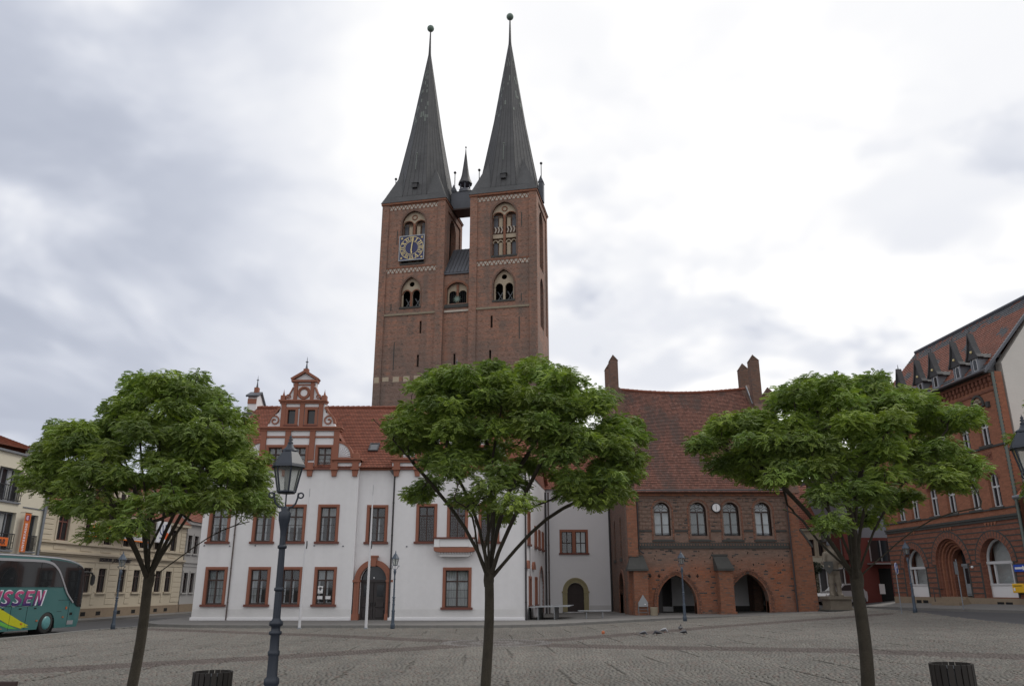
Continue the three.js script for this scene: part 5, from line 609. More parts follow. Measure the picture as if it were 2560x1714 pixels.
    const d = new G(); d.box(c - 0.55, c + 0.7, 1.6, 3.2, -1.1, -1.02); for (const [x0, x1] of [[c - 0.48, c + 0.02], [c + 0.1, c + 0.62]]) { d.cbox(x0, x1, 1.66, 2.1, -1.02, -0.98, 0.03); } d.box(c - 0.62, c + 0.78, 3.2, 3.34, -1.12, -0.98); const dm = part(T, 'door', d, M.steelDull.clone()); dm.material.color = C(0.25, 0.27, 0.29); dm.material.metalness = 0; const p = new G(); p.box(c - 0.4, c - 0.06, 2.25, 3.1, -1.02, -1.01); p.box(c + 0.18, c + 0.54, 2.25, 3.1, -1.02, -1.01); part(dm, 'pane', p, M.darkGlass); const f = new G(); f.ex(arch(c + 0.05, 0.64, 3.34, 3.34, 0.62), -1.1, -1.05); part(T, 'fanlight', f, M.darkGlass); const h = new G(); h.box(c + 0.05, c + 0.09, 2.3, 2.45, -1.02, -0.94); part(dm, 'handle', h, M.iron); const st = new G(); st.box(c - 1.3, c + 1.3, 1.0, B + 0.14, -0.9, 0.75); st.box(c - 1.2, c + 1.2, B + 0.14, B + 0.28, -0.9, 0.45); st.box(c - 1.1, c + 1.1, B + 0.28, B + 0.42, -0.9, 0.2); part(T, 'steps', st, M.plinthStone); const r = new G(); r.tube([V3(c - 1.3, 1.1, 0.5), V3(c - 1.3, 1.95, 0.5), V3(c - 1.3, 1.95, -0.1)], 0.025, 6); part(T, 'handrail', r, M.iron); const wl = new G(); wl.sphere(c + 1.9, 3.1, 0.05, 0.07); part(T, 'wall_lamp', wl, M.white); }
  // upper windows
  const uw = (w, round) => { const [x, y, ww, h] = w, rise = round ? 0.39 : 0.32, type = round ? 'round' : 'seg'; const f = new G(), z0 = -0.26, z1 = -0.17; f.ex(archBand(x, ww / 2 - 0.07, y, y + h, round ? rise - 0.07 : rise - 0.04, type, 0, 0.07), z0, z1); f.box(x - 0.04, x + 0.04, y, y + h + rise - 0.08, z0, z1 + 0.02); f.box(x - ww / 2 + 0.07, x + ww / 2 - 0.07, y + h * 0.7, y + h * 0.7 + 0.09, z0, z1 + 0.01); f.box(x - ww / 2, x + ww / 2, y, y + 0.07, z0, z1); const W = part(T, 'window', f, M.whiteWood); for (const q of [0, 1]) { const p = new G(), xa = q ? x + 0.03 : x - ww / 2 + 0.06; p.box(xa, xa + ww / 2 - 0.09, y + 0.06, y + h * 0.7, -0.225, -0.215); part(W, 'pane', p, M.darkGlass); const p2 = new G(); p2.box(xa, xa + ww / 2 - 0.09, y + h * 0.7 + 0.06, y + h + rise * 0.5, -0.225, -0.215); part(W, 'pane', p2, M.darkGlass); } const s = new G(); s.box(x - ww / 2 - 0.12, x + ww / 2 + 0.12, y - 0.12, y, -0.2, 0.10); part(W, 'sill', s, M.darkStone); const a = new G(); a.ex(archBand(x, ww / 2, y + h, y + h, rise, type, 0.02, 0.14), -0.1, 0.04); part(W, 'window_arch', a, brickOfficeLow); };
  w1.forEach(w => uw(w, false)); w2.forEach(w => uw(w, true));
  const sc = new G(); for (const [y0, y1, z] of [[5.50, 5.62, 0.12], [5.36, 5.50, 0.07], [5.92, 6.0, 0.06], [9.1, 9.2, 0.07], [12.9, 13.05, 0.3]]) sc.box(-12.7, 0.03, y0, y1, -0.1, z); part(T, 'string_course', sc, M.darkStone);
  { const g = new G(); for (let x = -12.5; x < 0; x += 0.34) { g.box(x, x + 0.17, 12.5, 12.9, 0, 0.16); g.box(x, x + 0.17, 12.3, 12.5, 0, 0.08); } g.box(-12.65, 0, 12.75, 12.9, 0, 0.2); g.box(-12.65, 0, 12.0, 12.12, 0, 0.05); part(T, 'frieze_bricks', g, brickOfficeLow); }
  for (const x of [-10.6, -9.05, -7.0, -5.2, -3.16, -1.55]) { const g = new G(); g.ex(archBand(x, 0.42, 11.42, 11.42, 0.5, 'round', 0, 0.12), 0, 0.09); g.box(x - 0.62, x + 0.62, 11.34, 11.42, 0, 0.12); const L = part(T, 'lunette', g, M.darkStone); const f = new G(); for (let i = 0; i < 5; i++) f.sphere(x + 0.25 * Math.cos(0.4 + i * 0.6), 11.5 + 0.25 * Math.sin(0.4 + i * 0.6), 0.03, 0.09, 8, 6); f.sphere(x, 11.55, 0.04, 0.12, 8, 6); part(L, 'ornament', f, M.stone); const c = new G(); c.box(x + 0.75, x + 0.95, 11.2, 11.5, 0, 0.14); part(T, 'corbel', c, M.darkStone); const o = new G(); o.box(x - 0.36, x + 0.36, 8.5, 8.92, 0, 0.02); for (let i = 0; i < 6; i++) o.sphere(x - 0.28 + i * 0.11, 8.7 + 0.08 * (i % 2), 0.03, 0.06, 6, 5); part(T, 'relief_panel', o, brickOfficeLow); }
  for (const x of [-10, -6.25, -2.4]) { const g = new G(); for (let i = 0; i < 4; i++) g.ex([V2(x - 0.4 + i * 0.26, 5.34), V2(x - 0.28 + i * 0.26, 5.14), V2(x - 0.14 + i * 0.26, 5.34)], 0, 0.04); part(T, 'ornament', g, brickOffice); }
  // roof with patterned tiles, gable wall towards the viewer
  { const g = new G(); courses(g, V3(-12.7, 12.95, 0.42), V3(0.12, 12.95, 0.42), V3(0.12, 17.85, -4), V3(-12.7, 17.85, -4), 28, 64, 28, 0.2, { lift: 0.03 }); part(T, 'roof', g, roofPost); const b = new G(); courses(b, V3(0.12, 12.95, -8.4), V3(-12.7, 12.95, -8.4), V3(-12.7, 17.85, -4), V3(0.12, 17.85, -4), 14, 64, 28, 0.2); part(T, 'roof', b, roofPost); const R = new THREE.Matrix4().makeBasis(V3(0, 0, -1), V3(0, 1, 0), V3(1, 0, 0)).setPosition(-0.5, 0, 0), w = new G(R); w.ex([V2(0.62, 0.5), V2(7.68, 0.5), V2(7.68, 13.1), V2(4, 17.62), V2(0.62, 13.5)], 0, 0.5); part(T, 'gable_wall', w, mottled([0.60, 0.585, 0.545], 3.3, 0.06, 0.92, 0.003, 31)); const v = new G(); v.box(-12.6, -12.1, 0.5, 13, -8, -0.5); v.ex(rect(-12.6, -0.5, 0.5, 13), -8.1, -7.7); part(T, 'wall', v, brickOffice);
    const vt = new G(R); for (const q of [[V2(-0.5, 12.9), V2(4, 17.92)], [V2(4, 17.92), V2(8.5, 12.9)]]) vt.ex(ribbon(q, 0.12), 0.46, 0.64); part(T, 'verge', vt, M.lead); const rd = new G(); rd.tube([V3(-12.7, 17.9, -4), V3(0.15, 17.9, -4)], 0.13, 8); part(T, 'ridge_tiles', rd, M.lead); const gt = new G(); gt.tube([V3(-12.7, 12.98, 0.5), V3(0.12, 12.98, 0.5)], 0.09, 8); part(T, 'gutter', gt, M.pipeDark); const dp = new G(); dp.rod([0.12, 1.2, 0.1], [0.12, 12.9, 0.1], 0.07); part(T, 'downpipe', dp, M.pipePatina);
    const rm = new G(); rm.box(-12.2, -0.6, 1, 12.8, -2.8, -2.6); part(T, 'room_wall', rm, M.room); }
  const gf = new G(); gf.ex([V2(0, 0), V2(0.9, 0), V2(0.45, 1)], -0.01, 0);
  for (const x of [-9.8, -8.2, -6.15, -4.6, -2.5, -0.95]) {
    const z = 0.22, f = new G(); f.box(x - 0.33, x + 0.33, 13.1, 14.05, -0.8, z - 0.05); f.box(x - 0.33, x - 0.22, 13.2, 14.05, z - 0.05, z); f.box(x + 0.22, x + 0.33, 13.2, 14.05, z - 0.05, z); f.box(x - 0.33, x + 0.33, 13.1, 13.25, z - 0.05, z + 0.03); const Dm = part(T, 'dormer', f, M.pipeGrey); const p = new G(); p.ex(arch(x, 0.2, 13.25, 13.8, 0.18), z - 0.05, z - 0.03); part(Dm, 'pane', p, M.whiteWood); const pd = new G(); pd.ex(arch(x, 0.12, 13.3, 13.75, 0.12), z - 0.03, z - 0.015); part(Dm, 'pane', pd, M.darkGlass);
    const r = new G(), zc = z - 0.1, yT = 15.3; r.ex([V2(x - 0.46, 13.92), V2(x + 0.46, 13.92), V2(x + 0.36, 14.1), V2(x + 0.2, 14.5), V2(x + 0.08, 14.98), V2(x + 0.02, yT), V2(x - 0.02, yT), V2(x - 0.08, 14.98), V2(x - 0.2, 14.5), V2(x - 0.36, 14.1)], zc, zc + 0.16); for (const q of [-1, 1]) r.ex(ribbon([V2(x + q * 0.54, 13.9), V2(x + q * 0.39, 14.12), V2(x + q * 0.22, 14.55), V2(x + q * 0.09, 15.02), V2(x, yT + 0.06)], 0.08), zc - 0.1, zc + 0.24 + 0.003 * q); r.ex([V2(x - 0.5, 13.9), V2(x + 0.5, 13.9), V2(x + 0.3, 14.16), V2(x - 0.3, 14.16)], -1.5, zc); r.tube([V3(x, yT, zc + 0.08), V3(x, yT + 0.35, zc + 0.08)], [0.035, 0.01], 6); part(Dm, 'dormer_roof', r, M.copperSeam); const o = new G(); o.sphere(x, 14.3, zc + 0.18, 0.075, 10, 8); part(Dm, 'gilded_ball', o, M.gold);
  }
}
// mail box and one way sign, mounted on the wall of the brick office
const PO = (s, y, o) => V3(25.5 + 0.0707 * s - 0.9975 * o, y, -40 + 0.9975 * s + 0.0707 * o), POT = -THREE.MathUtils.degToRad(85.95);
{
  let p = PO(-0.62, 2.0, 0.2); const t = thing('mail_box', 'yellow mail box on the brick wall at the right edge', 'mailbox', [p.x, p.y, p.z], POT); const g = new G(); g.cbox(-0.42, 0.42, -0.22, 0.22, -0.2, 0.14, 0.03); part(t, 'box', g, M.yellow); const s = new G(); s.box(-0.3, 0.3, 0.1, 0.13, 0.14, 0.147); part(t, 'slot', s, M.iron); const l = new G(); l.box(-0.32, -0.2, -0.12, 0.02, 0.14, 0.146); part(t, 'label', l, M.white);
  p = PO(-0.55, 2.96, 0.06); const o = thing('one_way_sign', 'blue one way sign with a white arrow on the brick wall', 'sign', [p.x, p.y, p.z], POT); const b = new G(); b.box(-0.48, 0.48, -0.17, 0.17, -0.02, 0.01); part(o, 'plate', b, M.blue); const a = new G(); a.ex([V2(-0.4, -0.05), V2(0.16, -0.05), V2(0.16, -0.12), V2(0.42, 0), V2(0.16, 0.12), V2(0.16, 0.05), V2(-0.4, 0.05)], 0.01, 0.014); part(o, 'arrow', a, M.white);
}
{ // neighbour with an orange roof at the right edge
  const T = thing('neighbour_house', 'low grey house with an orange tiled roof beside the brick office', 'house', [25.5, 0, -40], POT); const g = new G(); g.ex(rect(0.65, 12, 0.3, 6.3), -7, 0.05); part(T, 'wall', g, M.greyHouse); const r = new G(); courses(r, V3(0.5, 6.35, 0.4), V3(12, 6.35, 0.4), V3(12, 10.5, -3.6), V3(0.5, 10.5, -3.6), 22, 48, 48, 0.22); courses(r, V3(12, 6.35, -7.4), V3(0.5, 6.35, -7.4), V3(0.5, 10.5, -3.6), V3(12, 10.5, -3.6), 10, 48, 48, 0.22); part(T, 'roof', r, roofOrange); const t = new G(); t.tube([V3(0.5, 6.32, 0.5), V3(12, 6.32, 0.5)], 0.1, 8); part(T, 'gutter', t, M.pipeGrey);
}

// ---------------------------------------------------------------- street on the left: restaurant house, new cream building, houses further on
const LH = (s, y, o) => V3(-29.4 + 0.056 * s + 0.9984 * o, y, -52 - 0.9984 * s + 0.056 * o), LHT = THREE.MathUtils.degToRad(86.8);
function sashWin(T, x, y, w, h, o = {}) { const W = part(T, 'window', cached(`sw${w}_${h}`, () => { const g = new G(), z0 = -0.2, z1 = -0.12; g.box(-w / 2, -w / 2 + 0.07, 0, h, z0, z1); g.box(w / 2 - 0.07, w / 2, 0, h, z0, z1); g.box(-w / 2, w / 2, h - 0.07, h, z0 + 0.001, z1 - 0.001); g.box(-w / 2, w / 2, 0, 0.07, z0 + 0.001, z1 - 0.001); g.box(-0.04, 0.04, 0, h, z0, z1 + 0.02); g.box(-w / 2, w / 2, h * 0.68, h * 0.68 + 0.08, z0, z1 + 0.01); return g; }), o.sash || M.woodDark, [x, y, 0]); for (const q of [0, 1]) part(W, 'pane', cached(`sp${w}_${h}_${q}`, () => { const g = new G(); const a = q ? 0.03 : -w / 2 + 0.05; g.box(a, a + w / 2 - 0.08, 0.05, h - 0.05, -0.165, -0.155); return g; }), M.darkGlass); part(W, 'sill', cached(`sl${w}_${h}`, () => { const g = new G(); g.box(-w / 2 - 0.14, w / 2 + 0.14, -0.12, 0, -0.1, 0.14); return g; }), o.trim || M.creamTrim); if (o.surround !== false) part(W, 'surround', cached(`ss${w}_${h}`, () => { const g = new G(); g.box(-w / 2 - 0.14, -w / 2, 0, h, -0.1, 0.05); g.box(w / 2, w / 2 + 0.14, 0, h, -0.1, 0.05); g.box(-w / 2 - 0.14, w / 2 + 0.14, h, h + 0.16, -0.1, 0.06); return g; }), o.trim || M.creamTrim); return W; }
{
  const T = thing('restaurant_house', 'cream two storey restaurant with stucco window frames behind the left tree', 'building', [-29.4, 0, -52], LHT);
  const gx = [0.0, 1.9, 3.95, 5.8, 8.42, 10.55, 13.95, 15.65], ux = [0.35, 3.3, 5.75, 8.35, 10.75, 13.1, 15.75];
  const g = new G(); g.ex(rect(-1.85, 17.9, 0, 7.2), -0.5, 0, gx.map(x => hole(x, 1.72, 1.02, 1.62)).concat(ux.map(x => hole(x, 4.97, x < 1 ? 1.25 : 1.0, 1.7)))); g.box(-1.85, 17.9, 0, 7.2, -10, -9.5); g.box(17.4, 17.9, 0, 7.2, -9.5, -0.5); part(T, 'wall', g, M.cream);
  gx.forEach(x => sashWin(T, x, 1.72, 1.02, 1.62, { surround: false })); ux.forEach(x => sashWin(T, x, 4.97, x < 1 ? 1.25 : 1.0, 1.7, { sash: x < 1 ? M.terraDark : M.woodDark }));
  const p = new G(); p.box(-1.87, 17.93, 0, 0.68, -0.2, 0.08); const pm = part(T, 'plinth', p, M.plinthStone); for (const x of gx) { const c = new G(); c.box(x - 0.28, x + 0.28, 0.2, 0.46, 0.08, 0.088); part(pm, 'cellar_grate', c, M.black); }
  const c = new G(); c.box(-1.9, 18.0, 4.16, 4.30, -0.1, 0.24); c.box(-1.9, 18, 4.05, 4.16, -0.1, 0.12); c.box(-1.87, 17.95, 4.78, 4.9, -0.1, 0.16); c.box(-1.87, 17.95, 3.72, 3.78, -0.1, 0.05); c.box(-1.95, 18.05, 6.98, 7.2, -0.1, 0.32); part(T, 'cornice', c, M.creamTrim);
  const ru = new G(); for (let y = 0.9; y < 3.6; y += 0.40) { let a = -1.85; for (const x of gx.concat([19.0])) { const e = Math.min(x - 0.72, 17.9); if (e - a > 0.1 && y < 3.4) ru.cbox(a, e, y, y + 0.36, 0, 0.035, 0.015); a = x + 0.72; } } part(T, 'rustication', ru, M.cream).userData.kind = 'stuff'; const q = new G(); for (let y = 4.95; y < 6.9; y += 0.32) for (const [a, b] of [[-1.85, -0.75], [17.0, 17.9], [11.6, 12.2]]) q.cbox(a, b, y, y + 0.28, 0, 0.04, 0.015); part(T, 'quoins', q, M.cream).userData.kind = 'stuff';
  const pa = new G(); for (const x of ux) pa.cbox(x - 0.7, x + 0.7, 4.4, 4.7, 0, 0.035, 0.02); part(T, 'panel', pa, M.creamTrim);
  const r = new G(); courses(r, V3(-1.9, 7.2, 0.35), V3(18, 7.2, 0.35), V3(18, 11.2, -4.8), V3(-1.9, 11.2, -4.8), 30, 64, 64, 0.2); courses(r, V3(18, 7.2, -10.2), V3(-1.9, 7.2, -10.2), V3(-1.9, 11.2, -4.8), V3(18, 11.2, -4.8), 12, 64, 64, 0.2); r.tri(V3(17.9, 7.1, 0), V3(17.9, 7.1, -10), V3(17.9, 11.1, -4.8)); part(T, 'roof', r, roofRed);
  for (const x of [3.2, 8.4, 13.6]) { const d = new G(); d.box(x - 1.0, x + 1.0, 7.4, 9.2, -3.2, -0.5); const Dm = part(T, 'dormer', d, M.creamNew); const dr = new G(); courses(dr, V3(x - 1.2, 9.15, -0.35), V3(x + 1.2, 9.15, -0.35), V3(x + 1.2, 10.3, -3.4), V3(x - 1.2, 10.3, -3.4), 8, 64, 64, 0.2); part(Dm, 'dormer_roof', dr, roofRed); for (const k of [-0.45, 0.45]) { const w = new G(); w.box(x + k - 0.3, x + k + 0.3, 7.8, 8.8, -0.5, -0.48); part(Dm, 'pane', w, M.darkGlass); } }
  const dp = new G(); dp.tube([V3(11.3, 4.1, 0.12), V3(11.3, 7.0, 0.12)], 0.07, 8); part(T, 'downpipe', dp, M.pipeGrey);
  const tx = text('Restaurant „Schwarzer Adler“', 0.34, 0.03, fontS), bb = tx.boundingBox; tx.scale(4.3 / (bb.max.x - bb.min.x), 1, 1); const tg = new G(); tg.add(tx, new THREE.Matrix4().makeTranslation(5.05, 3.8, 0.055)); part(T, 'lettering', tg, M.pipeDark);
}
{
  let p = LH(7, 5.85, 0.26); const t = thing('street_banner', 'colourful flowered banner hung over the restaurant cornice', 'banner', [p.x, p.y, p.z], LHT);
  const cv = document.createElement('canvas'); cv.width = 512; cv.height = 64; const x = cv.getContext('2d'), r = rng(9); x.fillStyle = '#d8d2b8'; x.fillRect(0, 0, 512, 64); for (let i = 0; i < 240; i++) { x.fillStyle = ['#e0a020', '#d8701c', '#c83a20', '#e8d040', '#5a8a30', '#e8e8e0'][Math.floor(r() * 6)]; x.beginPath(); x.ellipse(r() * 512, r() * 40, 3 + r() * 9, 2 + r() * 6, r() * 3, 0, 7); x.fill(); } x.fillStyle = '#cfcfd2'; x.fillRect(0, 40, 512, 24); x.fillStyle = '#e07820'; x.fillRect(0, 58, 512, 6); x.fillStyle = '#77797e'; for (let i = 0; i < 50; i++) x.fillRect(12 + i * 9.6, 45 + r() * 2, 5, 8);
  const ct = new THREE.CanvasTexture(cv); ct.colorSpace = THREE.SRGBColorSpace; const pl = new THREE.PlaneGeometry(8.2, 0.95, 24, 3), pp = pl.attributes.position; for (let i = 0; i < pp.count; i++) pp.setZ(i, 0.04 * Math.sin(pp.getX(i) * 3)); pl.computeVertexNormals(); part(t, 'cloth', pl, new THREE.MeshStandardMaterial({ map: ct, roughness: 0.9 })); const ro = new G(); for (const s of [-4.1, 4.1]) ro.rod([s, 0.45, 0], [s, 0.55, -0.26], 0.015, 5); part(t, 'rope', ro, M.iron);
  p = LH(12.8, 6.3, 0.5); const s = thing('shield_sign', 'white round sign with blue scroll marks and an orange patch over the street banner', 'sign', [p.x, p.y, p.z], LHT); const c2 = document.createElement('canvas'); c2.width = c2.height = 128; const y = c2.getContext('2d'); y.fillStyle = '#d4d6da'; y.fillRect(0, 0, 128, 128); y.strokeStyle = '#333f6e'; y.lineWidth = 9; y.beginPath(); y.arc(58, 50, 30, 0.6, 3.6); y.stroke(); y.beginPath(); y.moveTo(50, 20); y.lineTo(62, 84); y.stroke(); y.beginPath(); y.moveTo(78, 14); y.lineTo(84, 70); y.stroke(); y.fillStyle = '#d8602c'; y.beginPath(); y.ellipse(98, 86, 20, 24, 0.3, 0, 7); y.fill(); y.fillStyle = '#44516e'; y.fillRect(30, 96, 40, 9); const t2 = new THREE.CanvasTexture(c2); t2.colorSpace = THREE.SRGBColorSpace; part(s, 'plate', new THREE.PlaneGeometry(2.2, 1.6), new THREE.MeshStandardMaterial({ map: t2, roughness: 0.7 }), [0, 0, 0.03]); const b = new G(); b.cbox(-1.14, 1.14, -0.84, 0.84, -0.06, 0.0, 0.02); b.box(-0.05, 0.05, -0.1, 0.1, -0.5, -0.06); part(s, 'backing', b, M.white);
}
{
  const T = thing('new_cream_building', 'plain cream three storey building with French windows and black balcony railings', 'building', [-29.4, 0, -52], LHT);
  const wins = [[-5.5, 6.9, 2.1, 1.9], [-5.5, 4.15, 2.2, 2.14], [-2.85, 4.15, 1.05, 2.15], [-9.2, 6.9, 2.1, 1.9], [-9.2, 4.15, 2.2, 2.14]];
  const g = new G(); g.ex([V2(-16, 0), V2(-1.95, 0), V2(-1.95, 10.1), V2(-4.05, 10.1), V2(-4.05, 9.72), V2(-16, 9.72)], -0.4, 0, wins.map(w => hole(...w))); g.box(-16, -1.95, 0, 9.7, -8, -7.6); g.box(-2.2, -1.96, 7, 10.1, -8, -0.4); part(T, 'wall', g, M.creamNew); const c = new G(); c.box(-16, -3.95, 9.66, 9.78, -0.3, 0.14); c.box(-4.1, -1.85, 10.0, 10.24, -0.3, 0.3); c.box(-3.95, -1.95, 6.66, 6.72, -0.1, 0.04); part(T, 'cornice', c, M.pipeGrey);
  for (const w of wins) { const [x, y, ww, h] = w, f = new G(), z0 = -0.3, z1 = -0.22, n = ww > 1.5 ? 4 : 2; for (let i = 0; i <= n; i++) { const xx = x - ww / 2 + ww * i / n; f.box(xx - 0.05, xx + 0.05, y, y + h, z0, z1); } f.box(x - ww / 2, x + ww / 2, y + h - 0.08, y + h, z0, z1 + 0.002); const W = part(T, 'french_window', f, M.pipeGrey); for (let i = 0; i < n; i++) { const p = new G(), xa = x - ww / 2 + ww * i / n + 0.05; p.box(xa, xa + ww / n - 0.1, y, y + h - 0.08, -0.265, -0.255); part(W, 'pane', p, M.darkGlass); if (i % 2 === 0) { const cu = new G(); cu.box(xa + 0.02, xa + ww / n - 0.2, y, y + h - 0.1, -0.25, -0.248); part(W, 'curtain', cu, M.blinds); } } const r = new G(); r.box(x - ww / 2 - 0.06, x + ww / 2 + 0.06, y + 0.88, y + 0.93, 0.05, 0.1); r.box(x - ww / 2 - 0.06, x + ww / 2 + 0.06, y + 0.06, y + 0.1, 0.05, 0.1); for (let k = 0; k <= 12; k++) { const xx = x - ww / 2 - 0.05 + (ww + 0.1) * k / 12; r.box(xx - 0.012, xx + 0.012, y + 0.1, y + 0.88, 0.06, 0.085); } for (const xx of [x - ww / 2 - 0.04, x + ww / 2 + 0.04]) r.box(xx - 0.02, xx + 0.02, y + 0.4, y + 0.44, 0, 0.06); part(W, 'railing', r, M.iron); const s = new G(); s.box(x - ww / 2 - 0.1, x + ww / 2 + 0.1, y - 0.1, y, -0.2, 0.1); part(W, 'sill', s, M.pipeGrey); }
  const r = new G(); courses(r, V3(-16, 9.8, -0.2), V3(-1.9, 10.2, -0.2), V3(-2.6, 11.75, -4.5), V3(-16, 11.9, -4.5), 22, 48, 48, 0.22); courses(r, V3(-1.9, 10.2, -8), V3(-16, 9.8, -8), V3(-16, 11.9, -4.5), V3(-2.6, 11.75, -4.5), 8, 48, 48, 0.22); r.tri(V3(-1.9, 10.2, -0.2), V3(-1.9, 10.2, -8), V3(-2.6, 11.75, -4.5)); part(T, 'roof', r, roofRed); const d = new G(); d.tube([V3(-1.92, 0.2, 0.1), V3(-1.92, 10, 0.1)], 0.09, 8); part(T, 'downpipe', d, M.pipeGrey);
}
{ // upright banner and orange sign on the new building
  let p = LH(-3.75, 5.2, 0.3); const t = thing('hanging_banner', 'tall orange banner with vertical lettering beside the balcony door', 'banner', [p.x, p.y, p.z], LHT); const cv = document.createElement('canvas'); cv.width = 96; cv.height = 384; const x = cv.getContext('2d'); x.fillStyle = '#b8622c'; x.fillRect(0, 0, 96, 384); x.fillStyle = '#7d2436'; x.fillRect(14, 20, 64, 58); x.strokeStyle = '#d8c8e0'; x.lineWidth = 6; x.beginPath(); x.arc(46, 48, 18, 0.7, 5.6); x.stroke(); x.beginPath(); x.arc(46, 48, 8, 0, 7); x.stroke(); x.save(); x.translate(46, 378); x.rotate(-Math.PI / 2); x.fillStyle = '#d6d4e4'; x.font = 'bold 46px sans-serif'; x.textBaseline = 'middle'; x.fillText('UNTERTASSE', 2, 0, 290); x.restore(); const ct = new THREE.CanvasTexture(cv); ct.colorSpace = THREE.SRGBColorSpace; part(t, 'cloth', new THREE.BoxGeometry(0.56, 2.28, 0.01), new THREE.MeshStandardMaterial({ map: ct, roughness: 0.9 })); const b = new G(); b.rod([-0.34, 1.15, 0], [0.34, 1.15, 0], 0.02, 6); b.rod([-0.3, 1.15, 0], [-0.3, 1.15, -0.3], 0.015, 6); b.rod([0.3, 1.15, 0], [0.3, 1.15, -0.3], 0.015, 6); part(t, 'rod', b, M.iron);
  p = LH(-5.55, 4.58, 0.16); const s = thing('orange_sign', 'orange sign on the balcony railing above the bus', 'sign', [p.x, p.y, p.z], LHT); const g = new G(); g.cbox(-0.62, 0.62, -0.24, 0.24, -0.03, 0, 0.01); part(s, 'plate', g, M.orange); const tx = text('BAR', 0.3, 0.012), q = new G(); q.add(tx, new THREE.Matrix4().makeTranslation(-0.42, -0.15, 0)); part(s, 'lettering', q, M.pipeDark);
}
// houses further down the street
for (const [s0, s1, h, m, rf, label] of [[18.1, 22.6, 7.6, M.greyHouse, 3.5, 'grey house just beyond the restaurant'], [22.7, 30, 8.4, M.cream, 4, 'cream house at the far end of the left street'], [30.1, 40, 9, M.greyHouse, 4, 'tall grey house closing the left street']]) {
  const p = LH(s0, 0, 0), T = thing('street_house', label, 'house', [p.x, 0, p.z], LHT, 'houses further down the left street'), w = s1 - s0, g = new G(), xs = []; for (let x = 0.6; x < w - 0.4; x += 1.28) xs.push(x); g.ex(rect(0, w, 0, h), -0.4, 0, xs.map(x => hole(x, 1.64, 0.8, 1.64)).concat(xs.map(x => hole(x, 4.92, 0.8, 1.52)))); g.box(0, w, 0, h, -9, -8.6); g.box(0, 0.4, 0, h, -8.6, -0.4); part(T, 'wall', g, m); xs.forEach(x => { sashWin(T, x, 1.64, 0.8, 1.64, { trim: M.greyHouse }); sashWin(T, x, 4.92, 0.8, 1.52, { trim: M.greyHouse }); }); const c = new G(); c.box(0, w, 4.1, 4.24, -0.1, 0.1); c.box(0, w, 3.8, 3.86, -0.1, 0.05); c.box(0, w, h - 0.25, h, -0.1, 0.25); part(T, 'cornice', c, m); const pl = new G(); pl.box(0, w, 0, 0.7, -0.1, 0.06); part(T, 'plinth', pl, M.plinthStone); const r = new G(); courses(r, V3(0, h, 0.35), V3(w, h, 0.35), V3(w, h + rf, -4.5), V3(0, h + rf, -4.5), 20, 64, 64, 0.2); courses(r, V3(w, h, -9.3), V3(0, h, -9.3), V3(0, h + rf, -4.5), V3(w, h + rf, -4.5), 8, 64, 64, 0.2); part(T, 'roof', r, roofRed); const gb = new G(); gb.tri(V3(0, h, -9), V3(0, h, 0), V3(0, h + rf - 0.1, -4.5)); part(T, 'gable_wall', gb, m);
}

// ---------------------------------------------------------------- right background: modern infill, houses
{
  const T = thing('modern_building', 'grey modern building with dark red entrance wall and tall round column', 'building', [0, 0, -60]);
  const red = std([0.13, 0.028, 0.022], 0.8), g = new G(); g.box(25.0, 28.2, 0.6, 5.6, -1.0, 0); g.box(24.6, 25.0, 4.0, 6.0, -2, 0.2); part(T, 'red_wall', g, red); const dk = new G(); dk.box(27.05, 27.95, 0.6, 3.4, 0, 0.02); part(T, 'door', dk, M.black); const c = new G(); c.box(26.3, 28.4, 3.66, 3.76, 0, 1.4); part(T, 'canopy', c, M.steel); const gl = new G(); gl.box(26.6, 28.2, 3.9, 5.4, 0, 0.02); part(T, 'pane', gl, M.darkGlass); const fr = new G(); for (const x of [26.6, 27.4, 28.2]) fr.box(x - 0.04, x + 0.04, 3.9, 5.4, 0.02, 0.08); part(T, 'window_frame', fr, M.steel);
  const col = new G(); col.rod([27.95, 0.6, 0.9], [27.95, 9.4, 0.9], 0.3, 20); part(T, 'column', col, M.pipeGrey); const u = new G(); u.box(25.4, 29.2, 5.6, 10.6, -8, -0.5); part(T, 'upper_wall', u, mottled([0.20, 0.215, 0.245], 3, 0.05, 0.7, 0, 33)); const w = new G(); for (const [x, y] of [[26.0, 6.4], [27.0, 6.4], [26.0, 8.6]]) w.box(x, x + 0.7, y, y + 1.1, -0.5, -0.48); part(T, 'pane', w, M.darkGlass); const r = new G(); r.ex([V2(25.1, 10.4), V2(28.2, 11.6), V2(29.6, 11.0), V2(29.6, 11.3), V2(28.2, 11.95), V2(25.1, 10.75)], -8.5, 0.1); part(T, 'roof', r, M.copperSeam); const gb = new G(); gb.ex([V2(25.4, 10.6), V2(29.2, 10.6), V2(29.2, 11.1), V2(28.2, 11.55)], -2, -0.5); part(T, 'gable', gb, mottled([0.20, 0.215, 0.245], 3, 0.05, 0.7, 0, 34)); const s = new G(); s.box(26.95, 27.35, 1.6, 2.3, 0.02, 0.035); part(T, 'notice', s, M.white);
}
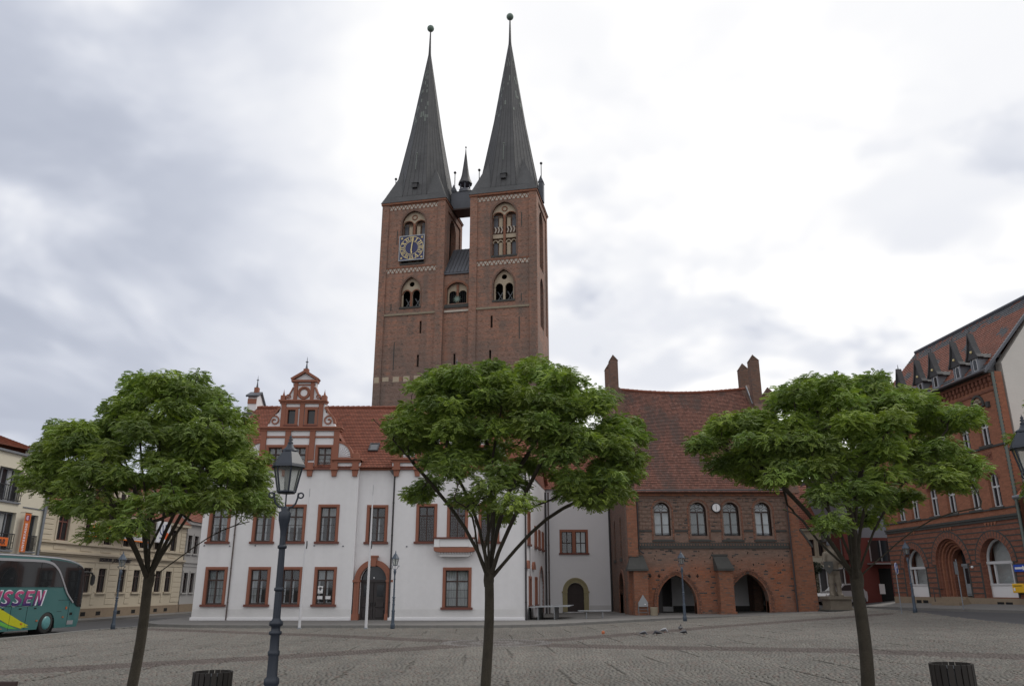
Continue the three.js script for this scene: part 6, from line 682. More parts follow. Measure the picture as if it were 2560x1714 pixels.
{
  const T = thing('corner_shop', 'cream corner shop with red tiled roof and dark upper windows behind the statue', 'house', [0, 0, -66]); const ux = [24.55, 25.3, 26.05, 26.9];
  const g = new G(); g.ex(rect(22.6, 28.0, 0.5, 6.7), -0.4, 0, ux.map(x => hole(x, 4.5, 0.42, 1.3)).concat([rect(24.95, 26.2, 1.5, 3.5), rect(26.5, 27.5, 1.2, 3.5)])); g.box(22.6, 28, 0.5, 6.7, -8, -7.6); part(T, 'wall', g, M.cream); for (const x of ux) sashWin(T, x, 4.5, 0.42, 1.3); for (const [a, b, y] of [[24.95, 26.2, 1.5], [26.5, 27.5, 1.2]]) { const p = new G(); p.box(a, b, y, 3.5, -0.2, -0.19); const W = part(T, 'shop_window', p, M.greyGlass); const f = new G(); f.box(a - 0.1, a, y, 3.6, -0.2, 0.05); f.box(b, b + 0.1, y, 3.6, -0.2, 0.05); f.box(a, b, 3.5, 3.6, -0.2, 0.05); f.box((a + b) / 2 - 0.04, (a + b) / 2 + 0.04, y, 3.5, -0.19, -0.1); part(W, 'frame', f, M.white); const d = new G(); d.box(a + 0.2, a + 0.55, y + 0.3, y + 0.9, -0.6, -0.4); part(W, 'display', d, M.orange); }
  const c = new G(); c.box(22.6, 28, 4.0, 4.35, 0, 0.4); c.box(22.6, 28, 6.5, 6.7, 0, 0.25); part(T, 'cornice', c, M.creamNew); const aw = new G(); aw.box(24.6, 26.4, 3.6, 4.0, 0, 0.25); part(T, 'fascia', aw, M.creamNew); const r = new G(); courses(r, V3(22.6, 6.7, 0.4), V3(28, 6.7, 0.4), V3(28, 11, -4), V3(22.6, 11, -4), 26, 48, 48, 0.22); courses(r, V3(28, 6.7, -8.4), V3(22.6, 6.7, -8.4), V3(22.6, 11, -4), V3(28, 11, -4), 8, 48, 48, 0.22); part(T, 'roof', r, roofRed); const sl = new G(); sl.box(0, 0.5, 0, 0.7, 0, 0.05); const sm = part(T, 'skylight', sl, M.verdigris, [25.85, 7.4, -0.15]); sm.rotation.x = -0.78;
}
{
  const T = thing('dark_roof_house', 'house with dark steep roof and pale gable rising behind the brick hall corner', 'house', [0, 0, -74]); const g = new G(); g.ex([V2(22.5, 0), V2(29.5, 0), V2(29.5, 8), V2(26, 12.6), V2(22.5, 8)], -9, 0); part(T, 'wall', g, M.plasterGrey); const r = new G(); courses(r, V3(22.0, 7.4, 0.4), V3(22.0, 7.4, 0.4).setZ(-9.4), V3(26, 12.8, -9.4), V3(26, 12.8, 0.4), 8, 48, 48, 0.2); for (const q of [[V2(22, 7.5), V2(26, 12.9)], [V2(26, 12.9), V2(30, 7.5)]]) r.ex(ribbon(q, 0.3), -9.4, 0.4); part(T, 'roof', r, M.terraDark); const w = new G(); w.box(25.5, 26.3, 8.6, 9.8, 0, 0.02); part(T, 'pane', w, M.darkGlass);
}

// ---------------------------------------------------------------- coach
{
  const turn = THREE.MathUtils.degToRad(84.3), T = thing('coach', 'teal travel coach with pink and purple lettering parked at the left edge', 'bus', [-22, hgt(-22, -39) - 0.05, -39], turn);
  const teal = new THREE.MeshPhysicalMaterial({ color: C(0.035, 0.125, 0.125), roughness: 0.35, clearcoat: 0.6, clearcoatRoughness: 0.1 }), glassM = new THREE.MeshPhysicalMaterial({ color: C(0.016, 0.018, 0.02), roughness: 0.06, clearcoat: 0.5 }), silver = std([0.36, 0.36, 0.38], 0.35, { metalness: 0.3 }), roofM = std([0.05, 0.05, 0.075], 0.4);
  const Wd = 2.5, wheelArch = (x) => { const o = []; for (let i = 0; i <= 14; i++) { const a = Math.PI - i / 14 * Math.PI; o.push(V2(x + Math.cos(a) * 0.58, Math.max(0.24, 0.42 + Math.sin(a) * 0.56))); } return o; };
  const frontEdge = [[2.42, 0.24], [2.50, 0.5], [2.55, 1.15], [2.53, 1.9], [2.46, 2.75], [2.36, 2.98], [2.15, 3.14]], top = [[1.7, 3.27], [1.0, 3.36], [0.2, 3.42], [-1, 3.45], [-9.3, 3.47], [-9.55, 3.3], [-9.6, 0.3]];
  const arch2 = wheelArch(-6.6).concat([V2(-5.9, 0.24), V2(-0.5, 0.24)], wheelArch(0.12));
  const body = new G(); body.ex([V2(-9.6, 0.3), ...arch2.map(p => p)].concat([[0.75, 0.24], ...frontEdge].map(p => V2(p[0], p[1])), top.slice(0, -1).map(p => V2(p[0], p[1]))), -Wd, -0.02); part(T, 'body', body, teal);
  const wellM = new G(); for (const x of [0.12, -6.6]) { const cy = new THREE.CylinderGeometry(0.57, 0.57, 0.5, 20, 1, true); cy.rotateX(Math.PI / 2); wellM.add(cy, new THREE.Matrix4().makeTranslation(x, 0.44, -0.27)); } part(T, 'wheel_arch', wellM, M.black);
  // side panel sheets: lower teal skin with panel joints, dark glass, curved silver trim
  const trim = []; for (let i = 0; i <= 20; i++) { const t = i / 20; const p = new THREE.CatmullRomCurve3([V3(-9.4, 3.27, 0), V3(-4, 3.27, 0), V3(-0.9, 3.28, 0), V3(-0.1, 3.16, 0), V3(0.42, 2.85, 0), V3(0.85, 2.35, 0), V3(1.3, 1.8, 0), V3(1.85, 1.38, 0)], false, 'catmullrom', 0.3).getPoint(t); trim.push(V2(p.x, p.y)); }
  const tr = new G(); tr.ex(ribbon(trim, trim.map((_, i) => 0.13 - 0.06 * i / 20)), -0.03, 0.025); part(T, 'trim_strip', tr, silver);
  const lowTrim = [V2(-9.4, 2.12), V2(1.06, 2.12)], sideTop = trim.filter(p => p.y > 2.16);
  const wins = new G(); wins.ex([...lowTrim, ...sideTop.slice().reverse()], -0.03, 0.008); part(T, 'side_window', wins, glassM);
  const div = new G(); for (const x of [-7.6, -5.9, -4.2, -2.5, -0.9]) div.box(x - 0.02, x + 0.02, 2.14, 3.2, 0.008, 0.012); part(T, 'window_divider', div, M.black);
  const ws = new G(); ws.ex([V2(2.535, 1.16), V2(2.515, 1.9), V2(2.445, 2.73), V2(2.33, 2.96), V2(2.14, 3.1), V2(1.6, 3.22), V2(0.9, 3.30), V2(0.1, 3.35), V2(-0.35, 3.36)].concat(trim.filter(p => p.x > -0.3).map(p => V2(p.x + 0.05, p.y + 0.02)), [V2(2.2, 1.2)]), -0.03, 0.006); part(T, 'windscreen', ws, glassM);
  const wf = new G(); wf.quad(V3(2.56, 1.16, -0.06), V3(2.56, 1.16, -Wd + 0.06), V3(2.48, 2.78, -Wd + 0.06), V3(2.48, 2.78, -0.06)); wf.quad(V3(2.48, 2.78, -0.06), V3(2.48, 2.78, -Wd + 0.06), V3(2.18, 3.13, -Wd + 0.06), V3(2.18, 3.13, -0.06)); part(T, 'windscreen', wf, glassM);
  const rf = new G(); rf.ex([V2(-9.5, 3.44), V2(-9.5, 3.53), V2(-1, 3.53), V2(0.3, 3.50), V2(1.2, 3.42), V2(1.9, 3.28), V2(2.25, 3.1), V2(1.7, 3.24), V2(1.0, 3.34), V2(0.2, 3.40), V2(-1, 3.44)], -Wd + 0.08, -0.08); part(T, 'roof', rf, roofM); const rr = new G(); rr.tube([V3(-9.5, 3.46, -0.05), V3(-1, 3.46, -0.05), V3(0.3, 3.43, -0.05), V3(1.2, 3.35, -0.05), V3(1.9, 3.21, -0.05), V3(2.2, 3.08, -0.05)], 0.045, 6); part(T, 'roof_edge', rr, silver); const ac = new G(); ac.cbox(-6, -3.4, 3.5, 3.66, -2.0, -0.5, 0.05); part(T, 'roof_hatch', ac, silver);
  const seam = new G(); for (const x of [-8.2, -4.9, -3.6, -2.4, -1.35, 1.62]) seam.box(x - 0.008, x + 0.008, 0.28, x > 1 ? 1.45 : 1.28, -0.02, -0.012); seam.box(-5, -0.5, 1.28, 1.295, -0.02, -0.012); seam.box(0.75, 1.62, 1.5, 1.515, -0.02, -0.012); seam.box(0.75, 1.1, 0.98, 0.995, -0.02, -0.012); part(T, 'panel_joint', seam, M.black);
  for (const x of [0.12, -6.6]) { const g = new G(); g.lathe([[0.3, -0.15], [0.46, -0.14], [0.5, -0.08], [0.5, 0.08], [0.46, 0.14], [0.3, 0.15]], 0, 0, 0, 28); const w = part(T, 'wheel', new G(new THREE.Matrix4().makeRotationX(Math.PI / 2)).add(g.geo()), M.rubber, [x, 0.5, -0.18]); const h = new G(new THREE.Matrix4().makeRotationX(Math.PI / 2)); h.lathe([[0.32, 0.11], [0.29, 0.16], [0.2, 0.2], [0, 0.22]].reverse(), 0, 0, 0, 24); part(w, 'hub', h, std([0.09, 0.24, 0.25], 0.35)); const g2 = part(T, 'wheel', w.geometry, M.rubber, [x, 0.5, -Wd + 0.18]); g2.rotation.y = Math.PI; }
  const mi = new G(); mi.tube([V3(2.25, 2.82, -0.1), V3(2.7, 2.84, -0.02), V3(3.0, 2.80, 0.02), V3(3.12, 2.68, 0.03)], [0.05, 0.05, 0.045, 0.04], 8); const Mi = part(T, 'mirror_arm', mi, M.rubber); const mh = new G(); mh.tube([V3(3.12, 2.72, 0.03), V3(3.14, 2.6, 0.03), V3(3.13, 2.3, 0.03), V3(3.1, 2.2, 0.03)], [0.06, 0.11, 0.11, 0.05], 8); part(Mi, 'mirror', mh, M.rubber);
  // lettering with a white edge, pink fading to navy
  const SH = new THREE.Matrix4().makeShear(0, 0, 0.28, 0, 0, 0); const word = 'USSEN'; let x = -3.86; for (const ch of word) { const gT = text(ch, 0.66, 0.004, font), bb = gT.boundingBox, w = 0.66; gT.translate(-bb.min.x, -bb.min.y, 0); gT.scale((w - 0.10) / (bb.max.x - bb.min.x), 0.64 / (bb.max.y - bb.min.y), 1); const g = new G(new THREE.Matrix4().makeTranslation(x, 1.30, -0.008)); const lean = gT.attributes.position; for (let i = 0; i < lean.count; i++) lean.setX(i, lean.getX(i) + 0.28 * lean.getY(i)); g.add(gT); g.c = []; for (let i = 0; i < g.p.length; i += 3) { const t = clamp((g.p[i + 1] - 1.30) / 0.64, 0, 1), a = [0.018, 0.01, 0.10], b = [0.10, 0.018, 0.12], c = [0.42, 0.06, 0.16]; for (let k = 0; k < 3; k++) g.c.push(t < 0.45 ? mixf(a[k], b[k], t / 0.45) : mixf(b[k], c[k], clamp((t - 0.45) / 0.3, 0, 1))); } const oT = text(ch, 0.66, 0.002, font, { bevelEnabled: true, bevelThickness: 0.001, bevelSize: 0.028, bevelSegments: 1 }); const b2 = bb; oT.translate(-b2.min.x, -b2.min.y, 0); oT.scale((w - 0.10) / (b2.max.x - b2.min.x), 0.64 / (b2.max.y - b2.min.y), 1); const op = oT.attributes.position; for (let i = 0; i < op.count; i++) op.setX(i, op.getX(i) + 0.28 * op.getY(i)); const og = new G(new THREE.Matrix4().makeTranslation(x, 1.30, -0.017)); og.add(oT); const L = part(T, 'letter_outline', og, std([0.55, 0.55, 0.62], 0.5)); part(L, 'letter', g, new THREE.MeshStandardMaterial({ vertexColors: true, roughness: 0.5 })); x += 0.70; }
  const st = (pts, m, z) => { const g = new G(); g.ex(pts.map(p => V2(p[0], p[1])), -0.02, z); part(T, 'painted_stripe', g, m); };
  st([[-6, 1.9], [-3.11, 1.22], [-1.62, 0.62], [-1.1, 0.44], [-1.35, 0.42], [-1.05, 0.36], [-1.55, 0.36], [-1.5, 0.30], [-2.4, 0.52], [-3.1, 0.80], [-6, 1.55]], std([0.42, 0.42, 0.01], 0.4), -0.013); st([[-6, 1.3], [-3.1, 0.72], [-2.1, 0.40], [-1.75, 0.30], [-2.4, 0.36], [-3.1, 0.56], [-6, 0.95]], std([0.10, 0.34, 0.05], 0.4), -0.0125); st([[-5, 0.7], [-3.1, 0.40], [-2.75, 0.36], [-3.1, 0.30], [-5, 0.42]], std([0.6, 0.2, 0.01], 0.4), -0.012);
  const li = new G(); for (const [a, b] of [[-1.6, 0.52], [-0.6, 0.62], [1.25, 0.72]]) li.box(a - 0.05, a + 0.05, b - 0.03, b + 0.03, -0.02, 0.005); li.box(1.37, 1.45, 1.08, 1.2, -0.02, 0.008); part(T, 'side_marker', li, std([0.45, 0.10, 0.02], 0.4)); const gr = new G(); gr.box(1.75, 1.95, 0.8, 0.92, -0.02, -0.01); for (const q of [-3.0, -1.9, -0.9]) gr.box(q, q + 0.16, 1.14, 1.2, -0.02, -0.01); part(T, 'flap', gr, M.black); const lb = new G(); lb.box(1.62, 2.1, 0.36, 0.55, -0.02, -0.012); part(T, 'sticker', lb, M.steel); const hl = new G(); hl.box(2.5, 2.56, 0.6, 0.8, -0.6, -0.15); hl.box(2.5, 2.56, 0.6, 0.8, -2.35, -1.9); part(T, 'headlight', hl, M.white);
}

// ---------------------------------------------------------------- street lamps
function makeLamp(label, pos, m) {
  const T = thing('street_lamp', label, 'street lamp', pos, 0), H = 2.95;
  const p = new G(); p.lathe([[0.0, 0], [0.125, 0], [0.125, 0.25], [0.11, 0.3], [0.09, 0.34], [0.086, 0.92], [0.10, 0.94], [0.10, 1.0], [0.07, 1.03], [0.066, 1.28], [0.078, 1.30], [0.078, 1.34], [0.062, 1.36], [0.060, 1.54], [0.085, 1.555], [0.085, 1.59], [0.06, 1.60], [0.06, 1.65], [0.092, 1.67], [0.092, 1.71], [0.06, 1.74], [0.05, 1.76]], 0, 0, 0, 18); part(T, 'base', p, m);
  const q = new G(); { const n = 24, prof = [[0.052, 1.75], [0.048, 2.2], [0.043, 2.7], [0.041, 2.9]], ring = y => { const r = y[0], o = []; for (let i = 0; i < n; i++) { const a = i / n * 6.2832, rr = r * (i % 2 ? 1 : 0.90); o.push(V3(Math.cos(a) * rr, y[1], Math.sin(a) * rr)); } return o; }; for (let k = 0; k + 1 < prof.length; k++) { const A = ring(prof[k]), B = ring(prof[k + 1]); for (let i = 0; i < n; i++) { const j = (i + 1) % n; q.quad(A[j], A[i], B[i], B[j]); } } } for (const y of [2.13, 2.69]) q.lathe([[0.04, y - 0.03], [0.06, y - 0.02], [0.064, y], [0.06, y + 0.02], [0.04, y + 0.03]], 0, 0, 0, 16); part(T, 'pole', q, m);
  const c = new G(); c.lathe([[0.042, 2.84], [0.045, 2.9], [0.06, 2.98], [0.078, 3.05], [0.082, 3.1], [0.082, 3.16], [0.05, 3.18], [0.06, 3.21], [0.03, 3.24], [0.0, 3.24]], 0, 0, 0, 16); part(T, 'capital', c, m);
  const b = new G(); for (const s of [-1, 1]) { b.tube([V3(0, 3.22, 0), V3(s * 0.09, 3.235, 0), V3(s * 0.135, 3.28, 0), V3(s * 0.16, 3.36, 0), V3(s * 0.165, 3.43, 0)], 0.013, 6); b.add(new THREE.TorusGeometry(0.036, 0.011, 6, 14), new THREE.Matrix4().makeTranslation(s * 0.20, 3.395, 0)); } b.rod([0, 3.22, 0], [0, 3.43, 0], 0.010, 6); part(T, 'bracket', b, m);
  const n = 6, P = (r, y, i) => V3(Math.cos(i / n * 6.2832 + 0.26) * r, y, Math.sin(i / n * 6.2832 + 0.26) * r), yb = 3.44, yt = 3.80, rb = 0.128, rtp = 0.205;
  const f = new G(); for (let i = 0; i < n; i++) { f.tube([P(rb, yb, i), P(rtp, yt, i)], 0.012, 6); f.tube([P(rb, yb, i), P(rb, yb, i + 1)], 0.016, 6); f.tube([P(rtp, yt, i), P(rtp, yt, i + 1)], 0.016, 6); } f.lathe([[0, yb - 0.03], [0.13, yb - 0.02], [0.13, yb], [0, yb]], 0, 0, 0, 6); const F = part(T, 'lantern_frame', f, m);
  for (let i = 0; i < n; i++) { const g = new G(); const k = 0.985; g.quad(P(rb * k, yb + 0.012, i), P(rtp * k, yt - 0.01, i), P(rtp * k, yt - 0.01, i + 1), P(rb * k, yb + 0.012, i + 1)); part(F, 'pane', g, M.lampGlass); }
  const r = new G(), rings = [[0.245, 3.785], [0.232, 3.825], [0.125, 4.0], [0.09, 4.03]]; for (let k = 0; k + 1 < rings.length; k++) for (let i = 0; i < n; i++) r.quad(P(rings[k][0], rings[k][1], i + 1), P(rings[k][0], rings[k][1], i), P(rings[k + 1][0], rings[k + 1][1], i), P(rings[k + 1][0], rings[k + 1][1], i + 1)); r.lathe([[0.11, 4.015], [0.11, 4.04], [0.06, 4.07], [0.035, 4.13], [0, 4.13]], 0, 0, 0, 12); part(T, 'lantern_roof', r, m);
  const fi = new G(); fi.lathe([[0.025, 4.12], [0.042, 4.14], [0.016, 4.165], [0.036, 4.185], [0.013, 4.205], [0.025, 4.22], [0.007, 4.245], [0, 4.28]], 0, 0, 0, 10); part(T, 'finial', fi, m); const bu = new G(); bu.lathe([[0.0, 3.45], [0.025, 3.46], [0.028, 3.58], [0.045, 3.6], [0.045, 3.74], [0.0, 3.76]], 0, 0, 0, 12); part(T, 'bulb_holder', bu, M.blinds);
  return T;
}
M.lampGlass = new THREE.MeshPhysicalMaterial({ color: C(0.80, 0.82, 0.80), roughness: 0.18, transmission: 0.92, thickness: 0, side: THREE.DoubleSide });
{
  const L = (label, x, z, m, s, turn) => { const t = makeLamp(label, [x, hgt(x, z) - 0.01, z], m); t.scale.setScalar(s); t.rotation.y = turn || 0; t.userData.group = 'old style lantern posts'; return t; };
  L('black lantern post in the foreground, standing left of the middle tree', -2.98, -10.5, M.lampIron, 0.94, 0.2).rotation.z = 0.006;
  L('black lantern in the foreground cut off by the right edge of the photo', 6.98, -10.5, M.lampIron, 0.965, 0.4);
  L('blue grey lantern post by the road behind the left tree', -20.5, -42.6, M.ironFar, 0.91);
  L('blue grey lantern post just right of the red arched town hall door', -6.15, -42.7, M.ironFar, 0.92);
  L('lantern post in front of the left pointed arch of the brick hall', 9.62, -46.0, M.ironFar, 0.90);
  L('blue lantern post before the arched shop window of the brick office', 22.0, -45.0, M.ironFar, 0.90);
}
// flag poles
[[-10.95, -42.7, 'bare white flag pole in front of the ground floor windows'], [-7.52, -42.7, 'bare white flag pole in front of the red arched door']].forEach(([x, z, l], i) => { const t = thing('flag_pole', l, 'flag pole', [x, hgt(x, z), z], 0, 'white flag poles'), g = new G(); g.tube([V3(0, 0, 0), V3(0, 3.2, 0), V3(0, i ? 6.8 : 6.7, 0)], [0.075, 0.06, 0.03], 10); part(t, 'pole', g, M.pole); const s = new G(); s.rod([0, i ? 6.8 : 6.7, 0], [0, i ? 7.35 : 7.15, 0], 0.015, 6); part(t, 'tip', s, M.steel); const c = new G(); c.tube([V3(0.07, 4.0, 0.02), V3(0.085, 4.2, 0.03), V3(0.07, 4.4, 0.02)], 0.025, 6); part(t, 'cleat', c, M.iron); const b = new G(); b.lathe([[0.12, 0], [0.12, 0.05], [0.08, 0.08], [0, 0.08]], 0, 0, 0, 12); part(t, 'foot', b, M.steelDull); });

// ---------------------------------------------------------------- litter bins with wooden slats, bench
function bin(label, x, z, r, h, tilt) { const t = thing('litter_bin', label, 'litter bin', [x, hgt(x, z), z], 0.1, 'slatted litter bins'); const wood = [0.020, 0.026, 0.017].map((k, i) => std([k, k * 0.82, k * 0.7], 0.7)), n = 20; for (let i = 0; i < n; i++) { const a = i / n * 6.2832, g = new G(); g.box(-r * Math.PI / n + 0.006, r * Math.PI / n - 0.006, 0.1, h, -0.012, 0.012); const m = part(t, 'slat', g, wood[i % 3], [Math.cos(a) * r, 0, Math.sin(a) * r]); m.rotation.y = Math.PI / 2 - a; } const c = new G(); c.lathe([[r - 0.03, 0.12], [r - 0.03, h - 0.04]], 0, 0, 0, 24); c.lathe([[0, 0.12], [r - 0.03, 0.12]], 0, 0, 0, 24); part(t, 'liner', c, M.steelDull); const b = new G(); b.add(new THREE.TorusGeometry(r - 0.022, 0.008, 6, 28), new THREE.Matrix4().makeRotationX(Math.PI / 2).setPosition(0, h - 0.05, 0)); b.lathe([[0.06, 0], [0.06, 0.12]], 0, 0, 0, 8); part(t, 'frame', b, M.iron); t.rotation.z = tilt || 0; return t; }
bin('dark slatted wooden bin at the bottom edge, left of the foreground lamp', -3.90, -11, 0.235, 0.97);
bin('dark slatted wooden bin at the bottom edge on the right, past the right tree', 5.76, -11, 0.25, 0.94, 0.02);
{ const t = thing('park_bench', 'dark wooden bench whose top edge shows in the bottom left corner', 'bench', [-7.5, hgt(-7.1, -11.2) - 0.08, -11.2], 0.02); for (const y of [0.62, 0.74, 0.86]) { const g = new G(); g.cbox(-0.95, 0.95, y - 0.05, y + 0.05, 0, 0.035, 0.01); part(t, 'back_slat', g, M.woodDark); } for (const z of [0.12, 0.24, 0.36]) { const g = new G(); g.box(-0.95, 0.95, 0.43, 0.46, z - 0.05, z + 0.05); part(t, 'seat_slat', g, M.woodDark); } for (const x of [-0.75, 0.75]) { const g = new G(); g.tube([V3(x, 0, 0.02), V3(x, 0.42, 0), V3(x, 0.9, -0.02)], 0.025, 6); g.tube([V3(x, 0.42, 0), V3(x, 0.41, 0.4), V3(x, 0, 0.42)], 0.025, 6); part(t, 'leg', g, M.iron); } }
{ const t = thing('steel_bench', 'flat grey metal bench on thin legs beside the arched stone doorway', 'bench', [5.05, hgt(5, -50.6) + 0.13, -50.6], 0.03); const g = new G(); g.cbox(-1.0, 1.0, 0.42, 0.47, -0.26, 0.26, 0.02); part(t, 'seat', g, M.steel); for (const x of [-0.5, 0.5]) { const l = new G(); l.tube([V3(x, 0, 0.18), V3(x, 0.36, 0.18), V3(x, 0.42, 0.1), V3(x, 0.42, -0.1), V3(x, 0.36, -0.18), V3(x, 0, -0.18)], 0.022, 8); part(t, 'leg', l, M.steel); } }
{ const t = thing('metal_ramp', 'grey sheet metal table like ramp against the town hall side wall', 'ramp', [2.0, hgt(2, -50.5) + 0.13, -50.3], -0.14); const g = new G(); g.ex([V2(-1.05, 0.72), V2(1.5, 0.78), V2(1.5, 0.82), V2(-1.05, 0.75)], -4.2, -0.2); part(t, 'deck', g, M.sheetSteel); for (const x of [-0.45, 0.55]) { const p = new G(); p.ex([V2(x - 0.015, 0), V2(x + 0.015, 0), V2(x + 0.015, 0.74), V2(x - 0.015, 0.74)], -3.6, -0.25); const m = part(t, 'side_panel', p, M.sheetSteel); } }
{ const t = thing('notice_stand', 'small house shaped sign stand with a pointed white panel before the left buttress', 'sign', [8.42, hgt(8.4, -52.8) + 0.12, -52.8], 0.05); const g = new G(); g.ex([V2(-0.3, 0.55), V2(0.3, 0.55), V2(0.3, 0.82), V2(0, 1.28), V2(-0.3, 0.82)], 0, 0.03); part(t, 'panel', g, M.sheetSteel); const f = new G(); for (const x of [-0.3, 0.3]) { f.rod([x, 0, 0.0], [x, 0.8, -0.02], 0.018, 6); f.rod([x, 0, -0.35], [x, 0.8, -0.03], 0.018, 6); } f.rod([-0.3, 0.2, 0], [0.3, 0.2, 0], 0.014, 6); f.rod([-0.3, 0.4, 0], [0.3, 0.4, 0], 0.014, 6); part(t, 'frame', f, M.steelDull); const s = new G(); s.sphere(0.12, 0.68, 0.03, 0.045, 8, 6); part(t, 'lamp', s, M.white); }
{ const t = thing('stone_planter', 'round grey stone planter beside the left arch of the brick hall', 'planter', [9.0, hgt(9, -52.2) + 0.1, -52.2]); const g = new G(); g.lathe([[0, 0], [0.2, 0], [0.23, 0.05], [0.25, 0.5], [0.26, 0.54], [0.22, 0.54], [0.2, 0.44], [0, 0.44]], 0, 0, 0, 18); part(t, 'pot', g, M.stone); const s = new G(); s.lathe([[0, 0.45], [0.2, 0.45]], 0, 0, 0, 14); part(t, 'soil', s, M.darkStone); }
// road signs
{ const x = 21.35, z = -45.2, t = thing('keep_right_sign', 'round blue sign with a white arrow on a thin post left of the shop window', 'sign', [x, hgt(x, z), z], 0.9); const p = new G(); p.rod([0, 0, 0], [0, 2.7, 0], 0.03, 8); part(t, 'post', p, M.pipeGrey); const d = new G(); const c = new THREE.CylinderGeometry(0.31, 0.31, 0.02, 28); c.rotateX(Math.PI / 2); d.add(c, new THREE.Matrix4().makeTranslation(0, 2.4, 0.045)); part(t, 'plate', d, M.blue); const r = new G(); r.add(new THREE.TorusGeometry(0.3, 0.014, 6, 28), new THREE.Matrix4().makeTranslation(0, 2.4, 0.055)); part(t, 'rim', r, M.white); const a = new G(new THREE.Matrix4().makeTranslation(0, 2.4, 0.056)); a.ex(ribbon([V2(-0.12, -0.2), V2(-0.11, -0.02), V2(-0.02, 0.08), V2(0.06, 0.08)], 0.08), 0, 0.004); a.ex([V2(0.04, 0.2), V2(0.04, -0.04), V2(0.2, 0.08)], 0, 0.0045); part(t, 'arrow', a, M.white); }
{ const x = 23.35, z = -42.6, t = thing('sign_post', 'grey back of a road sign on a post before the recessed entrance', 'sign', [x, hgt(x, z) + 0.06, z], 1.4); const p = new G(); p.rod([0, 0, 0], [0, 2.5, 0], 0.03, 8); part(t, 'post', p, M.pipeGrey); const d = new G(); d.cbox(-0.22, 0.22, 1.75, 2.4, -0.055, -0.03, 0.008); part(t, 'plate', d, M.steelDull); const c = new G(); c.box(-0.06, 0.06, 1.9, 1.93, -0.03, 0.03); c.box(-0.06, 0.06, 2.2, 2.23, -0.03, 0.03); part(t, 'clamp', c, M.steel); }

// ---------------------------------------------------------------- parked car behind the statue
{ const T = thing('parked_car', 'silver hatchback parked behind the statue, mostly hidden by the right trunk', 'car', [23.6, hgt(23.6, -57.6), -57.6], 0.25); const paint = new THREE.MeshPhysicalMaterial({ color: C(0.30, 0.30, 0.315), roughness: 0.3, clearcoat: 0.6 }), wa = x => { const o = []; for (let i = 0; i <= 10; i++) { const a = Math.PI - i / 10 * Math.PI; o.push(V2(x + Math.cos(a) * 0.34, 0.28 + Math.sin(a) * 0.33)); } return o; };
  const b = new G(); b.ex([V2(-1.6, 0.25), ...wa(-1.1), V2(0.7, 0.25), ...wa(1.15), V2(1.55, 0.25), V2(1.62, 0.55), V2(1.6, 0.95), V2(-0.7, 0.98), V2(-1.4, 0.82), V2(-1.65, 0.62)], -1.6, 0); b.ex([V2(-0.75, 0.97), V2(-0.15, 1.42), V2(0.3, 1.48), V2(1.2, 1.42), V2(1.58, 0.95)], -1.5, -0.1); part(T, 'body', b, paint); const w = new G(); w.ex([V2(-0.58, 1.0), V2(-0.1, 1.36), V2(0.45, 1.41), V2(0.45, 1.0)], -0.1, -0.085); w.ex([V2(0.52, 1.0), V2(0.52, 1.41), V2(1.12, 1.36), V2(1.4, 1.0)], -0.1, -0.085); part(T, 'side_window', w, M.darkGlass); const ws = new G(); ws.quad(V3(-0.76, 1.0, -0.2), V3(-0.17, 1.43, -0.25), V3(-0.17, 1.43, -1.35), V3(-0.76, 1.0, -1.4)); part(T, 'windscreen', ws, M.darkGlass); for (const x of [-1.1, 1.15]) for (const z of [-0.12, -1.48]) { const g = new G(); const c = new THREE.CylinderGeometry(0.29, 0.29, 0.2, 20); c.rotateX(Math.PI / 2); g.add(c); const wh = part(T, 'wheel', g, M.rubber, [x, 0.29, z]); const h = new G(); const c2 = new THREE.CylinderGeometry(0.18, 0.18, 0.22, 12); c2.rotateX(Math.PI / 2); h.add(c2); part(wh, 'rim', h, M.steel); } const l = new G(); l.sphere(-1.52, 0.68, -0.2, 0.1); l.sphere(-1.52, 0.68, -1.4, 0.1); part(T, 'headlight', l, M.white); const t = new G(); t.box(1.55, 1.63, 0.7, 0.95, -0.25, -0.02); part(T, 'tail_light', t, std([0.3, 0.01, 0.01], 0.4)); const d = new G(); d.box(0.47, 0.49, 0.35, 0.98, 0, 0.004); d.box(0.5, 0.64, 0.8, 0.83, 0, 0.02); part(T, 'door_joint', d, M.black); }

